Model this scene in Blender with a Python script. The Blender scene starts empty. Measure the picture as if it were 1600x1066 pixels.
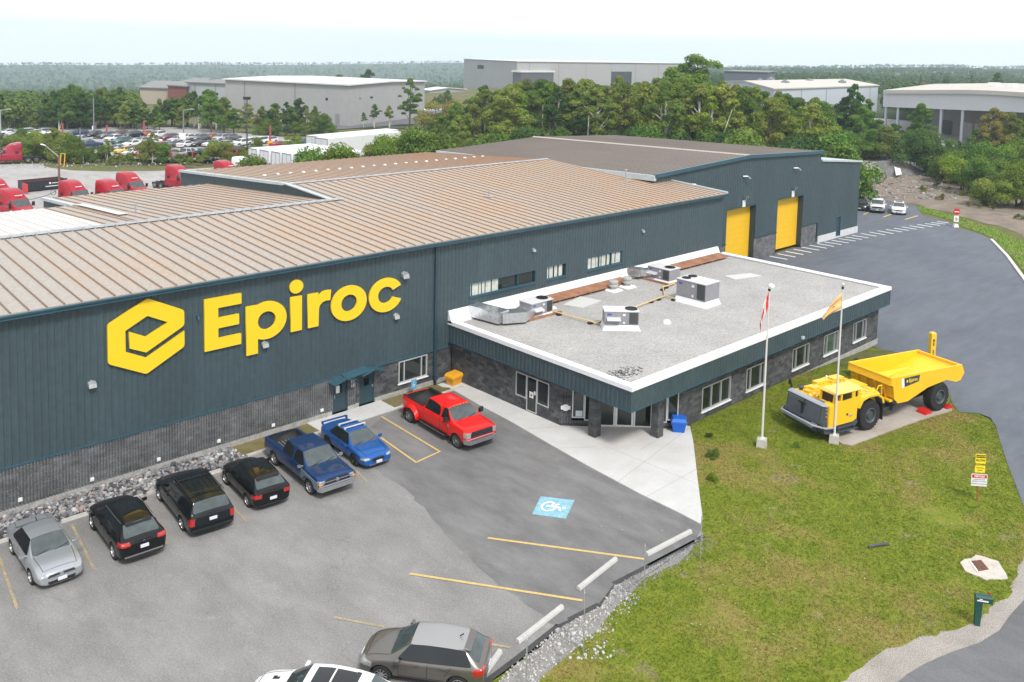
import bpy,bmesh,math,random
import numpy as np
from mathutils import Vector,Matrix,noise as mnoise
PI=math.pi
rnd=random.Random(7)
scene=bpy.context.scene
COL=scene.collection
CF,CCX,CCY=1390.5605,794.9669,204.5443
CO=Vector((0.0,-41.3974,20.6))
CR=Vector((0.72266438,-0.69078855,0.02381966))
CU=Vector((0.04479805,0.0811985,0.99569069))
CW=Vector((0.68974585,0.71848312,-0.08962521))
def ray(x,y):return CW+CR*((x-CCX)/CF)-CU*((y-CCY)/CF)
def G(x,y,z=0.0):
 d=ray(x,y);return CO+d*((z-CO.z)/d.z)
def PYp(x,y,Y):
 d=ray(x,y);return CO+d*((Y-CO.y)/d.y)
def PXp(x,y,X):
 d=ray(x,y);return CO+d*((X-CO.x)/d.x)
def proj(w):
 d=Vector(w)-CO;z=d.dot(CW)
 return CCX+CF*d.dot(CR)/z,CCY-CF*d.dot(CU)/z
def zat(X,Y,py):
 lo,hi=-60.0,80.0
 for _ in range(40):
  m=(lo+hi)/2
  if proj((X,Y,m))[1]>py:lo=m
  else:hi=m
 return(lo+hi)/2
def sm(a,b,x):
 t=min(1,max(0,(x-a)/(b-a)));return t*t*(3-2*t)
def hg(x,y):
 """gentle dip of the drive beside the office"""
 return-0.55*sm(50,64,x)*(1-0.75*sm(70,88,x))
def Gh(x,y,dz=0.0):
 z=0.0
 for _ in range(6):
  w=G(x,y,z+dz);z=hg(w.x,w.y)
 return Vector((w.x,w.y,z+dz))
cam_d=bpy.data.cameras.new("camera");cam=bpy.data.objects.new("camera",cam_d);COL.objects.link(cam)
cam_d.sensor_fit='HORIZONTAL';cam_d.sensor_width=36.0
cam_d.lens=CF/1600*36.0
cam_d.shift_x=(800-CCX)/1600;cam_d.shift_y=-(533-CCY)/1600
cam_d.clip_start=0.5;cam_d.clip_end=30000
M3=Matrix((CR,CU,-CW)).transposed()
cam.matrix_world=Matrix.Translation(CO)@M3.to_4x4()
scene.camera=cam
MATS={}
def nodes(m):
 m.use_nodes=True;nt=m.node_tree;return nt,nt.nodes,nt.links
def mat(name,col,rough=0.6,metal=0.0,var=0.0,scale=3.0,bump=0.0,bscale=40.0,coat=0.0,spec=0.5,stretch=None,col2=None,detail=4.0,objrand=0.0,emit=0.0,fine=0.0,fscale=60.0,contrast=1.0,coords='world'):
 if name in MATS:return MATS[name]
 m=bpy.data.materials.new(name);nt,N,L=nodes(m)
 b=N['Principled BSDF']
 b.inputs['Roughness'].default_value=rough;b.inputs['Metallic'].default_value=metal
 b.inputs['Coat Weight'].default_value=coat;b.inputs['Coat Roughness'].default_value=0.06
 b.inputs['Specular IOR Level'].default_value=spec
 c=(*col,1);b.inputs['Base Color'].default_value=c
 m.diffuse_color=c
 last=None
 if coords=='world':
  g=N.new('ShaderNodeNewGeometry');src=g.outputs['Position']
 else:
  g=N.new('ShaderNodeTexCoord');src=g.outputs['Object']
 if stretch:
  mp=N.new('ShaderNodeMapping');mp.inputs['Scale'].default_value=stretch;L.new(src,mp.inputs['Vector']);vec=mp.outputs['Vector']
 else:vec=src
 if var>0 or col2:
  n=N.new('ShaderNodeTexNoise');n.inputs['Scale'].default_value=scale;n.inputs['Detail'].default_value=detail
  n.inputs['Roughness'].default_value=0.6
  L.new(vec,n.inputs['Vector'])
  mr=N.new('ShaderNodeMapRange');mr.inputs['From Min'].default_value=0.5-0.22/contrast;mr.inputs['From Max'].default_value=0.5+0.22/contrast
  L.new(n.outputs['Fac'],mr.inputs['Value'])
  mx=N.new('ShaderNodeMix');mx.data_type='RGBA'
  c2=col2 if col2 else tuple(max(0,v*(1+var))for v in col)
  c1=col if col2 else tuple(max(0,v*(1-var))for v in col)
  mx.inputs['A'].default_value=(*c1,1);mx.inputs['B'].default_value=(*c2,1)
  L.new(mr.outputs['Result'],mx.inputs['Factor']);last=mx.outputs['Result']
 if fine>0:
  n2=N.new('ShaderNodeTexNoise');n2.inputs['Scale'].default_value=fscale;n2.inputs['Detail'].default_value=2
  L.new(src,n2.inputs['Vector'])
  mr2=N.new('ShaderNodeMapRange');mr2.inputs['From Min'].default_value=.3;mr2.inputs['From Max'].default_value=.7
  mr2.inputs['To Min'].default_value=1-fine;mr2.inputs['To Max'].default_value=1+fine
  L.new(n2.outputs['Fac'],mr2.inputs['Value'])
  vm=N.new('ShaderNodeVectorMath');vm.operation='SCALE'
  if last:L.new(last,vm.inputs[0])
  else:vm.inputs[0].default_value=col
  L.new(mr2.outputs['Result'],vm.inputs['Scale']);last=vm.outputs['Vector']
 if objrand>0:
  oi=N.new('ShaderNodeObjectInfo');hs=N.new('ShaderNodeHueSaturation')
  mr3=N.new('ShaderNodeMapRange');mr3.inputs['To Min'].default_value=1-objrand;mr3.inputs['To Max'].default_value=1+objrand
  L.new(oi.outputs['Random'],mr3.inputs['Value']);L.new(mr3.outputs['Result'],hs.inputs['Value'])
  mr4=N.new('ShaderNodeMapRange');mr4.inputs['To Min'].default_value=.5+objrand*.11;mr4.inputs['To Max'].default_value=.5-objrand*.06
  L.new(oi.outputs['Random'],mr4.inputs['Value']);L.new(mr4.outputs['Result'],hs.inputs['Hue'])
  if last:L.new(last,hs.inputs['Color'])
  else:hs.inputs['Color'].default_value=c
  last=hs.outputs['Color']
 if last:L.new(last,b.inputs['Base Color'])
 if bump>0:
  nb=N.new('ShaderNodeTexNoise');nb.inputs['Scale'].default_value=bscale;nb.inputs['Detail'].default_value=3
  L.new(vec if stretch else src,nb.inputs['Vector'])
  bp=N.new('ShaderNodeBump');bp.inputs['Strength'].default_value=bump;bp.inputs['Distance'].default_value=0.02
  L.new(nb.outputs['Fac'],bp.inputs['Height']);L.new(bp.outputs['Normal'],b.inputs['Normal'])
 if emit:
  b.inputs['Emission Color'].default_value=c;b.inputs['Emission Strength'].default_value=emit
 MATS[name]=m;return m
def block_mat(name,c1,c2,mortar,bw=0.4,bh=0.2,ax='x'):
 m=bpy.data.materials.new(name);nt,N,L=nodes(m);b=N['Principled BSDF'];b.inputs['Roughness'].default_value=.9
 g=N.new('ShaderNodeNewGeometry');sp=N.new('ShaderNodeSeparateXYZ');L.new(g.outputs['Position'],sp.inputs[0])
 cb=N.new('ShaderNodeCombineXYZ');ad=N.new('ShaderNodeMath');ad.operation='ADD'
 L.new(sp.outputs['X'],ad.inputs[0]);L.new(sp.outputs['Y'],ad.inputs[1])
 L.new(ad.outputs[0],cb.inputs['X']);L.new(sp.outputs['Z'],cb.inputs['Y'])
 br=N.new('ShaderNodeTexBrick');L.new(cb.outputs[0],br.inputs['Vector'])
 br.inputs['Scale'].default_value=1;br.inputs['Brick Width'].default_value=bw;br.inputs['Row Height'].default_value=bh
 br.inputs['Mortar Size'].default_value=.008;br.inputs['Bias'].default_value=0
 br.inputs['Color1'].default_value=(*c1,1);br.inputs['Color2'].default_value=(*c2,1);br.inputs['Mortar'].default_value=(*mortar,1)
 n=N.new('ShaderNodeTexNoise');n.inputs['Scale'].default_value=22;n.inputs['Detail'].default_value=4;L.new(g.outputs['Position'],n.inputs['Vector'])
 n3=N.new('ShaderNodeTexNoise');n3.inputs['Scale'].default_value=.9;n3.inputs['Detail'].default_value=3;L.new(g.outputs['Position'],n3.inputs['Vector'])
 mr=N.new('ShaderNodeMapRange');mr.inputs['From Min'].default_value=.3;mr.inputs['From Max'].default_value=.7;mr.inputs['To Min'].default_value=.45;mr.inputs['To Max'].default_value=1.9
 L.new(n.outputs['Fac'],mr.inputs['Value'])
 mr3=N.new('ShaderNodeMapRange');mr3.inputs['From Min'].default_value=.3;mr3.inputs['From Max'].default_value=.7;mr3.inputs['To Min'].default_value=.75;mr3.inputs['To Max'].default_value=1.25
 L.new(n3.outputs['Fac'],mr3.inputs['Value'])
 mu=N.new('ShaderNodeMath');mu.operation='MULTIPLY';L.new(mr.outputs[0],mu.inputs[0]);L.new(mr3.outputs[0],mu.inputs[1])
 vm=N.new('ShaderNodeVectorMath');vm.operation='SCALE';L.new(br.outputs['Color'],vm.inputs[0]);L.new(mu.outputs[0],vm.inputs['Scale'])
 L.new(vm.outputs[0],b.inputs['Base Color'])
 bp=N.new('ShaderNodeBump');bp.inputs['Strength'].default_value=.8;bp.inputs['Distance'].default_value=.03
 L.new(n.outputs['Fac'],bp.inputs['Height']);L.new(bp.outputs['Normal'],b.inputs['Normal'])
 MATS[name]=m;return m
class MB:
 def __init__(s):s.v=[];s.f=[];s.m=[];s.cur=0;s.T=None
 def _a(s,pts):
  b=len(s.v)
  if s.T is not None:pts=[s.T@Vector(p)for p in pts]
  s.v+=[tuple(p)for p in pts];return b
 def face(s,pts,mi=None):
  b=s._a(pts);s.f.append(tuple(range(b,b+len(pts))));s.m.append(s.cur if mi is None else mi)
 def box(s,a,b,mi=None):
  (x0,y0,z0),(x1,y1,z1)=a,b
  if x0>x1:x0,x1=x1,x0
  if y0>y1:y0,y1=y1,y0
  if z0>z1:z0,z1=z1,z0
  k=s._a([(x0,y0,z0),(x1,y0,z0),(x1,y1,z0),(x0,y1,z0),(x0,y0,z1),(x1,y0,z1),(x1,y1,z1),(x0,y1,z1)])
  for q in((0,3,2,1),(4,5,6,7),(0,1,5,4),(1,2,6,5),(2,3,7,6),(3,0,4,7)):
   s.f.append(tuple(k+i for i in q));s.m.append(s.cur if mi is None else mi)
  return s
 def hexa(s,p,mi=None):
  """8 corners: bottom 0-3 ccw, top 4-7"""
  k=s._a(p)
  for q in((0,3,2,1),(4,5,6,7),(0,1,5,4),(1,2,6,5),(2,3,7,6),(3,0,4,7)):
   s.f.append(tuple(k+i for i in q));s.m.append(s.cur if mi is None else mi)
  return s
 def prism(s,poly,d0,d1,axis='y',mi=None):
  """extrude 2D polygon; axis y: poly is (x,z); axis x: poly is (y,z); axis z: (x,y)"""
  def P(u,w,d):return(u,d,w)if axis=='y' else((d,u,w)if axis=='x' else(u,w,d))
  n=len(poly);k=s._a([P(u,w,d0)for u,w in poly]+[P(u,w,d1)for u,w in poly])
  mm=s.cur if mi is None else mi
  s.f.append(tuple(k+i for i in range(n)));s.m.append(mm)
  s.f.append(tuple(k+n+i for i in reversed(range(n))));s.m.append(mm)
  for i in range(n):
   j=(i+1)%n;s.f.append((k+i,k+n+i,k+n+j,k+j));s.m.append(mm)
  return s
 def tube(s,pts,r,n=8,mi=None,cap=True,r1=None):
  pts=[Vector(p)for p in pts];rings=[]
  mm=s.cur if mi is None else mi
  for i,p in enumerate(pts):
   d=(pts[min(i+1,len(pts)-1)]-pts[max(i-1,0)]).normalized()
   a=d.orthogonal().normalized()if abs(d.z)<.99 else Vector((1,0,0))
   if abs(d.z)<.99:a=d.cross(Vector((0,0,1))).normalized()
   b=d.cross(a);rr=r if r1 is None else r+(r1-r)*i/(len(pts)-1)
   rings.append(s._a([p+(a*math.cos(2*PI*k/n)+b*math.sin(2*PI*k/n))*rr for k in range(n)]))
  for i in range(len(rings)-1):
   for k in range(n):
    j=(k+1)%n
    s.f.append((rings[i]+k,rings[i]+j,rings[i+1]+j,rings[i+1]+k));s.m.append(mm)
  if cap:
   s.f.append(tuple(rings[0]+k for k in reversed(range(n))));s.m.append(mm)
   s.f.append(tuple(rings[-1]+k for k in range(n)));s.m.append(mm)
  return s
 def lathe(s,prof,c,axis='z',n=20,mi=None):
  """prof: list of (r, h) along axis"""
  mm=s.cur if mi is None else mi;c=Vector(c);rings=[]
  for r,h in prof:
   ring=[]
   for k in range(n):
    a=2*PI*k/n;u,w=r*math.cos(a),r*math.sin(a)
    ring.append(c+(Vector((u,w,h))if axis=='z' else(Vector((u,h,w))if axis=='y' else Vector((h,u,w)))))
   rings.append(s._a(ring))
  for i in range(len(rings)-1):
   for k in range(n):
    j=(k+1)%n
    q=(rings[i]+k,rings[i]+j,rings[i+1]+j,rings[i+1]+k)
    s.f.append(q if axis!='y' else q[::-1]);s.m.append(mm)
  return s
 def mesh(s,name,mats,smooth=False):
  me=bpy.data.meshes.new(name);me.from_pydata(s.v,[],s.f)
  for m in(mats if isinstance(mats,(list,tuple))else[mats]):me.materials.append(m)
  me.polygons.foreach_set('material_index',s.m)
  if smooth:me.polygons.foreach_set('use_smooth',[True]*len(s.f))
  me.update();return me
 def build(s,name,mats,parent=None,smooth=False,world=True,**tags):
  o=bpy.data.objects.new(name,s.mesh(name,mats,smooth));COL.objects.link(o)
  if parent is not None:
   o.parent=parent
   if world:o.matrix_parent_inverse=PW[parent.name].inverted()
  for k,v in tags.items():o[k]=v
  return o
PW={}
def thing(name,label,cat,loc=(0,0,0),rot=0.0,group=None,scale=None):
 o=bpy.data.objects.new(name,None);COL.objects.link(o);o.empty_display_size=.2
 o.location=loc;o.rotation_euler=(0,0,rot)
 if scale:o.scale=scale
 o['label']=label;o['category']=cat
 if group:o['group']=group
 PW[o.name]=Matrix.Translation(Vector(loc))@Matrix.Rotation(rot,4,'Z')@(Matrix.Diagonal((*scale,1))if scale else Matrix())
 return o
def tag(o,label=None,cat=None,group=None,kind=None):
 if label:o['label']=label
 if cat:o['category']=cat
 if group:o['group']=group
 if kind:o['kind']=kind
 return o
KIDS={}
def dup(root,loc,rot,label,group=None,scale=None):
 r=root.copy();COL.objects.link(r);r.location=loc;r.rotation_euler=(0,0,rot);r['label']=label
 if scale:r.scale=scale
 if group:r['group']=group
 if root.name not in KIDS:KIDS[root.name]=[(c,list(c.children))for c in root.children]
 for ch,gs in KIDS[root.name]:
  c=ch.copy();COL.objects.link(c);c.parent=r
  for g in gs:
   d=g.copy();COL.objects.link(d);d.parent=c
 return r
def text_mesh(txt,size,extrude=0.004,align='CENTER',font_scale=(1,1),bold=0.0):
 cu=bpy.data.curves.new('lettering','FONT');cu.body=txt;cu.size=size;cu.extrude=extrude;cu.align_x=align;cu.align_y='CENTER'
 cu.offset=bold;cu.resolution_u=3
 o=bpy.data.objects.new('lettering',cu);COL.objects.link(o);bpy.context.view_layer.update()
 dg=bpy.context.evaluated_depsgraph_get();me=bpy.data.meshes.new_from_object(o.evaluated_get(dg))
 bpy.data.objects.remove(o);return me
def text_obj(name,txt,size,m,parent,M,extrude=.004,bold=0.0,**tags):
 """M places the text plane (x right, y up, z out) in the parent's space"""
 me=text_mesh(txt,size,extrude,bold=bold);me.transform(M);me.materials.clear();me.materials.append(m)
 o=bpy.data.objects.new(name,me);COL.objects.link(o)
 if parent:o.parent=parent;o.matrix_parent_inverse=PW[parent.name].inverted()if tags.pop('world',True)else Matrix()
 return o
def frameM(origin,right,up):
 r=Vector(right).normalized();u=Vector(up).normalized();n=r.cross(u)
 return Matrix.Translation(Vector(origin))@Matrix((r,u,n)).transposed().to_4x4()
TEAL=(0.046,0.074,0.086)
m_clad=mat('teal_cladding',TEAL,.45,.0,var=.10,scale=.5,stretch=(1.2,1,.12),fine=.10,fscale=3)
m_trim=mat('teal_trim',(.035,.095,.13),.35,.1,var=.15,scale=1.5)
m_trimd=mat('dark_teal_trim',(.022,.05,.068),.45)
m_block=block_mat('charcoal_block',(.034,.035,.038),(.085,.088,.093),(.05,.05,.054))
m_blockl=block_mat('grey_block',(.075,.078,.082),(.13,.133,.138),(.10,.10,.105))
m_conc=mat('concrete',(.42,.41,.39),.9,var=.15,scale=.7,fine=.08,fscale=12,bump=.2)
m_foundation=mat('foundation_concrete',(.34,.335,.32),.9,var=.2,scale=2,fine=.2,fscale=9,bump=.5)
m_white=mat('white_paint',(.75,.75,.74),.5,var=.05,scale=2)
m_alu=mat('aluminium_frame',(.55,.56,.57),.35,.3)
m_black=mat('black_plastic',(.015,.015,.016),.5)
m_rubber=mat('tyre_rubber',(.016,.016,.017),.85,fine=.3,fscale=30)
m_glassd=mat('dark_glass',(.012,.018,.018),.04,spec=.7,var=.5,scale=.8)
m_glassg=mat('green_glass',(.05,.09,.075),.05,spec=.7,var=.5,scale=1.1)
m_galv=mat('galvanised_steel',(.45,.47,.48),.4,.6,var=.2,scale=3)
m_steel=mat('grey_steel',(.25,.26,.27),.45,.5,var=.15,scale=3)
m_yellow=mat('yellow_paint',(.80,.46,.015),.35,coat=.3,var=.05,scale=2)
m_signy=mat('sign_yellow',(.82,.56,.012),.45)
m_red=mat('red_paint',(.55,.02,.02),.4)
m_wood=mat('weathered_wood',(.20,.11,.07),.85,var=.3,scale=4)
def corr(mb,u0,u1,z0,z1,holes=(),pitch=.30,depth=.03,plane=0.0,axis='x',out=-1,prof=None):
 """vertical ribbed sheet. axis 'x': runs along X on plane Y; axis 'y': runs along Y on plane X. z0,z1 may be functions"""
 prof=prof or[(0,0),(.035,depth),(.19,depth),(.225,0)]
 z0f=z0 if callable(z0)else(lambda u:z0);z1f=z1 if callable(z1)else(lambda u:z1)
 n=int(math.ceil((u1-u0)/pitch));us=[]
 for i in range(n):
  for du,d in prof:
   u=u0+i*pitch+du*pitch/.30
   if u<u1:us.append((u,d))
 us.append((u1,0))
 ks=sorted(set([k for h in holes for k in(h[0],h[1])]))
 for k in ks:us.append((k,None))
 us.sort(key=lambda t:t[0]);last=0
 out2=[]
 for u,d in us:
  if d is None:d=last
  last=d
  if out2 and abs(out2[-1][0]-u)<1e-4:continue
  out2.append((u,d))
 def P(u,d,z):return(u,plane+out*d,z)if axis=='x' else(plane+out*d,u,z)
 for(ua,da),(ub,db)in zip(out2,out2[1:]):
  um=(ua+ub)/2;iv=[(z0f(um),z1f(um),True)]
  segs=[(None,None)]
  cuts=sorted([(h[2],h[3])for h in holes if h[0]<=um<=h[1]])
  lo=None;parts=[]
  for a,b in cuts:parts.append((lo,a));lo=b
  parts.append((lo,None))
  for a,b in parts:
   za,zb_=(a if a is not None else z0f(ua)),(a if a is not None else z0f(ub))
   zc,zd=(b if b is not None else z1f(ub)),(b if b is not None else z1f(ua))
   if zc<=zb_+1e-3 and zd<=za+1e-3:continue
   mb.face([P(ua,da,za),P(ub,db,zb_),P(ub,db,zc),P(ua,da,zd)])
def roof_sheet(mb,x0,x1,ya,za,yb,zb,pitch=.72,rh=.06,rw=.09,thick=.10,rib_mi=1,base_mi=0,lap=True,along='y'):
 def S(x,y,z):return(x,y,z)if along=='y' else(y,x,z)
 mb.face([S(x0,ya,za),S(x1,ya,za),S(x1,yb,zb),S(x0,yb,zb)],base_mi)
 mb.face([S(x0,ya,za-thick),S(x0,yb,zb-thick),S(x1,yb,zb-thick),S(x1,ya,za-thick)],base_mi)
 mb.face([S(x0,ya,za),S(x0,ya,za-thick),S(x1,ya,za-thick),S(x1,ya,za)],base_mi)
 mb.face([S(x0,yb,zb),S(x1,yb,zb),S(x1,yb,zb-thick),S(x0,yb,zb-thick)],base_mi)
 n=int((x1-x0)/pitch)
 for i in range(n+1):
  x=x0+.05+i*pitch
  if x+rw>x1:break
  for(xa,xb,ha,hb)in((x,x+.025,0,rh),(x+.025,x+rw-.025,rh,rh),(x+rw-.025,x+rw,rh,0)):
   mb.face([S(xa,ya,za+ha),S(xb,ya,za+hb),S(xb,yb,zb+hb),S(xa,yb,zb+ha)],rib_mi)
  mb.face([S(x,ya,za),S(x+rw,ya,za),S(x+rw-.025,ya,za+rh),S(x+.025,ya,za+rh)],rib_mi)
def roof_mat(name,ca,cb,x0=None,x1=None,rough=.55,streak=(2.2,.12,1)):
 m=bpy.data.materials.new(name);nt,N,L=nodes(m);b=N['Principled BSDF'];b.inputs['Roughness'].default_value=rough
 b.inputs['Metallic'].default_value=.0
 g=N.new('ShaderNodeNewGeometry');mp=N.new('ShaderNodeMapping');mp.inputs['Scale'].default_value=streak;L.new(g.outputs['Position'],mp.inputs['Vector'])
 n=N.new('ShaderNodeTexNoise');n.inputs['Scale'].default_value=1.0;n.inputs['Detail'].default_value=5;L.new(mp.outputs[0],n.inputs['Vector'])
 n2=N.new('ShaderNodeTexNoise');n2.inputs['Scale'].default_value=.12;n2.inputs['Detail'].default_value=3;L.new(g.outputs['Position'],n2.inputs['Vector'])
 n3=N.new('ShaderNodeTexNoise');n3.inputs['Scale'].default_value=7;n3.inputs['Detail'].default_value=4;L.new(g.outputs['Position'],n3.inputs['Vector'])
 sp=N.new('ShaderNodeSeparateXYZ');L.new(g.outputs['Position'],sp.inputs[0])
 a=N.new('ShaderNodeMath');a.operation='MULTIPLY_ADD';L.new(n.outputs['Fac'],a.inputs[0]);a.inputs[1].default_value=1.6;a.inputs[2].default_value=-.8
 c=N.new('ShaderNodeMath');c.operation='MULTIPLY_ADD';L.new(n2.outputs['Fac'],c.inputs[0]);c.inputs[1].default_value=1.6;L.new(a.outputs[0],c.inputs[2])
 s=c.outputs[0]
 if x0 is not None:
  mr=N.new('ShaderNodeMapRange');mr.inputs['From Min'].default_value=x0;mr.inputs['From Max'].default_value=x1
  mr.inputs['To Min'].default_value=-.75;mr.inputs['To Max'].default_value=.1;L.new(sp.outputs['X'],mr.inputs['Value'])
  d=N.new('ShaderNodeMath');d.operation='ADD';L.new(s,d.inputs[0]);L.new(mr.outputs[0],d.inputs[1]);s=d.outputs[0]
 mx=N.new('ShaderNodeMix');mx.data_type='RGBA';mx.inputs['A'].default_value=(*ca,1);mx.inputs['B'].default_value=(*cb,1);L.new(s,mx.inputs['Factor'])
 mr2=N.new('ShaderNodeMapRange');mr2.inputs['From Min'].default_value=.3;mr2.inputs['From Max'].default_value=.7;mr2.inputs['To Min'].default_value=.85;mr2.inputs['To Max'].default_value=1.12;L.new(n3.outputs['Fac'],mr2.inputs['Value'])
 vm=N.new('ShaderNodeVectorMath');vm.operation='SCALE';L.new(mx.outputs['Result'],vm.inputs[0]);L.new(mr2.outputs[0],vm.inputs['Scale']);L.new(vm.outputs[0],b.inputs['Base Color'])
 MATS[name]=m;return m
m_roof=roof_mat('tan_roof_sheet',(.36,.325,.285),(.40,.30,.21),5,75)
m_rib=roof_mat('rust_and_shade_roof_rib',(.19,.14,.105),(.27,.14,.07),-5,60)  # rib brown is rust plus the dark of the ribs' shadow side, painted in
m_roof2=roof_mat('brown_roof_sheet',(.255,.225,.195),(.20,.165,.135),streak=(1.0,1,1))
m_rib2=roof_mat('brown_roof_rib',(.16,.13,.11),(.12,.10,.085))
m_roofw=mat('white_roof_coating',(.56,.545,.52),.7,var=.16,scale=.6,stretch=(2,.3,1),fine=.06,fscale=5)
m_flash=mat('pale_flashing',(.50,.56,.58),.45,.2,var=.12,scale=1.5)
m_whiter=mat('white_membrane',(.78,.79,.80),.6,var=.06,scale=1.5,fine=.05,fscale=10)
m_rust=mat('rusty_metal',(.30,.14,.075),.8,var=.35,scale=1.2,fine=.15,fscale=10)
m_gravel_roof=mat('gravel_membrane',(.35,.34,.325),.95,var=.10,scale=.35,fine=.22,fscale=9,bump=.4,bscale=18)
ZB,ZE,XJ,XE=2.16,8.95,33.84,65.3
fac=thing('factory_building','long low teal clad workshop with a rusty tan ribbed roof and huge yellow wall sign','building',(20,6,0))
w1=(36.64,42.60,4.96,5.86);w2=(43.65,45.66,4.94,5.88);w3=(47.88,51.87,4.92,5.92)
mb=MB();corr(mb,-12,XE,ZB,8.75,holes=[w1,w2,w3]);mb.build('wall_cladding',m_clad,fac)
mb=MB()
corr(mb,0,5.5,0,lambda y:8.95+y*.06,plane=XE,axis='y',out=1)
mb.build('end_wall',m_clad,fac)
gw=(31.12,33.28,.68,2.04);dA=(26.57,27.5,0,1.80);dB=(28.35,29.35,0,1.80)
mb=MB();corr(mb,-12,28.1,.28,ZB,holes=[(dA[0],dA[1],0,1.8)],pitch=.135,depth=.055,prof=[(0,0),(.03,.055),(.17,.055),(.20,0)])
mb.build('ribbed_block_wall',block_mat('ribbed_block',(.085,.089,.093),(.13,.135,.14),(.08,.08,.085)),fac);mb=MB();corr(mb,28.1,35.2,.28,ZB,holes=[(dB[0],dB[1],0,1.8),gw],pitch=.4,depth=.004)
mb.build('block_wall',m_block,fac)
mb=MB();mb.box((-12,-.07,-.3),(26.5,.02,.28));mb.box((27.56,-.05,-.3),(28.3,.02,.28));mb.box((29.4,-.05,-.3),(35.1,.02,.28));mb.build('foundation',m_foundation,fac)
mb=MB();mb.box((-12,-.075,ZB-.04),(35.1,.0,ZB+.03));mb.build('base_flashing',m_trim,fac)
XG=34.0
mb=MB()
mb.face([(-12,0,0),(-12,24.5,0),(-12,24.5,9.0),(-12,12.1,9.7),(-12,0,8.95)])
mb.face([(-12,24.5,0),(20.8,24.5,0),(20.8,24.5,8.95),(-12,24.5,8.95)])
mb.face([(20.8,30.9,0),(XG,30.9,0),(XG,30.9,8.5),(20.8,30.9,8.5)])
mb.face([(XG,36.8,0),(62.8,36.8,0),(62.8,36.8,8.9),(XG,36.8,8.9)])
mb.face([(-12,.4,8.6),(XE,.4,8.6),(XE,.4,0),(-12,.4,0)])
mb.build('back_wall',m_clad,fac)
mb=MB();corr(mb,24.4,30.9,0,lambda y:9.75-(y-12.1)*.06,plane=20.8,axis='y',out=-1);mb.build('gable_wall',m_clad,fac);mb=MB()
corr(mb,12.1,36.8,lambda y:(9.6-(y-12.1)*.06)if y<30.9 else 0,lambda y:(9.75+(y-12.1)*.056 if y<18.3 else 10.1-(y-18.3)*.062),plane=XG,axis='y',out=-1)
mb.build('gable_wall',m_clad,fac)
mb=MB()
roof_sheet(mb,-12,XG,-.30,8.99,12.1,9.75)
roof_sheet(mb,XG,62.75,-.30,8.99,18.3,10.11)
roof_sheet(mb,62.75,XE+.1,-.30,8.99,5.5,9.34,lap=False)
roof_sheet(mb,18.9,20.7,12.1,9.75,24.6,8.99)
roof_sheet(mb,20.7,XG-.02,12.1,9.75,31.1,8.58)
roof_sheet(mb,XG,62.75,18.3,10.11,37.0,8.96)
mb.build('roof',[m_roof,m_rib],fac)
mb=MB();roof_sheet(mb,-12,18.9,12.1,9.75,24.6,8.99)
mb.build('coated_roof',[m_roofw,mat('off_white_rib',(.55,.52,.48),.7)],fac,label='white coated part of the back roof slope')
mb=MB()
mb.face([(20.95,16.2,9.75-.06*4.1+.075),(21.6,16.2,9.75-.06*4.1+.075),(21.6,24.4,9.75-.06*12.3+.075),(20.95,24.4,9.75-.06*12.3+.075)])
mb.build('coated_strip',m_roofw,fac)
mb=MB();mb.prism([(12.0-.16,9.80),(12.1,9.90),(12.1+.16,9.80),(12.1,9.83)],-12,XG+1.0,axis='x')
i=0;x=-11.8
while x<XG:
 mb.box((x,11.80,9.735),(x+.10,12.4,9.86));x+=.62
mb.build('ridge_cap',m_galv,fac)
mb=MB();mb.prism([(18.14,10.15),(18.3,10.24),(18.46,10.15),(18.3,10.18)],XG-.3,62.7,axis='x');mb.build('ridge_cap',m_galv,fac)
mb=MB()
mb.hexa([(XG-.16,12.0,9.83),(XG+.16,12.0,9.83),(XG+.16,18.3,10.18),(XG-.16,18.3,10.18),(XG-.16,12.0,9.90),(XG+.16,12.0,9.90),(XG+.16,18.3,10.27),(XG-.16,18.3,10.27)])
mb.hexa([(XG-.16,18.3,10.06),(XG+.16,18.3,10.06),(XG+.16,37,8.93),(XG-.16,37,8.93),(XG-.16,18.3,10.27),(XG+.16,18.3,10.27),(XG+.16,37,9.13),(XG-.16,37,9.13)])
mb.build('coping',m_flash,fac);mb=MB()
mb.hexa([(20.62,24.3,8.9),(20.95,24.3,8.9),(20.95,31.1,8.5),(20.62,31.1,8.5),(20.62,24.3,9.12),(20.95,24.3,9.12),(20.95,31.1,8.7),(20.62,31.1,8.7)])
mb.build('coping',m_flash,fac)
mb=MB()
x=36.6
while x<61.5:
 y=26.3;z=10.11-(y-18.3)*.0615
 mb.hexa([(x,y,z),(x+.22,y,z),(x+.22,y+.3,z),(x,y+.3,z),(x+.02,y+.1,z+.10),(x+.2,y+.1,z+.10),(x+.2,y+.25,z+.10),(x+.02,y+.25,z+.10)]);x+=1.24
mb.build('snow_stop_row',m_white,fac)
mb=MB()
gp=[(-.30,8.93),(-.36,8.96),(-.50,8.97),(-.50,8.90),(-.44,8.80),(-.44,8.74),(-.06,8.70),(-.06,8.93)]
mb.prism(gp,-12,33.55,axis='x');mb.build('gutter',m_trim,fac)
mb=MB();mb.prism([(a+.03,b-.02)for a,b in gp],33.58,XE+.25,axis='x');mb.build('gutter',m_trim,fac)
mb=MB();mb.hexa([(XE+.02,-.3,8.85),(XE+.22,-.3,8.85),(XE+.22,5.5,9.2),(XE+.02,5.5,9.2),(XE+.02,-.3,9.09),(XE+.22,-.3,9.09),(XE+.22,5.5,9.44),(XE+.02,5.5,9.44)]);mb.build('gable_trim',m_flash,fac)
mb=MB();mb.box((33.72,-.16,.55),(33.92,-.035,8.72));
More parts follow.
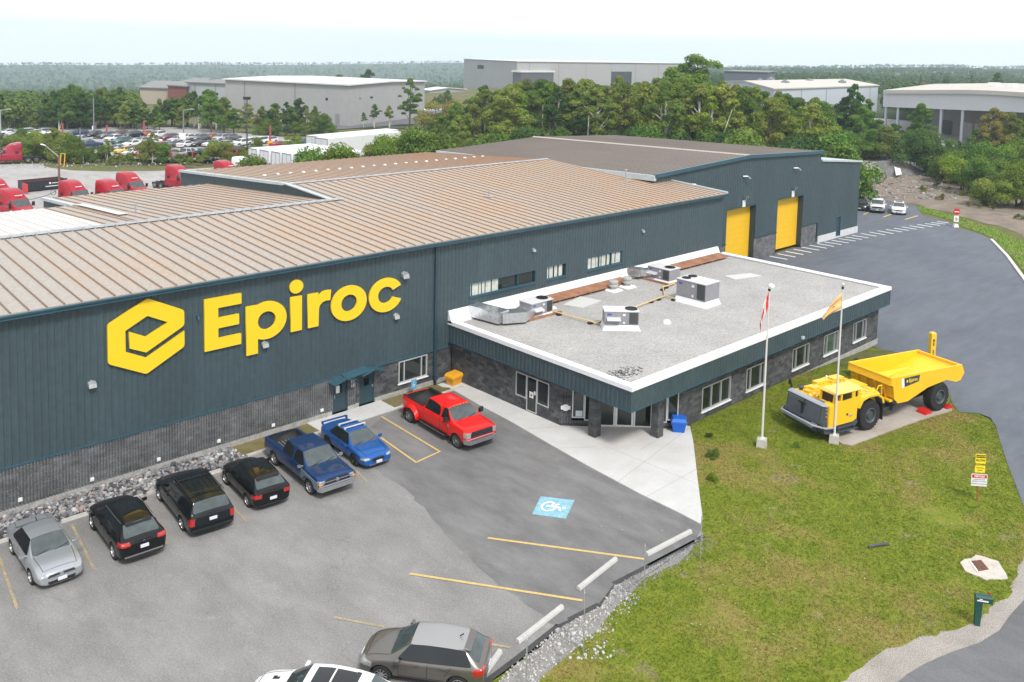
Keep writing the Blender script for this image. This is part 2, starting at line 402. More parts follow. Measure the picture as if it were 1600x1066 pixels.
for z in(1.5,3.4,5.6,7.6):mb.box((33.68,-.175,z),(33.96,-.03,z+.05))
mb.box((33.70,-.3,.35),(33.94,-.06,.55));mb.build('downspout',m_trimd,fac)
mb=MB();mb.tube([(33.82,-.14,.58),(33.82,-.14,.0)],.09,10);mb.build('drain_boot',m_black,fac)
def window(parent,axis,plane,u0,u1,z0,z1,out=-1,mull=(),fr=.06,depth=.10,glass=None,frame=None,sill=True,name='window',deep=.12):
 """frame + pane + sill for a wall on constant plane; out=-1 faces -axis"""
 frame=frame or m_alu;glass=glass or m_glassd
 def B(mb,ua,ub,za,zb,da,db):
  if axis=='x':mb.box((ua,plane+out*da,za),(ub,plane+out*db,zb))
  else:mb.box((plane+out*da,ua,za),(plane+out*db,ub,zb))
 mb=MB()
 B(mb,u0,u1,z1-fr,z1,.03,-deep);B(mb,u0,u1,z0,z0+fr,.03,-deep)
 B(mb,u0,u0+fr,z0+fr,z1-fr,.03,-deep);B(mb,u1-fr,u1,z0+fr,z1-fr,.03,-deep)
 for m_ in mull:B(mb,m_-fr*.45,m_+fr*.45,z0+fr,z1-fr,.02,-deep)
 o=mb.build(name,frame,parent)
 mb=MB();B(mb,u0+fr,u1-fr,z0+fr,z1-fr,-deep*.55,-deep*.75);g=mb.build('pane',glass,o.parent);g.parent=o;g.matrix_parent_inverse=Matrix()
 g.matrix_parent_inverse=Matrix()
 if sill:
  mb=MB();B(mb,u0-.06,u1+.06,z0-.06,z0-.003,.09,-.02);s_=mb.build('sill',m_white if frame is m_alu else frame,o.parent);s_.parent=o;s_.matrix_parent_inverse=Matrix()
 return o
def sub(mb,name,m,parent,**k):
 o=mb.build(name,m,parent.parent if parent.parent else parent,**k);o.parent=parent;o.matrix_parent_inverse=Matrix();return o
window(fac,'x',0,*w1,mull=(40.9,),fr=.05,frame=m_trim,deep=.22)
window(fac,'x',0,*w2,fr=.05,frame=m_trim,deep=.22)
window(fac,'x',0,*w3,mull=(49.2,50.6),fr=.05,frame=m_trim,deep=.22)
m_blind=mat('pale_blind',(.50,.53,.48),.8,var=.2,scale=4)
mb=MB()
for(a,b)in((36.72,36.85),(36.95,37.45),(37.5,37.7),(37.78,38.02),(38.1,38.55),(38.65,39.2),(43.75,43.95),(44.05,44.4),(44.55,44.85),(45.0,45.35),(47.95,48.4),(48.5,48.9),(48.95,49.5),(49.6,50.05),(50.2,50.5),(50.65,51.1),(51.2,51.75)):
 if a in(43.75,47.95):mb.build('blind',m_blind,fac);mb=MB()
 mb.box((a,.105,5.0),(b,.115,5.80))
mb.build('blind',m_blind,fac)
window(fac,'x',0,*gw,mull=(31.55,32.85),fr=.07,deep=.12)
def door(parent,u0,u1,z0,z1,glass=True):
 mb=MB();mb.box((u0,.02,z0),(u1,.08,z1));o=mb.build('door',m_trimd,parent)
 mb=MB();mb.box((u0-.04,-.03,z0),(u0,.1,z1+.05));mb.box((u1,-.03,z0),(u1+.04,.1,z1+.05));mb.box((u0,-.03,z1),(u1,.1,z1+.05));sub(mb,'frame',m_clad,o)
 mb=MB();mb.box((u0+.3,-.0,z0+1.05),(u1-.3,.018,z1-.12));sub(mb,'pane',m_glassd,o)
 return o
d1=door(fac,dA[0]+.03,dA[1]-.03,.12,1.80);mb=MB();mb.box((dA[0]+.08,-.06,.95),(dA[0]+.12,.02,1.15));sub(mb,'handle',m_galv,d1)
d2=door(fac,dB[0]+.03,dB[1]-.03,.12,1.80);mb=MB();mb.box((dB[1]-.14,-.06,1.02),(dB[1]-.08,.02,1.12));sub(mb,'handle',m_galv,d2)
mb=MB();mb.face([(26.78,-.005,1.2),(27.02,-.005,1.2),(27.02,-.005,1.62),(26.78,-.005,1.62)]);mb.build('notice',m_white,fac)
mb=MB();mb.box((27.78,-.05,1.32),(28.05,-.03,1.78));mb.build('notice',mat('notice_paper',(.62,.58,.62),.6),fac)
def canopy(xc,w,yo,z):
 mb=MB();t=.04
 for sx in(-1,1):
  mb.hexa([(xc,0,z),(xc+sx*w,0,z-.22),(xc+sx*w,-yo,z-.22),(xc,-yo,z),(xc,0,z+t),(xc+sx*w,0,z-.22+t),(xc+sx*w,-yo,z-.22+t),(xc,-yo,z+t)])
 mb.tube([(xc-w+.1,0,z-.75),(xc-w+.1,-yo+.1,z-.24)],.02,6);mb.tube([(xc+w-.1,0,z-.75),(xc+w-.1,-yo+.1,z-.24)],.02,6)
 return mb
canopy(27.0,.75,.75,2.16).build('canopy',m_trim,fac)
canopy(28.9,.80,.75,2.26).build('canopy',m_trim,fac)
mb=MB();mb.hexa([(27.1,0,2.20),(28.7,0,2.32),(28.7,-.6,2.20),(27.1,-.6,2.08),(27.1,0,2.25),(28.7,0,2.37),(28.7,-.6,2.25),(27.1,-.6,2.13)]);mb.build('canopy',m_trim,fac)
def wlamp(x,z,s=1.0,y=-.04,grp='flood lamps on the factory wall',lab='small grey flood lamp',parent=None):
 mb=MB();mb.hexa([(x-.14*s,y,z-.05*s),(x+.14*s,y,z-.05*s),(x+.14*s,y-.2*s,z-.10*s),(x-.14*s,y-.2*s,z-.10*s),(x-.14*s,y,z+.12*s),(x+.14*s,y,z+.12*s),(x+.14*s,y-.16*s,z+.05*s),(x-.14*s,y-.16*s,z+.05*s)])
 mb.box((x-.05*s,y-.02,z+.05),(x+.05*s,y+.04,z+.16*s))
 o=mb.build('wall_lamp',m_galv,None);tag(o,lab,'wall lamp',grp)
wlamp(13.71,5.01,1.2,lab='grey flood lamp on the teal wall below and left of the yellow hexagon emblem')
wlamp(22.34,5.01,1.2,lab='grey flood lamp on the teal wall under the yellow letter p')
wlamp(30.81,4.88,1.2,lab='grey flood lamp on the teal wall under the yellow letter c')
wlamp(31.4,7.25,1.5,lab='blue grey box lamp above right of the last yellow letter')
wlamp(42.25,7.24,.9,lab='small teal lamp high above the upper windows')
wlamp(54.16,7.07,.9,lab='small teal lamp on the wall above the far end of the annex roof')
for k,(x,z)in enumerate(((10.66,.58),(13.66,.52),(16.74,.52),(19.81,.53),(22.86,.5),(25.84,.52))):
 mb=MB();mb.box((x-.085,-.10,z-.08),(x+.085,-.02,z+.08));mb.box((x-.05,-.115,z-.04),(x+.05,-.10,z+.04))
 o=mb.build('outlet_box',m_white,None)
 tag(o,['white outlet box on the ribbed block wall behind the silver sedan','white outlet box on the block wall just behind the black crossover','white outlet box on the block wall left of the black minivan','white outlet box on the block wall between the black minivan and the small dark hatchback','white outlet box on the block wall behind the tailgate of the blue pickup','white outlet box nearest the teal doors'][k],'outlet box','outlet boxes along the block wall')
mb=MB();mb.tube([(18.72,-.03,7.21),(18.72,-.22,7.21),(18.72,-.25,7.10)],.05,8);tag(mb.build('vent_pipe',m_trim,None),'short bent teal vent pipe between hexagon emblem and letter E','vent pipe')
def rvent(x,y,h,lab,z=None,r=.08):
 z=(8.99+(y+.3)*.06 if z is None else z)
 mb=MB();mb.tube([(x,y,z-.05),(x,y,z+h)],r,10);mb.lathe([(0,h+.12),(r*1.8,h+.05),(r*1.8,h),(0,h)],(x,y,z),n=10);mb.box((x-.35,y-.35,z+.01),(x+.35,y+.35,z+.05))
 tag(mb.build('roof_vent',m_galv,None),lab,'roof vent','vent pipes on the tan roof')
rvent(61.0,7.2,1.0,'tall pale flue pipe near the far corner of the tan roof')
rvent(45.5,8.0,.35,'short dark vent stub in the middle of the tan roof',r=.05)
rvent(22.5,17.5,.5,'small vent stub behind the left ridge of the tan roof',z=9.4,r=.05)
def roundpoly(pts,rad,seg=5):
 out=[]
 n=len(pts)
 for i in range(n):
  p,a,b=Vector(pts[i]),Vector(pts[i-1]),Vector(pts[(i+1)%n]);r=rad[i]if isinstance(rad,(list,tuple))else rad
  if r<=0:out.append(tuple(p));continue
  d1_,d2_=(a-p).normalized(),(b-p).normalized();ang=d1_.angle(d2_);t=min(r/math.tan(ang/2),(a-p).length*.45,(b-p).length*.45)
  s,e=p+d1_*t,p+d2_*t
  for k in range(seg+1):
   u=k/seg;q=s*(1-u)**2+p*2*u*(1-u)+e*u*u;out.append(tuple(q))
 return out
def flat_shape(loops,depth):
 cu=bpy.data.curves.new('shape','CURVE');cu.dimensions='2D';cu.fill_mode='BOTH';cu.extrude=depth/2
 for lp in loops:
  sp=cu.splines.new('POLY');sp.points.add(len(lp)-1)
  for i,(x,y)in enumerate(lp):sp.points[i].co=(x,y,0,1)
  sp.use_cyclic_u=True
 o=bpy.data.objects.new('shape',cu);COL.objects.link(o);bpy.context.view_layer.update()
 me=bpy.data.meshes.new_from_object(o.evaluated_get(bpy.context.evaluated_depsgraph_get()));bpy.data.objects.remove(o);return me
SM=Matrix(((1,0,0,0),(0,0,1,-.12),(0,1,0,0),(0,0,0,1)))
sgn=thing('wall_sign','large yellow company sign with hexagon emblem and lettering on the teal wall','sign',(22,-.05,6.5))
def sign_part(name,loops,side=.10):
 me=flat_shape(loops,side)
 me.transform(Matrix(((1,0,0,0),(0,0,-1,-.12),(0,1,0,0),(0,0,0,1))));me.materials.clear();me.materials.append(m_signy)
 o=bpy.data.objects.new(name,me);COL.objects.link(o);o.parent=sgn;o.matrix_parent_inverse=PW['wall_sign'].inverted();return o
hexp=[(18.03,6.65),(18.03,5.87),(16.17,4.93),(14.42,5.82),(14.42,7.67),(16.26,8.58),(18.03,7.68),(18.03,6.92),(16.17,5.98),(15.40,6.34),(15.40,7.13),(16.17,6.74),(17.22,7.24),(16.24,7.74),(15.22,7.22),(15.22,6.22),(16.17,5.72)]
sign_part('emblem',[roundpoly(hexp,[0,.22,.22,.22,.22,.22,.22,.25,0,0,0,.1,0,.1,0,0,0])])
sign_part('letter',[roundpoly([(19.05,8.01),(21.02,8.01),(21.02,7.46),(19.77,7.46),(19.77,6.96),(20.89,6.96),(20.89,6.42),(19.77,6.42),(19.77,5.92),(21.0,5.92),(21.0,5.36),(19.05,5.36)],.03,3)])
def ringpts(cx,cz,rx,rz,a0=0,a1=360,n=40):return[(cx+rx*math.cos(math.radians(a0+(a1-a0)*k/n)),cz+rz*math.sin(math.radians(a0+(a1-a0)*k/n)))for k in range(n+(0 if(a1-a0)%360==0 else 1))]
cx,cz,rx,rz=22.44,6.31,1.15,1.0
aU=math.degrees(math.atan2(math.sqrt(1-((21.93-cx)/rx)**2),(21.93-cx)/rx))
sign_part('letter',[[(21.28,4.65),(21.28,7.23),(21.93,7.23)]+ringpts(cx,cz,rx,rz,aU,-aU,44)+[(21.93,4.65)],ringpts(cx,cz,.51,.475)])
sign_part('letter',[[(23.83,5.38),(24.51,5.38),(24.51,7.27),(23.83,7.27)]])
sign_part('letter_dot',[ringpts(24.18,7.80,.41,.365,n=28)])
sign_part('letter',[[(24.87,5.38),(24.87,7.25),(25.52,7.25),(25.52,7.03),(25.66,7.17),(25.82,7.26),(26.0,7.29),(26.33,7.27),(26.27,6.70),(26.0,6.72),(25.78,6.66),(25.63,6.54),(25.56,6.34),(25.54,5.38)]])
sign_part('letter',[ringpts(27.51,6.30,1.18,1.0),ringpts(27.51,6.31,.52,.475)])
c0,c1=28,329
sign_part('letter',[ringpts(30.04,6.32,1.19,1.0,26,337,44)+ringpts(30.02,6.33,.55,.48,336,26,30)])
YT=5.58;TX0,TX1,TRX=62.9,93.5,78.07
hall=thing('tall_hall','tall teal gabled hall with two yellow roller doors and a brown ribbed roof','building',(78,20,0))
D1=(74.85,80.1,0,5.62);D2=(84.5,89.9,0,5.68)
def gz(x):return 10.0+(x-TX0)/(TRX-TX0)*.72 if x<TRX else 10.72-(x-TRX)/(TX1-TRX)*.5
mb=MB();corr(mb,TX0,TX1,2.25,gz,holes=[D1,D2],plane=YT,pitch=.3)
mb.build('wall_cladding',m_clad,hall)
mb=MB()
for a,b in((65.3,D1[0]),(D1[1],D2[0]),(D2[1],93.2)):
 mb=MB();corr(mb,a,b,-.3,2.25,plane=YT+.02,pitch=.4,depth=.003);mb.build('block_wall',m_blockl,hall)
for a,b in((65.3,D1[0]),(D1[1],D2[0]),(D2[1],93.4)):mb=MB();mb.box((a,YT-.07,2.2),(b,YT,2.28));mb.build('base_flashing',m_trimd,hall)
for dd in(D1,D2):
 mb=MB()
 for k in range(10):
  z=.12+k*(dd[3]-.14)/10;mb.box((dd[0],YT+.62,z),(dd[1]+.1,YT+.66,z+(dd[3]-.14)/10-.012))
 mb.box((dd[0],YT+.64,.1),(dd[1]+.1,YT+.70,dd[3]))
 o=mb.build('roller_door',mat('door_yellow',(.80,.47,.012),.5,var=.03,scale=1),hall)
 mb=MB();mb.box((dd[1],YT+.02,0),(dd[1]+.12,YT+.66,dd[3]+.1));mb.box((dd[0]-.12,YT+.02,0),(dd[0],YT+.66,dd[3]+.1));mb.box((dd[0]-.1,YT+.02,dd[3]),(dd[1]+.1,YT+.66,dd[3]+.1));sub(mb,'jamb',m_trimd,o)
 mb=MB();mb.box((dd[0],YT-.06,dd[3]),(dd[1],YT-.0,dd[3]+.1));sub(mb,'lintel',m_trimd,o)
 xm=(dd[0]+dd[1])/2+.25
 mb=MB();mb.box((xm-.28,YT-.12,dd[3]+.05),(xm+.22,YT-.05,dd[3]+.72));tag(mb.build('number_plate',m_white,None),'white number plate above the '+('nearer' if dd is D1 else 'farther')+' yellow roller door','sign','number plates above the roller doors')
 mb=MB();mb.box((xm-.12,YT-.32,dd[3]+.78),(xm+.16,YT-.04,dd[3]+1.05));mb.tube([(xm,YT-.05,dd[3]+1.1),(xm,YT-.5,dd[3]+1.15),(xm,YT-.55,dd[3]+1.0)],.05,8);tag(mb.build('door_lamp',m_steel,None),'dark lamp over the number plate of the '+('nearer' if dd is D1 else 'farther')+' yellow door','wall lamp','lamps above the roller doors')
for(px,py,l)in((1163,277,'small curved lamp high on the tall hall above the nearer yellow door'),(1242,264,'small curved lamp high on the tall hall above the farther yellow door'),(1081,289.5,'small curved lamp on the tall hall just above the tan roof edge')):
 w=PYp(px,py,YT);mb=MB();mb.tube([(w.x-.3,YT-.03,w.z+.1),(w.x,YT-.35,w.z+.12),(w.x+.35,YT-.5,w.z-.12)],.09,8);tag(mb.build('wall_lamp',m_galv,None),l,'wall lamp','curved lamps on the tall hall')
mb=MB()
corr(mb,YT,35,lambda y:0,lambda y:10.0-(y-YT)*.022,plane=TX0,axis='y',out=-1)
mb.face([(TX1,YT,0),(TX1,35.3,0),(TX1,35.3,9.4),(TX1,YT,10.2)]);mb.face([(TX0,35,0),(TX1,35,0),(TX1,35.1,9.3),(TRX,35.1,9.9),(TX0,35,9.2)])
mb.build('side_wall',m_clad,hall)
mb=MB()
def slope(mb,xa,za,xb,zb,pitch=.30,y0=YT-.2,y1=35.5,drop=.75):
 f=lambda y:-drop*(y-YT)/(35.3-YT)
 mb.face([(xa,y0,za+f(y0)),(xb,y0,zb+f(y0)),(xb,y1,zb+f(y1)),(xa,y1,za+f(y1))]if xa<xb else[(xb,y0,zb+f(y0)),(xa,y0,za+f(y0)),(xa,y1,za+f(y1)),(xb,y1,zb+f(y1))],0)
 y=y0+.1;k=0
 while y<y1-.2:
  z=f(y);h=.055
  for(ya,yb,ha,hb)in((y,y+.03,0,h),(y+.03,y+.08,h,h),(y+.08,y+.11,h,0)):
   mb.face([(xa,ya,za+z+ha),(xb,ya,zb+z+ha),(xb,yb,zb+z+hb),(xa,yb,za+z+hb)],1)
  y+=pitch*1.5;k+=1
slope(mb,TX0-.15,10.02,TRX,10.78);slope(mb,TRX,10.78,TX1+.1,10.27)
mb.build('roof',[m_roof2,m_rib2],hall)
f=lambda y:-.75*(y-YT)/(35.3-YT)
mb=MB();mb.hexa([(TRX-.2,5.3,10.80),(TRX+.2,5.3,10.80),(TRX+.2,35.5,10.05),(TRX-.2,35.5,10.05),(TRX-.03,5.3,10.93),(TRX+.03,5.3,10.93),(TRX+.03,35.5,10.18),(TRX-.03,35.5,10.18)]);mb.build('ridge_cap',mat('tan_cap',(.42,.36,.31),.6),hall)
mb=MB()
for(xa,za,xb,zb)in((TX0-.2,10.02,TRX,10.76),(TRX,10.76,TX1+.2,10.26)):
 mb.hexa([(xa,YT-.28,za-.24),(xb,YT-.28,zb-.24),(xb,YT-.04,zb-.24),(xa,YT-.04,za-.24),(xa,YT-.28,za+.1),(xb,YT-.28,zb+.1),(xb,YT-.04,zb+.1),(xa,YT-.04,za+.1)])
mb.build('gable_trim',m_trim,hall)
mb=MB();mb.hexa([(TX0-.35,5.3,9.55),(TX0-.05,5.3,9.55),(TX0-.05,35.4,8.85),(TX0-.35,35.4,8.85),(TX0-.35,5.3,10.04),(TX0-.05,5.3,10.04),(TX0-.05,35.4,9.3),(TX0-.35,35.4,9.3)]);mb.build('side_gutter',m_flash,hall)
LX1=103.4
mb=MB();lz=lambda x:9.3-(x-TX1)/(LX1-TX1)*.8
corr(mb,TX1,LX1,.62,lz,holes=[(97.9,98.95,0,2.35)],plane=YT);corr(mb,YT,30,0,8.5,plane=LX1,axis='y',out=1);mb.build('side_bay',m_clad,hall)
mb=MB();mb.box((93.6,YT-.08,-.6),(97.86,YT+.2,.64));mb.box((99.0,YT-.08,-.6),(LX1+.1,YT+.2,.64));mb.box((97.86,YT-.06,-.6),(99.0,YT+.2,.02));mb.box((LX1-.1,YT-.05,-.6),(LX1+.12,30,.64));mb.build('foundation',mat('pale_foundation',(.55,.56,.57),.85,var=.1,scale=2),hall)
mb=MB();mb.box((97.92,YT+.05,.05),(98.93,YT+.1,2.33));o=mb.build('side_door',m_trimd,hall)
mb=MB();mb.box((97.85,YT-.06,2.33),(99.05,YT+.1,2.43));mb.box((98.93,YT-.06,.05),(99.03,YT+.1,2.33));sub(mb,'frame',m_trim,o)
mb=MB();mb.face([(TX1,YT-.15,9.34),(LX1+.2,YT-.15,8.54),(LX1+.2,30,8.0),(TX1,30,8.8)]);mb.hexa([(TX1,YT-.2,9.15),(LX1+.2,YT-.2,8.35),(LX1+.2,YT-.05,8.35),(TX1,YT-.05,9.15),(TX1,YT-.2,9.36),(LX1+.2,YT-.2,8.56),(LX1+.2,YT-.05,8.56),(TX1,YT-.05,9.36)]);mb.build('side_bay_roof',m_flash,hall)
OX0,OX1,OY,OZT,OZF=34.87,65.53,-14.49,3.84,2.48
WX0,WX1,WY=35.25,65.0,-13.9
off=thing('office_annex','single storey charcoal block office with flat gravel roof and teal fascia','building',(50,-7,0))
mb=MB()
corr(mb,OX0,OX1,OZF+.05,3.62,plane=OY+.04,pitch=.3,depth=.02)
corr(mb,OY,0,OZF+.05,3.62,plane=OX0+.04,axis='y',pitch=.3,depth=.02)
corr(mb,OY,0,OZF+.05,3.62,plane=OX1-.04,axis='y',pitch=.3,depth=.02,out=1)
mb.build('fascia',m_clad,off)
mb=MB()
mb.box((OX0,OY,OZF),(OX1,OY+.10,OZF+.055));mb.box((OX0,OY+.1,OZF),(OX0+.10,0,OZF+.055));mb.box((OX1-.10,OY+.1,OZF),(OX1,0,OZF+.055));mb.build('fascia_edge',m_trim,off)
mb=MB();mb.box((OX0+.1,OY+.1,OZF+.02),(OX1-.1,0,OZF+.045));mb.build('soffit',mat('wood_soffit',(.32,.20,.10),.7),off)
mb=MB()
t=.5;zc=OZT
def para(mb,a,b):mb.box(a,b)
mb.box((OX0-.03,OY-.03,3.60),(OX1+.03,OY+.04,zc));mb.box((OX0-.03,OY+.04,3.60),(OX0+.04,0,zc));mb.box((OX1-.04,OY+.04,3.60),(OX1+.03,0,zc))
mb.box((OX0+.04,OY+.04,zc-.10),(OX1-.04,OY+t,zc-.02));mb.box((OX0+.04,OY+t,zc-.10),(OX0+t,-.05,zc-.02));mb.box((OX1-t,OY+t,zc-.10),(OX1-.04,-.05,zc-.02))
mb.hexa([(OX0+t,OY+t,3.66),(OX1-t,OY+t,3.66),(OX1-t,OY+t+.14,3.66),(OX0+t,OY+t+.14,3.66),(OX0+t,OY+t,3.81),(OX1-t,OY+t,3.81),(OX1-t,OY+t+.01,3.81),(OX0+t,OY+t+.01,3.81)])
mb.build('parapet',m_whiter,off)
mb=MB();mb.box((OX0+t-.05,OY+t-.05,3.55),(OX1-t+.05,-.02,3.70));mb.build('flat_roof',m_gravel_roof,off)
mb=MB();mb.hexa([(OX0-.03,-.45,3.70),(64.6,-.45,3.70),(64.6,-.04,3.70),(OX0-.03,-.04,3.70),(OX0-.03,-.12,4.45),(64.6,-.12,4.45),(64.6,-.04,4.45),(OX0-.03,-.04,4.45)]);mb.build('wall_flashing',m_whiter,off)
mb=MB()
for a,b in((41.6,51.2),(55.2,64.2)):
 mb.hexa([(a,-1.45,3.86),(b,-1.45,3.86),(b,-.42,4.0),(a,-.42,4.0),(a,-1.45,3.90),(b,-1.45,3.90),(b,-.42,4.04),(a,-.42,4.04)])
 x=a+.3
 while x<b:mb.box((x,-1.40,3.71),(x+.12,-.5,3.86));x+=1.6
mb.build('rusty_cover_sheet',m_rust,off)
P1=(35.25,-9.35);P2=(39.9,WY)
dL=PXp(821,600,WX0),PXp(858,600,WX0)
lw=[PXp(806,620,WX0).y,PXp(822.5,640,WX0).y,PXp(838.5,650,WX0).y,PXp(857.5,640,WX0).y]
yA,yB,yC,yD=lw
holesL=[(yD,yC,.75,2.15),(yC,yB,0,2.15),(yB,yA,.75,2.15)]
mb=MB();corr(mb,P1[1],0,0,OZF+.03,holes=[(yD,yC,.75,2.15),(yC,yB,0.1,2.15),(yB,yA,.75,2.15)],plane=WX0,axis='y',pitch=.4,depth=.003);mb.build('block_wall',m_block,off);mb=MB()
FR=[]
for(a,b,yb_,yt_,ml)in((1096,1142,638,587,2),(1165,1196,614,566,3),(1237,1264.5,579,538,3),(1286,1310,557,516,3),(1332,1354,536,497,3)):
 x0=PYp(a,yb_,WY).x;x1=PYp(b,yt_,WY).x;z1=PYp(b,yt_,WY).z;FR.append([x0,x1,.40,1.62,ml])
zs=[PYp(1096,641,WY).z,PYp(1142,587,WY).z,PYp(1333,538,WY).z,PYp(1354,497.5,WY).z]
print('front windows',[[round(v,2)for v in f_]for f_ in FR],zs,'left',[round(v,2)for v in lw])
zw0,zw1=(zs[0]+zs[2])/2,(zs[1]+zs[3])/2
for f_ in FR:f_[2],f_[3]=zw0,zw1
corr(mb,P2[0],WX1,-.7,OZF+.03,holes=[(f_[0],f_[1],f_[2],f_[3])for f_ in FR],plane=WY,pitch=.4,depth=.003)
mb.face([(WX1,WY,-.7),(WX1,0,-.7),(WX1,0,2.5),(WX1,WY,2.5)])
mb.build('block_wall',m_block,off)
mb=MB();mb.box((P2[0]-.05,WY-.05,-.9),(WX1+.05,WY+.1,-.14+.0));mb.box((WX1-.05,WY,-.9),(WX1+.05,0,-.14));mb.build('foundation',m_foundation,off)
for x0,x1,z0,z1,ml in FR:
 mul=[x0+(x1-x0)/3,x0+2*(x1-x0)/3]if ml==2 else[x0+(x1-x0)*.23,x1-(x1-x0)*.23]
 window(off,'x',WY,x0,x1,z0,z1,mull=mul,fr=.055,deep=.14,glass=m_glassg if ml==3 and x0>55 and x0<59 else m_glassd)
def glazing(parent,name,pts,z0,z1,verts=(),fr=.06,frame=None,glass=None,thick=.08,proud=0.0):
 """glazed panel between two ground points"""
 a,b=Vector((*pts[0],0)),Vector((*pts[1],0));d=(b-a);Lg=d.length;ang=math.atan2(d.y,d.x)
 T=Matrix.Translation(a)@Matrix.Rotation(ang,4,'Z')
 mb=MB();mb.T=T;y0,y1=-thick/2-proud,thick/2-proud
 mb.box((0,y0,z0),(fr,y1,z1));mb.box((Lg-fr,y0,z0),(Lg,y1,z1));mb.box((fr,y0,z1-fr),(Lg-fr,y1,z1));mb.box((fr,y0,z0),(Lg-fr,y1,z0+fr))
 for v_ in verts:mb.box((v_*Lg-fr/2,y0,z0+fr),(v_*Lg+fr/2,y1,z1-fr))
 o=mb.build(name,frame or m_alu,parent)
 mb=MB();mb.T=T;mb.box((fr,-.01-proud,z0+fr),(Lg-fr,.01-proud,z1-fr));sub(mb,'pane',glass or m_glassd,o);return o
glazing(off,'window',((WX0,yA),(WX0,yB)),.75,2.15)
glazing(off,'window',((WX0,yC),(WX0,yD)),.75,2.15)
go=glazing(off,'glass_door',((WX0,yB),(WX0,yC)),.1,2.15)
mb=MB();mb.box((WX0-.07,yC+.25,.95),(WX0-.05,yC+.55,1.3));mb.box((WX0-.07,yC+.08,1.2),(WX0-.05,yC+.2,1.4));mb.build('notice',m_white,off)
mb=MB();mb.box((WX0-.075,yC+.34,1.05),(WX0-.071,yC+.46,1.17));mb.build('notice_mark',m_red,off)
ch=Vector((P2[0]-P1[0],P2[1]-P1[1]));chl=ch.length;cd=ch/chl
def cpt(t):return(P1[0]+cd.x*t,P1[1]+cd.y*t)
def fluted(mb,t0,t1,z0,z1):
 T=Matrix.Translation((P1[0],P1[1],0))@Matrix.Rotation(math.atan2(cd.y,cd.x),4,'Z');mb.T=T
 corr(mb,t0,t1,z0,z1,plane=0,pitch=.16,depth=.04,prof=[(0,0),(.06,.04),(.2,.04),(.26,0)]);mb.T=None
def cpx(px):
 best=min((abs(proj((*cpt(t_/200*chl),0))[0]-px),t_/200*chl)for t_ in range(201));return best[1]
tw0,tw1,tg0,tg1,tw2,tw3=cpx(893),cpx(912),cpx(936),cpx(1018),cpx(1041),cpx(1059)
mb=MB();fluted(mb,0,tw0,-.1,OZF);fluted(mb,tw0,tg0,-.1,.38);mb.build('fluted_block_wall',m_block,off)
mb=MB();fluted(mb,tw3,chl,-.1,OZF);fluted(mb,tg1,tw3,-.1,.38);mb.build('fluted_block_wall',m_block,off)
glazing(off,'window',(cpt(tw0),cpt(tw1)),.52,2.46);glazing(off,'window',(cpt(tw1),cpt(tg0)),.38,2.46)
glazing(off,'window',(cpt(tg1),cpt(tw2)),.38,2.46);glazing(off,'window',(cpt(tw2),cpt(tw3)),.52,2.46)
g1,g2=cpx(960),cpx(990)
glazing(off,'entrance_glazing',(cpt(tg0),cpt(g1)),.08,2.46,fr=.08,frame=m_white)
glazing(off,'entrance_door',(cpt(g1+.02),cpt(g2-.02)),.08,2.46,fr=.11,frame=m_white)
glazing(off,'entrance_glazing',(cpt(g2),cpt(tg1)),.08,2.46,fr=.08,frame=m_white)
mb=MB();mb.T=Matrix.Translation((*cpt(tw0+.2),0))@Matrix.Rotation(math.atan2(cd.y,cd.x),4,'Z');mb.box((0,-.07,.62),(.38,-.05,.95));mb.build('notice',mat('pale_blue_paper',(.5,.6,.65),.6),off)
mb=MB();mb.T=Matrix.Translation((*cpt(cpx(883)),0))@Matrix.Rotation(math.atan2(cd.y,cd.x),4,'Z');mb.lathe([(0,-.08),(.19,-.08),(.19,-.05),(0,-.05)],(0,0,1.1),axis='y',n=14);mb.box((-.26,-.09,1.0),(.26,-.06,1.2));tag(mb.build('wall_plaque',m_white,None),'small white round plaque on the dark block wall left of the entrance','plaque')
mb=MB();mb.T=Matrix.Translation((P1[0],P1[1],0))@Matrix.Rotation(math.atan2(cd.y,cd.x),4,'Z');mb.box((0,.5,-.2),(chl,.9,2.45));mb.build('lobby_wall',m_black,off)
for(c,n_)in(((35.72,-11.42),0),((38.25,-13.68),1)):
 mb=MB();T=Matrix.Translation((*c,0))@Matrix.Rotation(math.radians(-45 if False else-46),4,'Z')
 r_=.24
 for k in range(4):
  mb.T=Matrix.Translation((*c,0))@Matrix.Rotation(math.radians(90*k),4,'Z');corr(mb,-r_,r_,.05,OZF+.03,plane=-r_,pitch=.12,depth=.02,prof=[(0,0),(.08,.02),(.2,.02),(.28,0)])
 mb.T=None;mb.build('column',m_block,off)
mb=MB();mb.box((52.2,OY-.1,2.66),(52.5,OY+.02,2.82));mb.build('fascia_lamp',m_flash,off)
ZR=3.70
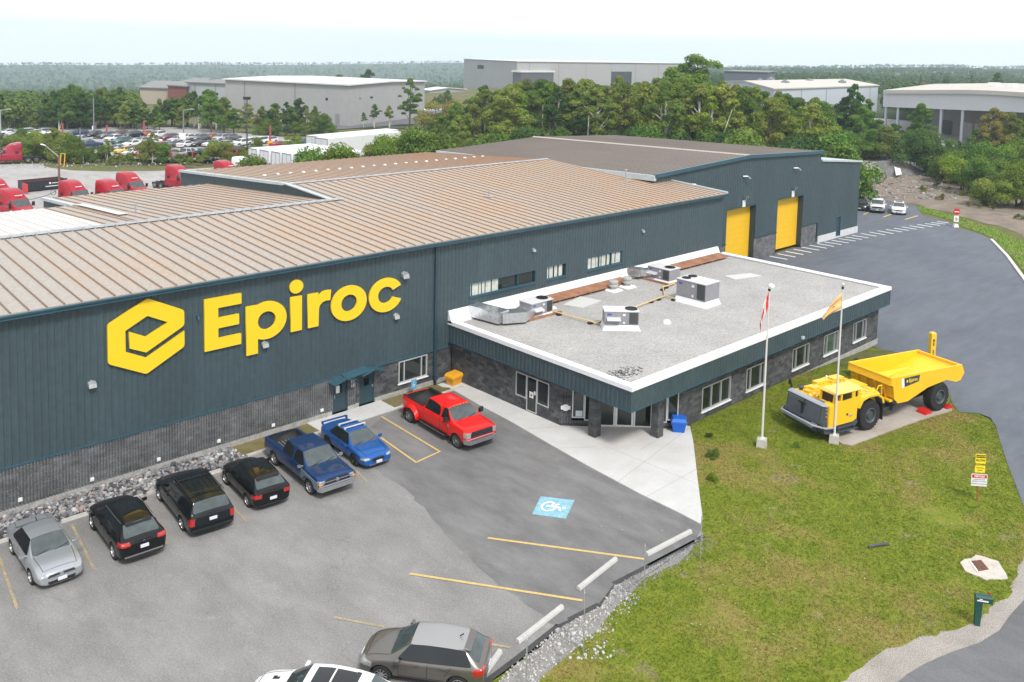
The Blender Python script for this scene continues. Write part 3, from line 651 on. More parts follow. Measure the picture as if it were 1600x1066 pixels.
def rtu(name,label,c,rot,sx,sy,sz,curb=.35,fans=((.5,0,.32),),hood=True,body=None,wide=1.0):
 t=thing(name,label,'rooftop unit',(c[0],c[1],ZR),rot,'air conditioning units on the flat roof')
 body=body or mat('unit_grey',(.26,.26,.28),.5,var=.08,scale=3)
 topm=mat('unit_top',(.62,.62,.62),.5)
 if curb>0:
  mb=MB();mb.hexa([(-sx/2-.12,-sy/2-.12,0),(sx/2+.12,-sy/2-.12,0),(sx/2+.12,sy/2+.12,0),(-sx/2-.12,sy/2+.12,0),(-sx/2+.02,-sy/2+.02,curb),(sx/2-.02,-sy/2+.02,curb),(sx/2-.02,sy/2-.02,curb),(-sx/2+.02,sy/2-.02,curb)]);mb.build('curb',m_whiter,t,world=False)
 z0=curb+.001
 mb=MB();mb.box((-sx/2,-sy/2,z0),(sx/2,sy/2,z0+sz));
 for k in(-.17,.16):mb.box((k*sx-.012,-sy/2-.012,z0),(k*sx+.012,-sy/2,z0+sz))
 mb.build('cabinet',body,t,world=False)
 mb=MB();mb.box((-sx/2-.03,-sy/2-.03,z0+sz),(sx/2+.03,sy/2+.03,z0+sz+.05));mb.build('lid',topm,t,world=False)
 for fx,fy,fr in fans:
  mb=MB();mb.lathe([(0,.015),(fr,.015),(fr,.05),(fr+.03,.05),(fr+.03,0)],(fx*sx/2,fy*sy/2,z0+sz+.05),n=20)
  for k in range(7):mb.box((fx*sx/2-fr,fy*sy/2-fr+.04+k*fr*.28,z0+sz+.095),(fx*sx/2+fr,fy*sy/2-fr+.05+k*fr*.28,z0+sz+.10))
  mb.build('fan',m_black,t,world=False)
 mb=MB();mb.box((sx*.22,-sy/2-.02,z0+.08),(sx/2-.04,-sy/2-.005,z0+sz-.04));
 for k in range(9):mb.box((sx*.22+k*sx*.026,-sy/2-.035,z0+.08),(sx*.22+k*sx*.026+.012,-sy/2-.02,z0+sz-.04))
 mb.build('coil_panel',mat('coil_dark',(.07,.075,.075),.6),t,world=False)
 if hood:
  mb=MB();mb.hexa([(-sx*.44,-sy/2-.34,z0+sz*.40),(-.04*sx,-sy/2-.34,z0+sz*.40),(-.04*sx,-sy/2-.0,z0+sz*.40),(-sx*.44,-sy/2,z0+sz*.40),(-sx*.44,-sy/2-.34,z0+sz*.44),(-.04*sx,-sy/2-.34,z0+sz*.44),(-.04*sx,-sy/2,z0+sz*.60),(-sx*.44,-sy/2,z0+sz*.60)]);mb.build('intake_hood',mat('unit_hood',(.5,.5,.52),.45),t,world=False)
 mb=MB();mb.box((-sx*.42,-sy/2-.018,z0+sz*.74),(-sx*.30,-sy/2-.004,z0+sz*.86));mb.build('badge',mat('badge_blue',(.05,.09,.35),.4),t,world=False)
 mb=MB();mb.box((sx*.03,-sy/2-.018,z0+sz*.70),(sx*.11,-sy/2-.004,z0+sz*.84));mb.box((sx*.04,-sy/2-.018,z0+sz*.12),(sx*.10,-sy/2-.004,z0+sz*.24));mb.build('warning_label',m_white,t,world=False)
 return t
rtu('rooftop_unit','grey air conditioning unit with one fan on a white curb, nearest the front parapet',(42.45,-7.55),math.radians(-43),2.1,1.1,.82,curb=.32,fans=((.62,0,.36),))
rtu('rooftop_unit','largest rooftop unit, a tall grey cabinet with two fans on a white curb',(50.95,-7.4),math.radians(-90),2.35,1.65,1.15,curb=.42,fans=((-.62,.5,.28),(-.62,-.4,.28)),hood=False)
rtu('rooftop_unit','low grey unit joined to the silver duct at the left end of the roof',(40.35,-2.3),0,1.95,1.1,.78,curb=.16,fans=((.55,0,.36),))
rtu('rooftop_unit','low grey unit on timber by the rusty sheet beyond the mushroom vents',(54.15,-2.2),math.radians(-90),2.0,1.35,.80,curb=.18,fans=((.5,.1,.36),))
m_foil=mat('foil_duct',(.62,.64,.66),.22,.85,var=.15,scale=5,bump=.6,bscale=8)
mb=MB()
pts=[(37.2,-.3),(37.2,-1.2),(37.6,-2.6),(38.3,-3.0),(39.3,-2.9)]
def ductseg(mb,a,b,w,z0,z1,w2=None):
 a,b=Vector((*a,0)),Vector((*b,0));d=(b-a).normalized();n=Vector((-d.y,d.x,0));w2=w2 or w
 mb.hexa([(*(a-n*w)[:2],z0),(*(b-n*w2)[:2],z0),(*(b+n*w2)[:2],z0),(*(a+n*w)[:2],z0),(*(a-n*w)[:2],z1),(*(b-n*w2)[:2],z1),(*(b+n*w2)[:2],z1),(*(a+n*w)[:2],z1)])
ductseg(mb,(36.9,-.08),(37.25,-2.55),.50,3.84,4.55);ductseg(mb,(37.22,-2.3),(38.6,-3.05),.52,3.842,4.48,.42);ductseg(mb,(38.3,-2.9),(39.4,-2.45),.45,3.838,4.44,.5)
for q in((36.95,-.5),(37.15,-1.8)):mb.box((q[0]-.1,q[1]-.05,3.70),(q[0]+.1,q[1]+.05,3.85))
tag(mb.build('air_duct',m_foil,None),'crumpled silver foil duct bending from the teal wall to the left rooftop unit','duct','ducts on the flat roof')
mb=MB();ductseg(mb,(52.6,-.1),(53.0,-1.0),.42,3.95,4.5);ductseg(mb,(52.9,-.7),(53.9,-1.35),.36,3.96,4.42)
tag(mb.build('air_duct',m_foil,None),'short silver duct from the wall into the far low rooftop unit','duct','ducts on the flat roof')
mb=MB();mb.box((38.9,-3.15,3.70),(41.9,-2.98,3.82));mb.box((38.9,-1.6,3.70),(41.9,-1.45,3.82));tag(mb.build('timber_sleepers',m_rust,None),'brown timber sleepers under the low unit with the foil duct','timber')
mb=MB();mb.box((53.1,-3.55,3.70),(55.3,-3.4,3.82));mb.box((53.0,-3.4,3.70),(53.15,-1.0,3.84));tag(mb.build('timber_sleepers',m_rust,None),'brown timber sleepers under the farther low rooftop unit','timber')
for(x,y,s,l)in((48.8,-1.75,1.0,'left of the two mushroom vents standing side by side on white pads'),(50.35,-1.75,1.0,'right of the two mushroom vents standing side by side on white pads'),(41.9,-1.75,.9,'single mushroom vent beside the low unit with the foil duct')):
 t=thing('mushroom_vent',l,'roof vent',(x,y,ZR),0,'mushroom vents on the flat roof')
 mb=MB();mb.hexa([(-.5,-.5,0),(.5,-.5,0),(.5,.5,0),(-.5,.5,0),(-.4,-.4,.12),(.4,-.4,.12),(.4,.4,.12),(-.4,.4,.12)]);mb.build('base',m_whiter,t,world=False)
 mb=MB();mb.lathe([(.22,.1),(.22,.3),(.36,.32),(.36,.42),(.28,.44),(.28,.56),(.34,.58),(.34,.70),(.26,.74),(0,.75)],(0,0,0),n=18);mb.build('cowl',mat('vent_cowl',(.45,.44,.42),.6,.2),t,smooth=False,world=False)
mb=MB();mb.lathe([(.28,0),(.26,.1),(.16,.2),(0,.23)],(45.46,-8.88,ZR),n=16);tag(mb.build('roof_drain_dome',m_white,None,smooth=True),'white dome on the gravel roof behind the nearest unit','roof drain','drain domes on the flat roof')
w=G(1205,446,ZR+.1);mb=MB();mb.lathe([(.25,0),(.23,.1),(.14,.2),(0,.22)],(w.x,w.y,ZR),n=16);tag(mb.build('roof_drain_dome',m_white,None,smooth=True),'white dome on the gravel roof near the top of the maple leaf flagpole','roof drain','drain domes on the flat roof')
for(pp,l)in((((880,476),(907,463),(940,470),(910,481)),'pale metal plate lying on the gravel by the rusty sheet'),(((1131,431),(1172,427),(1190,431),(1148,437)),'white plate lying on the gravel roof near the blue drive')):
 q=[G(a,b,ZR+.03)for a,b in pp];mb=MB();mb.hexa([(v.x,v.y,ZR+.004)for v in q[::-1]]+[(v.x,v.y,ZR+.04)for v in q[::-1]]);tag(mb.build('metal_plate',mat('plate_grey',(.55,.55,.53),.6),None),l,'metal plate','plates on the flat roof')
mb=MB()
zz=ZR+.16
pp=[(41.3,-2.6,zz),(41.6,-6.3,zz),(47.0,-5.6,zz),(50.1,-5.3,zz)]
for a,b in((0,1),(1,2),(2,3)):mb.tube([pp[a],pp[b]],.045,8)
mb.tube([(51.9,-3.8,zz),(53.5,-3.7,zz)],.045,8);mb.tube([(50.2,-5.35,zz),(50.0,-6.3,zz)],.045,8);mb.tube([(50.1,-5.3,zz),(51.9,-3.8,zz)],.045,8)
t=mb.build('gas_pipe',mat('pipe_yellow',(.62,.45,.18),.5),None);tag(t,'thin pale yellow gas pipe running between the rooftop units','pipe')
mb=MB()
for(x,y)in((41.35,-3.4),(41.55,-5.9),(42.3,-6.2),(48.4,-5.4),(49.3,-5.35),(50.05,-6.1),(51.6,-4.0),(52.3,-3.8)):mb.box((x-.16,y-.12,ZR+.002),(x+.16,y+.12,ZR+.12))
o=mb.build('pipe_block',m_black,None);o.parent=t
def sheet(name,pts,z,m,hf=None,seg=None,kind='structure',label=None):
 bm=bmesh.new();vs=[bm.verts.new((p[0],p[1],0))for p in pts];bm.faces.new(vs)
 bmesh.ops.triangulate(bm,faces=bm.faces[:])
 if hf:
  for _ in range(6):
   es=[e for e in bm.edges if e.calc_length()>(seg or 2.0)]
   if not es:break
   bmesh.ops.subdivide_edges(bm,edges=es,cuts=1);bmesh.ops.triangulate(bm,faces=bm.faces[:])
 for v in bm.verts:v.co.z=z+(hf(v.co.x,v.co.y)if hf else 0)
 bmesh.ops.recalc_face_normals(bm,faces=bm.faces[:])
 if sum(f.normal.z for f in bm.faces)<0:bmesh.ops.reverse_faces(bm,faces=bm.faces[:])
 me=bpy.data.meshes.new(name);bm.to_mesh(me);bm.free();me.materials.append(m)
 o=bpy.data.objects.new(name,me);COL.objects.link(o)
 if kind:o['kind']=kind
 if label:o['label']=label
 return o
def g2(p):w=G(*p);return(w.x,w.y)
def gh2(p):w=Gh(*p);return(w.x,w.y)
def wob(pts,amp,n=4,seed=3,closed=True):
 """subdivide a polygon outline and jitter it"""
 r=random.Random(seed);out=[]
 for i in range(len(pts)):
  a,b=pts[i],pts[(i+1)%len(pts)];out.append(a)
  L=math.hypot(b[0]-a[0],b[1]-a[1])
  for k in range(1,n):
   t=k/n;out.append((a[0]+(b[0]-a[0])*t+r.uniform(-amp,amp),a[1]+(b[1]-a[1])*t+r.uniform(-amp,amp)))
 return out
def asphalt(name,c1,c2,big=.12,fine=.35,fs=38,rough=.9,stain=.3,streak=None,streakc=(.3,.3,.3)):
 m=bpy.data.materials.new(name);nt,N,L=nodes(m);b=N['Principled BSDF'];b.inputs['Roughness'].default_value=rough;b.inputs['Specular IOR Level'].default_value=.3
 g=N.new('ShaderNodeNewGeometry');P=g.outputs['Position']
 def noise(s,d=4,vec=None,r=.6):
  n=N.new('ShaderNodeTexNoise');n.inputs['Scale'].default_value=s;n.inputs['Detail'].default_value=d;n.inputs['Roughness'].default_value=r;L.new(vec or P,n.inputs['Vector']);return n.outputs['Fac']
 def mr(src,a,b_,c,d):
  x=N.new('ShaderNodeMapRange');x.inputs['From Min'].default_value=a;x.inputs['From Max'].default_value=b_;x.inputs['To Min'].default_value=c;x.inputs['To Max'].default_value=d;L.new(src,x.inputs['Value']);return x.outputs[0]
 mx=N.new('ShaderNodeMix');mx.data_type='RGBA';mx.inputs['A'].default_value=(*c1,1);mx.inputs['B'].default_value=(*c2,1)
 L.new(mr(noise(big,5),.35,.65,0,1),mx.inputs['Factor'])
 mp=N.new('ShaderNodeMapping');mp.inputs['Scale'].default_value=streak or(.9,.35,1);mp.inputs['Rotation'].default_value=(0,0,.7);L.new(P,mp.inputs['Vector'])
 s2=mr(noise(1.0,6,mp.outputs[0],.65),.3,.7,1-stain,1+stain)
 f=mr(noise(fs,3,None,.8),.3,.7,1-fine,1+fine)
 vo=N.new('ShaderNodeTexVoronoi');vo.inputs['Scale'].default_value=fs*.6;L.new(P,vo.inputs['Vector']);sp=mr(vo.outputs['Distance'],0,.35,1.0+fine*.9,1.0)
 mu=N.new('ShaderNodeMath');mu.operation='MULTIPLY';L.new(s2,mu.inputs[0]);L.new(f,mu.inputs[1])
 mu2=N.new('ShaderNodeMath');mu2.operation='MULTIPLY';L.new(mu.outputs[0],mu2.inputs[0]);L.new(sp,mu2.inputs[1])
 vm=N.new('ShaderNodeVectorMath');vm.operation='SCALE';L.new(mx.outputs['Result'],vm.inputs[0]);L.new(mu2.outputs[0],vm.inputs['Scale']);
 n5=noise(.55,7,None,.72);sc=mr(n5,.58,.72,0,.45)
 mx2=N.new('ShaderNodeMix');mx2.data_type='RGBA';L.new(vm.outputs[0],mx2.inputs['A']);mx2.inputs['B'].default_value=(*streakc,1);L.new(sc,mx2.inputs['Factor'])
 vc=N.new('ShaderNodeTexVoronoi');vc.feature='DISTANCE_TO_EDGE';vc.inputs['Scale'].default_value=.16
 nw=N.new('ShaderNodeTexNoise');nw.inputs['Scale'].default_value=.8;nw.inputs['Detail'].default_value=4;L.new(P,nw.inputs['Vector'])
 va=N.new('ShaderNodeVectorMath');va.operation='MULTIPLY_ADD';L.new(nw.outputs['Color'],va.inputs[0]);va.inputs[1].default_value=(2.2,2.2,0);L.new(P,va.inputs[2]);L.new(va.outputs[0],vc.inputs['Vector'])
 cr=mr(vc.outputs['Distance'],.0006,.003,.86,1.0)
 vm2=N.new('ShaderNodeVectorMath');vm2.operation='SCALE';L.new(mx2.outputs['Result'],vm2.inputs[0]);L.new(cr,vm2.inputs['Scale']);L.new(vm2.outputs[0],b.inputs['Base Color'])
 bp=N.new('ShaderNodeBump');bp.inputs['Strength'].default_value=.35;bp.inputs['Distance'].default_value=.01;L.new(noise(fs,2),bp.inputs['Height']);L.new(bp.outputs['Normal'],b.inputs['Normal'])
 MATS[name]=m;return m
m_asp_old=asphalt('old_asphalt',(.258,.25,.242),(.20,.197,.192),stain=.14,fine=.27,fs=15,streakc=(.35,.335,.31))
m_asp_new=asphalt('patched_asphalt',(.145,.145,.147),(.18,.176,.172),fine=.25,stain=.25,streakc=(.24,.235,.225))
m_asp_drive=asphalt('blue_drive_asphalt',(.108,.122,.146),(.13,.145,.168),fine=.14,stain=.12,fs=30,streak=(.25,1.2,1),streakc=(.165,.18,.20))
m_asp_road=asphalt('road_asphalt',(.12,.122,.128),(.15,.15,.155),fine=.25,stain=.15,streakc=(.2,.2,.2))
m_asp_yard=asphalt('yard_asphalt',(.37,.355,.34),(.31,.30,.29),fine=.1,stain=.15,fs=10,streakc=(.44,.42,.40))
m_side=mat('sidewalk_concrete',(.50,.495,.48),.85,var=.09,scale=.6,fine=.06,fscale=14)
m_kerb=mat('kerb_concrete',(.44,.42,.39),.9,var=.15,scale=1.5,fine=.12,fscale=12)
def grassmat(name,cols,s1=.22,s2=1.6):
 m=bpy.data.materials.new(name);nt,N,L=nodes(m);b=N['Principled BSDF'];b.inputs['Roughness'].default_value=.9;b.inputs['Specular IOR Level'].default_value=.2
 g=N.new('ShaderNodeNewGeometry');P=g.outputs['Position']
 def noise(s,d=4,r=.6,off=0):
  n=N.new('ShaderNodeTexNoise');n.inputs['Scale'].default_value=s;n.inputs['Detail'].default_value=d;n.inputs['Roughness'].default_value=r
  if off:
   mp=N.new('ShaderNodeMapping');mp.inputs['Location'].default_value=(off,off*2,off);L.new(P,mp.inputs['Vector']);L.new(mp.outputs[0],n.inputs['Vector'])
  else:L.new(P,n.inputs['Vector'])
  return n.outputs['Fac']
 def mr(src,a,b_,c=0,d=1):
  x=N.new('ShaderNodeMapRange');x.inputs['From Min'].default_value=a;x.inputs['From Max'].default_value=b_;x.inputs['To Min'].default_value=c;x.inputs['To Max'].default_value=d;L.new(src,x.inputs['Value']);return x.outputs[0]
 def mix(a,b_,f):
  x=N.new('ShaderNodeMix');x.data_type='RGBA'
  if isinstance(a,tuple):x.inputs['A'].default_value=(*a,1)
  else:L.new(a,x.inputs['A'])
  x.inputs['B'].default_value=(*b_,1);L.new(f,x.inputs['Factor']);return x.outputs['Result']
 c=mix(cols[0],cols[1],mr(noise(s2,5),.35,.65))
 c=mix(c,cols[2],mr(noise(s1,5,.65,11),.47,.62,0,.85))
 c=mix(c,cols[3],mr(noise(s1*1.9,6,.7,31),.60,.70,0,.8))
 f=mr(noise(11,4,.85),.3,.7,.68,1.35)
 vm=N.new('ShaderNodeVectorMath');vm.operation='SCALE';L.new(c,vm.inputs[0]);L.new(f,vm.inputs['Scale']);L.new(vm.outputs[0],b.inputs['Base Color'])
 bp=N.new('ShaderNodeBump');bp.inputs['Strength'].default_value=.8;bp.inputs['Distance'].default_value=.04;L.new(noise(22,3,.8),bp.inputs['Height']);L.new(bp.outputs['Normal'],b.inputs['Normal'])
 MATS[name]=m;return m
GC=((.120,.165,.014),(.185,.215,.023),(.25,.20,.062),(.26,.21,.135))
m_lawn=grassmat('lawn',GC)
m_rough=grassmat('rough_ground',((.09,.11,.03),(.14,.14,.05),(.15,.115,.065),(.20,.165,.12)),s1=.06,s2=.6)
m_dirt=mat('dirt',(.20,.16,.125),.95,var=.3,scale=.5,fine=.25,fscale=9,bump=.5)
m_gravel=mat('pale_gravel',(.30,.275,.245),.95,var=.18,scale=.8,fine=.4,fscale=24,bump=.7,bscale=24)
def far_row(px):
 """row of the distant hill skyline for a pixel column"""
 pts=[(-600,100),(0,97.5),(60,96.5),(150,97.5),(260,97),(330,96),(420,97),(560,95.5),(700,94),(800,93.5),(880,96.5),(1000,101),(1130,103.5),(1200,102.5),(1300,101.8),(1380,101),(1490,100),(1540,103),(1700,101),(2200,100)]
 for(a,b),(c,d)in zip(pts,pts[1:]):
  if a<=px<=c:return b+(d-b)*(px-a)/(c-a)
 return 101
def plane_row(px):return 60.4+(96.2-60.4)*px/1500.0
def dirpx(px):
 d=ray(px,100.0);d.z=0;return d.normalized()
def land_z(x,y):
 """height of the land: level near the site, sinking with distance so that the land ends below the skyline"""
 dx,dy=x-CO.x,y-CO.y;r=math.hypot(dx,dy)
 if r<230:return 0.0
 z=dx*CW.x+dy*CW.y
 if z<50:return 0.0
 px=CCX+CF*(dx*CR.x+dy*CR.y)/z
 px=max(-700,min(2300,px))
 hr=plane_row(px);drop=(98+(2.5)-hr)/CF
 return sm(230,420,r)*min(0.0,4.1-(99+22*(1-sm(780,1000,px))-hr)*r/CF)
mbx=[]
NA,radii=150,[230,270,330,420,520,650,800,1000,1250,1500,1800,2200,2700,3300,4000]
verts,faces=[],[]
angs=[]
base=math.atan2(CW.y,CW.x)
for i in range(NA+1):angs.append(base+math.radians(60)-math.radians(120)*i/NA)
def hillz(ang,r):
 dx,dy=math.cos(ang)*r,math.sin(ang)*r
 z=land_z(CO.x+dx,CO.y+dy)
 d=Vector((dx,dy,0));zz=d.dot(CW);px=CCX+CF*(d.dot(CR))/zz if zz>1 else 800
 px=max(-700,min(2300,px))
 row=far_row(px)+4.5
 lo,hi=-400.0,400.0
 for _ in range(30):
  m=(lo+hi)/2
  if proj((CO.x+dx,CO.y+dy,m))[1]>row:lo=m
  else:hi=m
 skyline=(lo+hi)/2
 start=1500 if px<900 else 2300
 t=sm(start,3100,r)
 n=mnoise.noise(Vector((dx*.0016,dy*.0016,.3)))*16+mnoise.noise(Vector((dx*.005,dy*.005,7.3)))*5
 if r>=2900:n*=.1
 return z*(1-t)+(skyline+n*(1-t*.7))*t-(0 if r<3500 else(r-3400)*.2)+n*.25*sm(700,1500,r)*(1-t)
for r in radii:
 for a in angs:verts.append((CO.x+math.cos(a)*r,CO.y+math.sin(a)*r,hillz(a,r)-.04))
for j in range(len(radii)-1):
 for i in range(NA):
  a=j*(NA+1)+i;faces.append((a,a+NA+1,a+NA+2,a+1))
me=bpy.data.meshes.new('hills');me.from_pydata(verts,[],faces);me.polygons.foreach_set('use_smooth',[True]*len(faces));me.update()
m_forest=mat('forest_floor',(.035,.055,.022),.95,col2=(.06,.085,.028),scale=.02,fine=.35,fscale=.25)
me.materials.append(m_forest);hills=bpy.data.objects.new('hills',me);COL.objects.link(hills);hills['kind']='structure'
sheet('ground',[(-300,-300),(400,-300),(400,330),(-300,330)],-.75,mat('soil',(.12,.11,.06),.95,var=.3,scale=.05))
def circ(r,n=48):return[(CO.x+r*math.cos(2*PI*i/n),CO.y+r*math.sin(2*PI*i/n))for i in range(n)]
sheet('rough_ground',[(-290,5),(70,5),(70,-14),(48,-80),(300,-110),(390,0),(380,320),(-290,320)],-.06,m_rough,hf=hg,seg=14)
sheet('apron',[(-80,5),(-80,-100),(48,-100),(48,-80),(70,-14),(70,5)],-.07,m_rough,hf=hg,seg=5)
LOT=[(-14,-.4),(34.9,-.4),(36.5,-9),(38.5,-15),g2((1099,838)),g2((1086,846)),g2((1012,885)),g2((960,912)),g2((935,945)),g2((890,968)),g2((872,978)),g2((800,1035)),g2((740,1080)),g2((560,1180)),(6,-26),(-14,-26)]
sheet('parking_lot',LOT,0.0,m_asp_old,hf=None)
PAT=[(33.8,-.9),g2((598,652)),g2((545,700)),g2((590,735)),g2((640,770)),g2((668,800)),g2((720,860)),g2((770,905)),g2((830,950)),g2((868,978)),g2((890,968)),g2((935,945)),g2((960,912)),g2((1012,885)),g2((1086,846)),g2((1096,826)),(38.5,-15.5),(36.5,-9.5)]
sheet('repaved_lot',PAT[:1]+wob(PAT[1:10],.09,5,5)[:-4]+PAT[10:],.006,m_asp_new)
st=[(590,735),(640,770),(668,800),(720,860),(770,905),(830,950),(868,978)]
def slab(name,pts,z0,z1,m,hf=None,seg=3):
 """raised slab with real sides"""
 bm=bmesh.new();vs=[bm.verts.new((p[0],p[1],0))for p in pts];f=bm.faces.new(vs);f.normal_update()
 if f.normal.z<0:f.normal_flip()
 r=bmesh.ops.extrude_face_region(bm,geom=[f]);top=[v for v in r['geom']if isinstance(v,bmesh.types.BMVert)]
 for v in bm.verts:v.co.z=z0+(hf(v.co.x,v.co.y)if hf else 0)
 for v in top:v.co.z=z1+(hf(v.co.x,v.co.y)if hf else 0)
 bmesh.ops.recalc_face_normals(bm,faces=bm.faces[:])
 me=bpy.data.meshes.new(name);bm.to_mesh(me);bm.free();me.materials.append(m);o=bpy.data.objects.new(name,me);COL.objects.link(o);o['kind']='structure';return o
SW=[(35.3,-.3),(33.9,-.3),(33.9,-.75),g2((700,606)),g2((745,632)),g2((800,661)),g2((860,696)),g2((920,730)),g2((1000,773)),g2((1060,802)),g2((1094,820)),g2((1098,812)),g2((1090,750)),g2((1083,690)),g2((1078,668)),(40.6,-13.9),(35.3,-9.3)]
slab('sidewalk',SW,-.2,.055,m_side)
SW2=[(26.3,-.05),(26.3,-1.0),g2((480,668)),g2((500,678)),g2((640,634)),(29.9,-1.5),(29.9,-.05)]
SW2=[(24.9,-.05),(24.9,-1.65),(31.5,-1.65),(31.5,-1.45),(29.8,-1.45),(29.8,-.05)]
slab('doorstep_slab',SW2,-.2,.05,m_side)
mb=MB();mb.box((31.4,-1.62,-.2),(34.9,-1.45,.07));mb.box((20.6,-1.62,-.2),(24.9,-1.42,.07));tag(mb.build('kerb',m_kerb,None),kind='structure')
sheet('mossy_strip',[(29.8,-.05),(29.8,-1.45),(34.9,-1.45),(34.9,-.05)],.012,mat('moss_dirt',(.20,.15,.075),.95,col2=(.09,.10,.02),scale=1.3,fine=.2,fscale=14))
sheet('mossy_strip',[(20.3,-.05),(20.3,-1.45),(24.9,-1.45),(24.9,-.05)],.012,MATS['moss_dirt'])
mb=MB()
def groove(mb,a,b,z,w=.012):
 a,b=Vector((*a,z)),Vector((*b,z));d=(b-a).normalized();n=Vector((-d.y,d.x,0))*w;mb.face([a-n,b-n,b+n,a+n])
for a,b in(((1077,670),(965,755)),((1088,735),(1010,778)),((925,690),(1015,727)),((1015,727),(1093,760)),((880,668),(820,672)),((930,700),(870,702)),((1000,705),(1025,690))):groove(mb,g2(a),g2(b),.0595)
tag(mb.build('sidewalk_joints',mat('joint_grey',(.33,.33,.32),.9),None),kind='structure')
DR=[(99.5,5.9),(65.2,5.9),(65.2,-12.0),gh2((1371,545)),gh2((1405,552)),gh2((1440,558)),gh2((1470,585)),g2((1490,628)),g2((1500,640)),g2((1530,641)),g2((1548,648)),g2((1556,662)),g2((1563,690)),g2((1574,725)),g2((1586,755)),g2((1597,785)),g2((1612,830)),g2((1640,880)),(44,-60),(70,-70),(95,-35),gh2((1680,560)),gh2((1640,500)),gh2((1600,437)),gh2((1573,400)),gh2((1548,374)),gh2((1530,366)),gh2((1495,357)),gh2((1480,346)),gh2((1440,337)),gh2((1432,322)),(130,12),(133,17),(104,32),(99.5,30)]
sheet('drive',DR,.015,m_asp_drive,hf=hg,seg=2.5)
RD=[g2((1392,1075)),g2((1420,1052)),g2((1450,1035)),g2((1490,1018)),g2((1530,1005)),g2((1562,985)),g2((1578,962)),g2((1600,938)),g2((1640,900)),(50,-60),(10,-60)]
sheet('road',RD,.012,m_asp_road)
SH=[g2((1300,1080)),g2((1330,1052)),g2((1378,1018)),g2((1430,998)),g2((1490,985)),g2((1530,972)),g2((1545,950)),g2((1575,935)),g2((1590,900)),g2((1600,870)),g2((1640,880))]+RD[::-1][2:]
sheet('gravel_shoulder',wob(SH[:10],.12,4,8)[:-3]+SH[10:],-.002,m_gravel)
LAWN=[(40.5,-13.95),(66,-13.95),(67.4,-14.6),(66,-20),g2((1500,633)),g2((1530,641)),g2((1552,655)),g2((1566,690)),g2((1590,755)),g2((1620,850)),g2((1650,900)),(42,-60),(8,-60),(6,-27),g2((700,1110)),g2((790,1050)),g2((872,990)),g2((935,955)),g2((960,920)),g2((1012,890)),g2((1086,850)),g2((1098,838)),g2((1094,790)),g2((1088,740)),g2((1082,690)),g2((1077,668))]
lawn=sheet('lawn',LAWN,-.012,m_lawn,hf=hg,seg=2.5)
YARD=[g2((-80,258)),g2((0,257)),g2((60,256)),g2((78,262)),g2((110,266)),g2((170,268)),g2((250,267)),g2((330,262)),g2((372,257)),g2((420,262)),(100,60),(62,37.5),(-60,20),(-80,60)]
sheet('yard',YARD,-.02,m_asp_yard)
LOTB=[g2((-60,212)),g2((0,207)),g2((120,200)),g2((200,197)),g2((300,199)),g2((440,214)),g2((500,222)),g2((470,234)),g2((430,232)),g2((390,240)),g2((330,250)),g2((240,250)),g2((190,246)),g2((130,247)),g2((100,238)),g2((0,240)),g2((-60,242))]
sheet('dealer_lot',LOTB,-.03,m_asp_yard)
sheet('bare_ground',wob([gh2((1345,318)),gh2((1432,318)),gh2((1500,338)),gh2((1560,352)),gh2((1600,372)),gh2((1660,380)),gh2((1620,320)),gh2((1560,300)),gh2((1480,285)),gh2((1440,268)),gh2((1400,262)),gh2((1340,262))],1.0,3,9),-.03,m_dirt,hf=hg,seg=6)
VG=[gh2((1432,320)),gh2((1480,334)),gh2((1540,352)),gh2((1600,378)),gh2((1680,420)),gh2((1680,470)),gh2((1640,490)),gh2((1603,432)),gh2((1576,396)),gh2((1550,371)),gh2((1500,352)),gh2((1484,343)),gh2((1442,332))]
sheet('verge',wob(VG,.25,3,4),-.012,grassmat('verge_grass',((.11,.20,.02),(.15,.24,.03),(.2,.2,.06),(.22,.19,.11))),hf=hg,seg=4)
mb=MB()
kp=[gh2(q)for q in((1549,375),(1573,400),(1601,438),(1640,495),(1690,570))]
for a,b in zip(kp,kp[1:]):
 a_,b_=Vector((*a,0)),Vector((*b,0));d=(b_-a_).normalized();n=Vector((-d.y,d.x,0))*.16
 mb.hexa([(*(a_-n)[:2],hg(*a)-.1),(*(b_-n)[:2],hg(*b)-.1),(*(b_+n)[:2],hg(*b)-.1),(*(a_+n)[:2],hg(*a)-.1),(*(a_-n)[:2],hg(*a)+.14),(*(b_-n)[:2],hg(*b)+.14),(*(b_+n)[:2],hg(*b)+.14),(*(a_+n)[:2],hg(*a)+.14)])
tag(mb.build('kerb',mat('pale_kerb',(.6,.57,.52),.8),None),kind='structure')
PAD=[g2((1487,640)),g2((1322,697)),g2((1298,684)),(41.5,-18.2),(55.5,-17.6),(55.6,-20.9)]
ML=lambda x,y:(48.3-.9681*x-.2504*y,-19.6+.2504*x-.9681*y)
PAD=[g2((1488,638)),g2((1330,697)),g2((1315,694)),ML(1.6,-1.9),ML(-8.0,-1.9)]
slab('concrete_pad',PAD,-.3,.05,mat('pad_concrete',(.42,.40,.37),.85,col2=(.33,.27,.22),scale=.5,fine=.08,fscale=8))
m_yl=mat('faded_yellow_line',(.62,.42,.13),.8,col2=(.50,.37,.16),scale=1.2,fine=.2,fscale=16)
m_yl2=mat('worn_yellow_line',(.42,.32,.17),.85,col2=(.24,.21,.17),scale=2.5,fine=.25,fscale=16)
m_wl=mat('white_line',(.78,.78,.76),.7,fine=.08,fscale=12)
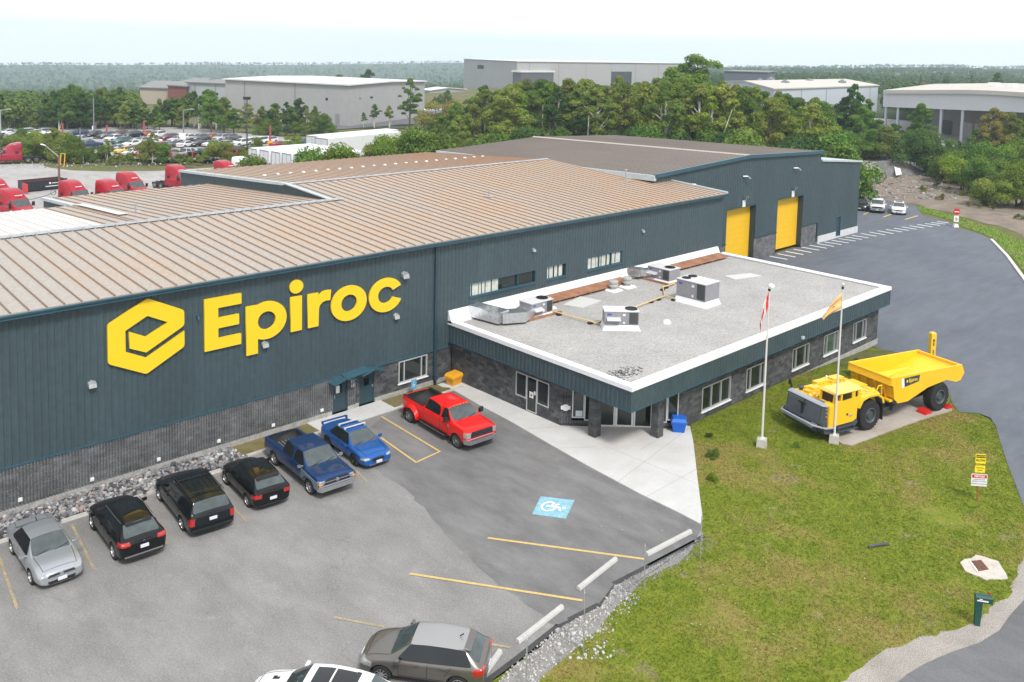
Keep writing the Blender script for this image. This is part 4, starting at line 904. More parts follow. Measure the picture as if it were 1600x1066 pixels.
def stripe(mb,a,b,w,z,ext=0.0,hf=None):
 z+=.0015*((len(mb.f)*7)%5)
 a,b=Vector((*a,0)),Vector((*b,0));d=(b-a).normalized();a=a-d*ext;b=b+d*ext;n=Vector((-d.y,d.x,0))*w/2
 zz=[z+(hf(p.x,p.y)if hf else 0)for p in(a,b)]
 q=[a-n,b-n,b+n,a+n];mb.face([(q[0].x,q[0].y,zz[0]),(q[1].x,q[1].y,zz[1]),(q[2].x,q[2].y,zz[1]),(q[3].x,q[3].y,zz[0])])
mb=MB()
stripe(mb,g2((762,841)),g2((1006,874)),.13,.016);stripe(mb,g2((640,897)),g2((910,939)),.13,.016)
for a,b in(((597,652),(687,706)),((687,706),(650,723)),((650,723),(596,685))):stripe(mb,g2(a),g2(b),.11,.016,.05)
tag(mb.build('parking_line',m_yl,None),kind='structure')
mb=MB()
for a,b in(((556,736),(574,753)),((112,820),(148,892)),((222,783),(262,852)),((360,790),(385,815)),((-5,860),(27,952)),((523,965),(600,980)),((765,1007),(797,1012))):stripe(mb,g2(a),g2(b),.11,.013)
tag(mb.build('parking_line',m_yl2,None),kind='structure')
hc=[g2(p)for p in((845,776),(898,782),(884,811),(831,804))]
mb=MB();mb.face([(*p,.015)for p in hc[::-1]]);o=mb.build('bay_symbol_panel',mat('faded_blue_paint',(.22,.42,.50),.8,var=.18,scale=3,fine=.15,fscale=12),None);tag(o,kind='structure')
U0=Vector((*hc[0],0));ex=(Vector((*hc[1],0))-U0);ey=(Vector((*hc[3],0))-U0)
mb=MB()
def hcp(u,v):q=U0+ex*u+ey*v;return(q.x,q.y)
cpts=[hcp(.36+.20*math.cos(math.radians(a)),.50+.24*math.sin(math.radians(a)))for a in range(20,341,20)]
for a,b in zip(cpts,cpts[1:]):stripe(mb,a,b,.10,.019,.02)
for a,b in(((.30,.50),(.66,.50)),((.45,.50),(.45,.30)),((.45,.35),(.62,.35)),((.66,.50),(.72,.66))):stripe(mb,hcp(*a),hcp(*b),.11,.022,.02)
hd=[hcp(.80+.05*math.cos(k*PI/5),.50+.07*math.sin(k*PI/5))for k in range(10)]
mb.face([(*p,.025)for p in hd]);tag(mb.build('bay_symbol',m_wl,None),kind='structure')
mb=MB()
TK=[((1201.7,400.6),(1230,405.8)),((1215,396.9),(1243,402.2)),((1227.5,393.3),(1255.5,398.5)),((1240.5,390),(1268,395)),((1252.5,386.7),(1280,391.5)),((1265,383.6),(1292,388.4)),((1276.7,381),(1303,385.6)),((1288.3,378.6),(1315,382.8)),((1299.5,376),(1326,380)),((1310.3,373.2),(1337,377.2)),((1321,370.7),(1347,374.7)),((1331.5,368.2),(1357,372.2)),((1345.5,365.4),(1369.5,369.6)),((1358.6,363),(1383,367.5)),((1371.5,361),(1396,365.6)),((1384.5,359),(1409,362.8)),((1397,357),(1420,360.6)),((1409,355),(1432,358.7)),((1421,353),(1444,356.8)),((1433,351),(1457,355)),((1445,349.6),(1469,352.6)),((1455,348),(1477,350.8)),((1464,346.6),(1482,348.8))]
for a,b in TK:stripe(mb,gh2(a),gh2(b),.26,.024,0,hg)
tag(mb.build('crossing_marks',m_wl,None),kind='structure')
mb=MB()
for a,b in(((1349,335.5),(1358,332)),((1380,339.5),(1393,335)),((1414,343.5),(1434,337.5))):stripe(mb,gh2(a),gh2(b),.25,.024,0,hg)
tag(mb.build('parking_line',m_yl,None),kind='structure')
def stones(name,n,region,smin,smax,cols,seed,z=0.0,hf=None,label=None):
 r=random.Random(seed);ico=[]
 bm=bmesh.new();bmesh.ops.create_icosphere(bm,subdivisions=1,radius=1);V0=[v.co.copy()for v in bm.verts];F0=[[v.index for v in f.verts]for f in bm.faces];bm.free()
 V,F,MI=[],[],[]
 for i in range(n):
  x,y=region(r);s=r.uniform(smin,smax)*(1 if r.random()<.8 else 1.4);T=Matrix.Rotation(r.uniform(0,6.28),3,Vector((r.uniform(-1,1),r.uniform(-1,1),r.uniform(-1,1))).normalized())
  sx,sy,sz=s*r.uniform(.7,1.2),s*r.uniform(.6,1.1),s*r.uniform(.45,.9);b=len(V);zz=z+(hf(x,y)if hf else 0)+sz*r.uniform(.1,.7);mi=r.choices(range(len(cols)),[c[1]for c in cols])[0]
  for v in V0:
   q=T@Vector((v.x*sx*r.uniform(.8,1.15),v.y*sy*r.uniform(.8,1.15),v.z*sz*r.uniform(.8,1.15)));V.append((x+q.x,y+q.y,zz+q.z))
  for f in F0:F.append([b+k for k in f]);MI.append(mi)
 me=bpy.data.meshes.new(name);me.from_pydata(V,[],F)
 for c in cols:me.materials.append(c[0])
 me.polygons.foreach_set('material_index',MI);me.update();o=bpy.data.objects.new(name,me);COL.objects.link(o);o['kind']='stuff';o['label']=label or name
 return o
m_s1=mat('stone_grey',(.17,.17,.18),.9,fine=.3,fscale=14);m_s2=mat('stone_pale',(.30,.30,.30),.85,fine=.2,fscale=14);m_s3=mat('stone_pink',(.34,.23,.20),.9,fine=.2,fscale=14);m_s4=mat('stone_dark',(.06,.06,.065),.9);m_s5=mat('stone_white',(.46,.45,.43),.85)
sheet('rock_bed',[(-14,-.05),(20.5,-.05),(20.5,-2.0),(-14,-2.0)],.014,m_s4)
stones('rock_bed_stones',3600,lambda r:(r.uniform(-2,20.4),-.15-1.75*r.random()),.05,.135,[(m_s1,5),(m_s2,3.4),(m_s3,.7),(m_s4,3),(m_s5,.8)],5,z=.03,label='grey and white rocks in the bed along the block wall')
mb=MB()
for k in range(18):
 x=-2+k*1.24+rnd.uniform(-.05,.05);mb.hexa([(x,-2.2,0),(x+1.1,-2.2+rnd.uniform(-.04,.04),0),(x+1.1,-2.02,0),(x,-2.02,0),(x+.03,-2.17,.11),(x+1.07,-2.17,.11),(x+1.07,-2.04,.11),(x+.03,-2.04,.11)])
tag(mb.build('kerb',m_kerb,None),kind='structure')
EDGE=[g2(p)for p in((770,1075),(800,1042),(872,983),(905,965),(938,948),(962,915),(1012,888),(1080,852),(1098,838))]
def edge_region(w0,w1,t0=0,t1=1):
 segs=list(zip(EDGE,EDGE[1:]));Ls=[math.hypot(b[0]-a[0],b[1]-a[1])for a,b in segs];T=sum(Ls)
 def f(r):
  t=(t0+(t1-t0)*r.random())*T
  for(a,b),L_ in zip(segs,Ls):
   if t<=L_:
    u=t/L_;x,y=a[0]+(b[0]-a[0])*u,a[1]+(b[1]-a[1])*u;dx,dy=(b[0]-a[0])/L_,(b[1]-a[1])/L_;w=w0+(w1-w0)*r.random()**1.6;return x+dy*w,y-dx*w
   t-=L_
  return EDGE[-1]
 return f
GS=[EDGE[0],EDGE[2],EDGE[4],EDGE[5],EDGE[7],EDGE[8],g2((1060,880)),g2((1005,905)),g2((965,945)),g2((935,985)),g2((880,1030)),g2((830,1080))]
sheet('gravel_edge',wob(GS,.12,3,6),-.004,mat('grey_gravel',(.22,.21,.195),.95,var=.25,scale=1.5,fine=.35,fscale=26))
stones('white_gravel',900,edge_region(.0,1.1,0,.58),.02,.05,[(m_s5,4),(m_s2,3),(m_s1,1.5)],6,z=-.01,label='white gravel along the sunken edge of the lot')
stones('grey_gravel',900,edge_region(-.02,.7,.55,1),.015,.035,[(m_s2,3),(m_s1,4)],7,z=-.01,label='fine grey gravel between wheel stops and lawn')
stones('verge_stones',120,lambda r:(lambda w:(w.x,w.y))(G(r.uniform(860,960),r.uniform(985,1030))),.02,.07,[(m_s5,3),(m_s2,1)],8,z=-.01,label='scattered white pebbles at the lawn edge')
mb=MB()
lp=[g2(p)for p in((1099,838),(1086,846),(1012,885),(960,912),(935,945),(890,968),(872,978),(800,1035),(740,1080))]
for a,b in zip(lp,lp[1:]):
 stripe(mb,a,b,.22,.003,.05)
tag(mb.build('asphalt_lip',mat('dark_lip',(.05,.05,.05),.95,fine=.4,fscale=20),None),kind='structure')
def inpoly(x,y,poly):
 c=False;n=len(poly);j=n-1
 for i in range(n):
  xi,yi=poly[i];xj,yj=poly[j]
  if(yi>y)!=(yj>y)and x<(xj-xi)*(y-yi)/(yj-yi+1e-12)+xi:c=not c
  j=i
 return c
def grass(name,poly,n,avoid,hmin,hmax,m,seed,hf=None,bb=None,label='short green grass'):
 R_=np.random.default_rng(seed);xs,ys=zip(*poly);bb=bb or(min(xs),max(xs),min(ys),max(ys))
 P=[]
 X=R_.uniform(bb[0],bb[1],n*4);Y=R_.uniform(bb[2],bb[3],n*4)
 dens=[mnoise.noise(Vector((x*.35,y*.35,2.0)))for x,y in zip(X,Y)]
 for x,y,d in zip(X,Y,dens):
  if len(P)>=n:break
  if d<-.5+R_.uniform(-.25,.15):continue
  if not inpoly(x,y,poly)or any(inpoly(x,y,a)for a in avoid):continue
  P.append((x,y))
 k=len(P);P=np.array(P);nb=4
 V=np.zeros((k*nb*3,3));z0=np.array([(hf(a,b)if hf else 0)for a,b in P])-.02
 for j in range(nb):
  ang=R_.uniform(0,2*PI,k);off=R_.uniform(-.05,.05,(k,2));h=R_.uniform(hmin,hmax,k);w=R_.uniform(.010,.026,k);lean=R_.uniform(-.04,.04,(k,2))
  bx,by=P[:,0]+off[:,0],P[:,1]+off[:,1];i0=(np.arange(k)*nb+j)*3
  V[i0]=np.stack([bx-np.cos(ang)*w,by-np.sin(ang)*w,z0],1);V[i0+1]=np.stack([bx+np.cos(ang)*w,by+np.sin(ang)*w,z0],1);V[i0+2]=np.stack([bx+lean[:,0],by+lean[:,1],z0+h],1)
 nf=k*nb;me=bpy.data.meshes.new(name);me.vertices.add(nf*3);me.vertices.foreach_set('co',V.ravel());me.loops.add(nf*3);me.loops.foreach_set('vertex_index',np.arange(nf*3));me.polygons.add(nf)
 me.polygons.foreach_set('loop_start',np.arange(nf)*3);me.polygons.foreach_set('loop_total',np.full(nf,3));me.update(calc_edges=True);me.materials.append(m)
 o=bpy.data.objects.new(name,me);COL.objects.link(o);o['kind']='stuff';o['label']=label;return o
DRAIN=[g2(p)for p in((1500,880),(1525,868),(1560,878),(1575,905),(1540,907),(1508,893))]
AV=[PAD,SH,DRAIN,GS,RD]
if not globals().get('QUICK'):
 grass('grass',LAWN,88000,AV,.02,.06,m_lawn,4,hf=hg,bb=(16,66,-34,-13.9),label='patchy green and brown lawn grass')
 grass('verge_grass',VG,5000,[],.08,.25,MATS['verge_grass'],5,hf=hg,label='long bright grass on the verge beside the drive')
def flecks(name,n,c,r,z,m,label,seed=1,s=(.03,.09)):
 R_=random.Random(seed);mb=MB()
 for i in range(n):
  a,d_=R_.uniform(0,2*PI),R_.random()**.7;x,y=c[0]+math.cos(a)*d_*r[0],c[1]+math.sin(a)*d_*r[1];q=R_.uniform(*s);t_=R_.uniform(0,PI)
  mb.face([(x+q*math.cos(t_+k*PI/2)*(1 if k%2 else.5),y+q*math.sin(t_+k*PI/2)*(1 if k%2 else.5),z+.001*(i%9))for k in range(4)])
 o=mb.build(name,m,None);o['kind']='stuff';o['label']=label;return o
fw_=G(972,583,3.72);flecks('leaf_litter',260,(fw_.x,fw_.y),(1.5,.7),3.712,m_s4,'dark leaf litter on the roof by the front corner',3)
flecks('lot_debris',240,(22,-12),(16,9),.014,m_s1,'small grit and leaves on the parking lot',6,(.012,.04))
flecks('lawn_litter',260,(42,-24),(20,9),.03,mat('dry_leaf',(.42,.36,.24),.9),'pale dry leaves scattered on the lawn',8,(.02,.06))
def paint(name,col,metal=.35,rough=.32,coat=.45):return mat('paint_'+name,col,rough,metal,coat=coat,spec=.35)
m_wind=mat('windscreen_glass',(.05,.065,.065),.05,spec=.9,var=.35,scale=2.5,coords='obj')
m_sideg=mat('side_glass',(.010,.012,.013),.05,spec=.6)
m_well=mat('wheel_well',(.008,.008,.008),.95)
m_liner=mat('bed_liner',(.010,.010,.011),.7,fine=.3,fscale=20)
m_chrome=mat('chrome',(.62,.62,.63),.14,.95)
m_rim=mat('alloy_rim',(.50,.50,.51),.25,.8)
m_head=mat('headlamp_glass',(.36,.38,.39),.1,.3,coat=1)
m_tail=mat('tail_lamp_red',(.42,.012,.012),.15,coat=1)
m_amber=mat('amber_lamp',(.75,.28,.03),.2,coat=1)
m_plate=mat('licence_plate',(.62,.65,.70),.5)
m_grille=mat('grille_black',(.012,.012,.013),.4)
def cage_mesh(S,level):
 """control cage -> subdivided closed body with wheel wells cut out"""
 W=S['W'];st=S['st'];c=S['clr'];n=len(st);bm=bmesh.new();rings=[]
 cl=bm.edges.layers.float.new('crease_edge')
 for(xl,xb,xt,wf,zb,zt,wt)in st:
  w=W/2*wf;cr=S.get('crown',.03)
  half=[(xl,0,c),(xl,.75*w,c),(xl,.965*w,c+.10),((xl+xb)/2,w,c+(zb-c)*.52),(xb,.985*w,zb-.07),(xb,.93*w,zb),(xt,wt,zt-.035),(xt,wt*.80,zt),(xt,0,zt+cr)]
  ring=[bm.verts.new(p)for p in half]+[bm.verts.new((p[0],-p[1],p[2]))for p in half[7:0:-1]]
  rings.append(ring)
 m=len(rings[0])
 for i in range(n-1):
  for j in range(m):
   k=(j+1)%m;a,b=rings[i],rings[i+1];f=bm.faces.new((a[j],b[j],b[k],a[k]));jj=j if j<8 else m-1-j
   mi=0
   if jj==0:mi=3
   if(i,jj)in S['wind']:mi=1
   if(i,jj)in S['rear']:mi=4
   if(i,jj)in S['side']:mi=2
   f.material_index=mi;f.smooth=True
 for ring,rev in((rings[0],False),(rings[-1],True)):
  for j in range(0,8):
   L_,R_=(ring[j],ring[j+1]),(ring[(m-j)%m],ring[m-j-1])
   vs=[L_[0],L_[1],R_[1],R_[0]]
   u=[]
   for v in vs:
    if v not in u:u.append(v)
   if rev:u=u[::-1]
   f=bm.faces.new(u);f.material_index=0;f.smooth=True
 bm.normal_update()
 for e in bm.edges:
  fs=e.link_faces
  if len(fs)==2 and fs[0].material_index!=fs[1].material_index:e[cl]=.85
 for i in range(n-1):
  for j in(5,m-5):
   e=bm.edges.get((rings[i][j],rings[i+1][j]));
   if e and e[cl]<.4:e[cl]=S.get('belt_crease',.35)
  for j in(1,2,m-1,m-2):
   e=bm.edges.get((rings[i][j],rings[i+1][j]))
   if e and e[cl]<.4:e[cl]=.4
 for ring in(rings[0],rings[-1]):
  for j in range(m):
   e=bm.edges.get((ring[j],ring[(j+1)%m]));
   if e:e[cl]=S.get('end_crease',.35)
 for i in S.get('sharp',()):
  for j in range(m):
   e=bm.edges.get((rings[i][j],rings[i][(j+1)%m]))
   if e:e[cl]=.8
 bmesh.ops.recalc_face_normals(bm,faces=bm.faces[:])
 me=bpy.data.meshes.new('cage');bm.to_mesh(me);bm.free()
 for mm in(bpy.data.materials['kb'],bpy.data.materials['kw'],bpy.data.materials['ks'],bpy.data.materials['ku'],bpy.data.materials['kr']):me.materials.append(mm)
 o=bpy.data.objects.new('cage',me);COL.objects.link(o)
 sb=o.modifiers.new('s','SUBSURF');sb.levels=level;sb.render_levels=level
 mb=MB();rw=S['rw']
 for xw in S['wheels']:
  for sy in(-1,1):
   y0,y1=sy*(W/2-.27),sy*(W/2+.3)
   ya,yb=min(y0,y1),max(y0,y1)
   mb.lathe([(0,ya),(rw+.07,ya),(rw+.07,yb),(0,yb)],(xw,0,rw),axis='y',n=24,mi=0)
 if S.get('bed'):
  x0,x1,hw,zf=S['bed'];mb.box((x0,-hw,zf),(x1,hw,3.0),1)
 cm=mb.mesh('cutter',[bpy.data.materials['kc'],bpy.data.materials['kl']])
 b2=bmesh.new();b2.from_mesh(cm);bmesh.ops.remove_doubles(b2,verts=b2.verts[:],dist=1e-4);bmesh.ops.recalc_face_normals(b2,faces=b2.faces[:]);b2.to_mesh(cm);b2.free()
 co=bpy.data.objects.new('cutter',cm);COL.objects.link(co)
 bo=o.modifiers.new('b','BOOLEAN');bo.object=co;bo.operation='DIFFERENCE';bo.solver='EXACT';bo.material_mode='TRANSFER'
 bpy.context.view_layer.update()
 r=bpy.data.meshes.new_from_object(o.evaluated_get(bpy.context.evaluated_depsgraph_get()))
 bpy.data.objects.remove(o);bpy.data.objects.remove(co)
 return r
for k in('kb','kw','ks','ku','kr','kc','kl'):bpy.data.materials.new(k)
def split_mesh(me,keyf):
 """split a mesh into parts by face key"""
 names=[m.name if m else 'kb' for m in me.materials];vs=[v.co.copy()for v in me.vertices];parts={}
 for p in me.polygons:
  k=keyf(p.center,p.normal,names[p.material_index]if names else 'kb');parts.setdefault(k,[]).append(list(p.vertices))
 out={}
 for k,fs in parts.items():
  mp={};V=[];F=[]
  for f in fs:
   q=[]
   for i in f:
    if i not in mp:mp[i]=len(V);V.append(vs[i])
    q.append(mp[i])
   F.append(q)
  m2=bpy.data.meshes.new('part');m2.from_pydata(V,[],F);m2.polygons.foreach_set('use_smooth',[True]*len(F));m2.update();out[k]=m2
 return out
def keyfun(S):
 rules=S.get('rules',[])
 def kf(c,n,name):
  if name=='kw':return 'windshield'
  if name=='kr':return 'rear_window'
  if name=='ks':
   xs=S.get('bpillar',0);return('side_window','f' if c.x>xs else 'r','l' if c.y>0 else 'r')
  if name=='ku':return 'underbody'
  if name=='kc':return 'wheel_well'
  if name=='kl':return 'cargo_bed'
  for nm,fn in rules:
   if fn(c,n):return(nm,'l' if c.y>0 else 'r')if nm in('headlight','taillight','fog_light')else nm
  return 'body'
 return kf
PARTMAT={'windshield':m_wind,'rear_window':m_wind,'side_window':m_sideg,'underbody':m_black,'wheel_well':m_well,'cargo_bed':m_liner,'headlight':m_head,'taillight':m_tail,'fog_light':m_head,'grille':m_grille,'bumper':m_black,'lower_trim':m_black,'sunroof':m_sideg,'hood_vent':m_grille,'chrome_trim':m_chrome}
WHEELS={}
def wheel_meshes(r,w,style='alloy'):
 key=(r,w,style)
 if key in WHEELS:return WHEELS[key]
 ri=r*.66;mb=MB();n=28
 mb.lathe([(ri,-w/2),(r*.93,-w/2),(r,-w/2+.03),(r,w/2-.03),(r*.93,w/2),(ri,w/2),(ri,-w/2)],(0,0,0),axis='y',n=n)
 t=mb.mesh('tyre',m_rubber)
 mb=MB();mb.lathe([(ri,.03),(ri,w/2-.005),(ri*.93,w/2),(ri*.88,w/2-.05),(ri*.88,-.0)],(0,0,0),axis='y',n=n,mi=0)
 mb.lathe([(0,0),(ri*.9,0)],(0,0,0),axis='y',n=n,mi=1)
 ns={'alloy':5,'multi':9,'truck':8}[style]
 for k in range(ns):
  a=2*PI*k/ns;mb.T=Matrix.Rotation(a,4,'Y');sw=ri*(.15 if style=='alloy' else.075)
  mb.hexa([(0,w/2-.045,-sw*1.3),(ri*.9,w/2-.035,-sw),(ri*.9,w/2-.035,sw),(0,w/2-.045,sw*1.3),(0,w/2-.015,-sw*1.3),(ri*.9,w/2-.012,-sw),(ri*.9,w/2-.012,sw),(0,w/2-.015,sw*1.3)][::1],0)
 mb.T=None;mb.lathe([(0,w/2),(ri*.2,w/2-.005),(ri*.24,w/2-.04)],(0,0,0),axis='y',n=12,mi=0)
 rm={'alloy':m_rim,'multi':m_rim,'truck':m_chrome}[style]
 me=mb.mesh('rim',[rm,m_well]);WHEELS[key]=(t,me);return WHEELS[key]
def put(name,me,parent,m=None,loc=(0,0,0),rot=None,objlink=None):
 if m is not None and not me.materials:me.materials.append(m)
 o=bpy.data.objects.new(name,me);COL.objects.link(o);o.parent=parent;o.location=loc
 if rot:o.rotation_euler=rot
 if m is not None and me.materials[0]is not m:
  o.material_slots[0].link='OBJECT';o.material_slots[0].material=m
 return o
def add_wheels(t,S,style='alloy',rimmat=None,dual=False):
 rw=S['rw'];w=S.get('tw',.22)
 tm,rm=wheel_meshes(rw,w,style)
 for xw in S['wheels']:
  for sy in(1,-1):
   y=sy*(S['W']/2-.02-w/2+(S.get('rear_out',0)if xw<0 else 0))
   o=put('wheel',tm,t,None,(xw,y,rw),(0,0,0 if sy>0 else PI))
   q=put('rim',rm,o,None)
   if rimmat:q.material_slots[0].link='OBJECT';q.material_slots[0].material=rimmat
CACHE={}
from mathutils.bvhtree import BVHTree
m_seam=mat('panel_gap',(.004,.004,.005),.8)
def seams(t,S,parts):
 V,F=[],[]
 for k,me in parts.items():
  b=len(V);V+=[v.co.copy()for v in me.vertices];F+=[[b+i for i in p.vertices]for p in me.polygons]
 bv=BVHTree.FromPolygons(V,F);st=S['st'];mb=MB();pk='bed' in S
 xc,xp,zb,zl=st[8][1]-.30,(st[5][1]+st[6][1])/2,st[6][4]-.02,S['clr']+.16
 xr=st[4][1]-.02 if pk else S['wheels'][1]+.46
 side=[[(xc,zb),(xc-.03,zl)],[(xp,zb),(xp+.02,zl)],[(xr-(0 if pk else.22),zb),(xr-(0 if pk else.05),zb-.25),(xr,zl+(0 if pk else.2))],[(xc-.03,zl),(xr,zl)]]
 c8,c10=st[8],st[10];top=[]
 for sy in(1,-1):top.append([(c8[1]+.04,sy*c8[6]*.93),(c10[1]-.02,sy*c10[6]*.92)])
 top.append([(c10[1]-.02,c10[6]*.92),(c10[1]-.02,-c10[6]*.92)])
 if not pk and S['name']in('sedan','sport_sedan'):
  for sy in(1,-1):top.append([(-1.66,sy*.60),(-2.14,sy*.55)])
 def rib(pts,cast,out):
  P=[]
  for(a,b)in zip(pts,pts[1:]):
   n=max(2,int(math.hypot(b[0]-a[0],b[1]-a[1])/.07))
   for k in range(n+1):
    u=k/n;h=cast(a[0]+(b[0]-a[0])*u,a[1]+(b[1]-a[1])*u)
    if h is not None:P.append(h+out*.004)
  for p,q in zip(P,P[1:]):
   d=q-p
   if d.length<1e-4 or d.length>.3:continue
   w_=d.cross(out).normalized()*.009;mb.face([p-w_,q-w_,q+w_,p+w_])
 for sy in(1,-1):
  o=Vector((0,sy,0))
  for pl in side:rib(pl,lambda x,z:bv.ray_cast(Vector((x,sy*3,z)),-o)[0],o)
 for pl in top:rib(pl,lambda x,y:bv.ray_cast(Vector((x,y,4)),Vector((0,0,-1)))[0],Vector((0,0,1)))
 put('panel_gaps',mb.mesh('panel_gaps',m_seam),t)
def body_parts(S,level=3):
 key=(S['name'],level)
 if key not in CACHE:CACHE[key]=split_mesh(cage_mesh(S,level),keyfun(S))
 return CACHE[key]
def vehicle(S,name,label,loc,heading,pm,group=None,level=3,style='alloy',rimmat=None,cat=None,extra=None,partmats=None,zs=.87,trim=True):
 t=thing(name,label,cat or S['cat'],(loc[0],loc[1],loc[2]if len(loc)>2 else 0.0),math.radians(heading),group,scale=(1,1,zs))
 parts=body_parts(S,level)
 for k,me in parts.items():
  nm=k[0]if isinstance(k,tuple)else k
  mm=(partmats or{}).get(nm)or PARTMAT.get(nm)or pm
  if nm=='body':mm=pm
  put(nm,me,t,mm)
 add_wheels(t,S,style,rimmat)
 W,Lh=S['W'],S['L']/2
 mx,mz=S['mirror']
 for sy in(1,-1):
  mb=MB();big=S.get('big_mirror',False);a,b,c=(.14,.26,.30)if big else(.13,.20,.14)
  y0=sy*(W/2-.04);y1=sy*(W/2+b)
  mb.hexa([(mx-a/2,y0+sy*.06,mz-.01),(mx+a/2,y0+sy*.06,mz-.01),(mx+a*.3,y1,mz+.02),(mx-a*.5,y1,mz+.02),(mx-a/2,y0+sy*.06,mz+c*.8),(mx+a/2,y0+sy*.06,mz+c*.8),(mx+a*.3,y1,mz+c),(mx-a*.5,y1,mz+c)])
  mb.tube([(mx,sy*(W/2-.14),mz+.03),(mx,y0+sy*.1,mz+.05)],.025,6)
  put('mirror',mb.mesh('mirror',(partmats or{}).get('mirror')or pm),t)
 if trim:
  pz=S.get('plate_z',(.42,.80))
  mb=MB();mb.box((Lh-.005+S.get('pf',0),-.16,pz[0]-.06),(Lh+.03+S.get('pf',0),.16,pz[0]+.08));put('license_plate',mb.mesh('license_plate',m_plate),t)
  mb=MB();mb.box((-Lh-.03-S.get('pr',0),-.16,pz[1]-.06),(-Lh+.005-S.get('pr',0),.16,pz[1]+.08));put('license_plate',mb.mesh('license_plate',m_plate),t)
  for hx in S.get('handles',()):
   for sy in(1,-1):
    mb=MB();mb.box((hx-.09,sy*(W/2-.025),S['hz']),(hx+.09,sy*(W/2+.022),S['hz']+.035));put('door_handle',mb.mesh('door_handle',(partmats or{}).get('handle')or pm),t)
  if S.get('wiper'):
   wx,wz=S['wiper'];mb=MB();mb.tube([(wx+.02,.1,wz),(wx-.13,.62,wz+.07)],.012,5);mb.tube([(wx+.02,-.55,wz),(wx-.13,-.02,wz+.075)],.012,5);put('wiper',mb.mesh('wiper',m_black),t)
 if trim and level>2:seams(t,S,parts)
 if extra:extra(t,S,pm)
 return t
def addp(t,name,mb,m,smooth=False):return put(name,mb.mesh(name,m,smooth),t)
SED=dict(name='sedan',cat='car',L=4.55,W=1.80,clr=.22,rw=.325,wheels=(1.33,-1.32),mirror=(.72,.92),handles=(.1,-.85),hz=.80,bpillar=-.3,wiper=(1.0,1.0),st=[(-2.24,-2.27,-2.27,.78,.84,.88,.58),(-2.16,-2.20,-2.20,.92,.95,1.03,.66),(-1.9,-1.9,-1.9,.98,.97,1.07,.70),(-1.55,-1.55,-1.62,1,.96,1.07,.70),(-1.0,-1.30,-.92,1,.95,1.42,.56),(-.38,-.38,-.38,1,.94,1.47,.58),(-.29,-.29,-.29,1,.94,1.47,.58),(.55,.80,.26,1,.92,1.43,.56),(1.0,.98,1.0,1,.90,.98,.73),(1.55,1.55,1.55,.99,.85,.93,.70),(2.02,2.0,2.0,.94,.72,.80,.64),(2.22,2.20,2.18,.80,.60,.66,.50)],wind={(7,6),(7,7)},rear={(3,6),(3,7)},side={(4,5),(5,5),(6,5)},rules=[('headlight',lambda c,n:c.x>1.80 and abs(c.y)>.50 and.58<c.z<.74 and n.x>-.2),('grille',lambda c,n:c.x>2.1 and abs(c.y)<.48 and(.52<c.z<.64 or.24<c.z<.38)),('taillight',lambda c,n:c.x<-1.98 and abs(c.y)>.52 and.70<c.z<.90)])
SUVS=dict(name='crossover',cat='car',L=4.75,W=1.90,clr=.26,rw=.37,wheels=(1.42,-1.40),mirror=(.80,1.05),handles=(.1,-.85),hz=.95,bpillar=-.25,plate_z=(.45,.80),wiper=(1.1,1.13),st=[(-2.32,-2.34,-2.30,.84,1.0,1.06,.62),(-2.2,-2.28,-2.22,.95,1.08,1.16,.68),(-2.05,-2.14,-2.10,.98,1.10,1.20,.72),(-1.7,-1.95,-1.60,1,1.10,1.60,.58),(-1.2,-1.25,-1.15,1,1.08,1.67,.62),(-.33,-.33,-.33,1,1.05,1.69,.64),(-.24,-.24,-.24,1,1.05,1.69,.64),(.6,.92,.40,1,1.02,1.63,.62),(1.12,1.12,1.14,1,1.0,1.10,.76),(1.6,1.6,1.6,.99,.95,1.05,.74),(2.1,2.08,2.08,.95,.82,.92,.68),(2.32,2.30,2.28,.82,.70,.78,.55)],wind={(7,6),(7,7)},rear={(2,6),(2,7)},side={(3,5),(4,5),(5,5),(6,5)},rules=[('sunroof',lambda c,n:-1.1<c.x<.25 and abs(c.y)<.46 and c.z>1.60),('headlight',lambda c,n:c.x>1.85 and abs(c.y)>.55 and.68<c.z<.86 and n.x>-.2),('grille',lambda c,n:c.x>2.2 and abs(c.y)<.5 and(.6<c.z<.8 or.3<c.z<.42)),('taillight',lambda c,n:c.x<-1.95 and abs(c.y)>.54 and.93<c.z<1.10),('chrome_trim',lambda c,n:c.x<-2.15 and.40<c.z<.47 and abs(c.y)<.75),('bumper',lambda c,n:c.z<.40)])
MINI=dict(SUVS,name='hatchback',L=4.3,W=1.80,rw=.33,wheels=(1.28,-1.28),handles=(.1,-.8),mirror=(.72,.98),hz=.88,wiper=(1.0,1.06),plate_z=(.42,.62),st=[(-2.10,-2.12,-2.08,.84,.95,1.0,.60),(-2.0,-2.08,-2.02,.95,1.02,1.08,.66),(-1.88,-1.96,-1.93,.98,1.03,1.12,.70),(-1.5,-1.75,-1.45,1,1.03,1.50,.57),(-1.05,-1.1,-1.0,1,1.01,1.56,.60),(-.3,-.3,-.3,1,.98,1.57,.61),(-.22,-.22,-.22,1,.98,1.57,.61),(.55,.84,.36,1,.96,1.52,.60),(1.02,1.02,1.04,1,.94,1.03,.72),(1.45,1.45,1.45,.99,.89,.98,.70),(1.9,1.88,1.88,.94,.75,.85,.64),(2.10,2.08,2.06,.80,.64,.72,.5)],rules=[('headlight',lambda c,n:c.x>1.62 and abs(c.y)>.50 and.60<c.z<.78 and n.x>-.2),('grille',lambda c,n:c.x>2.0 and abs(c.y)<.45 and(.52<c.z<.66 or.28<c.z<.4)),('taillight',lambda c,n:c.x<-1.80 and abs(c.y)>.52 and.72<c.z<.93),('bumper',lambda c,n:c.z<.34)])
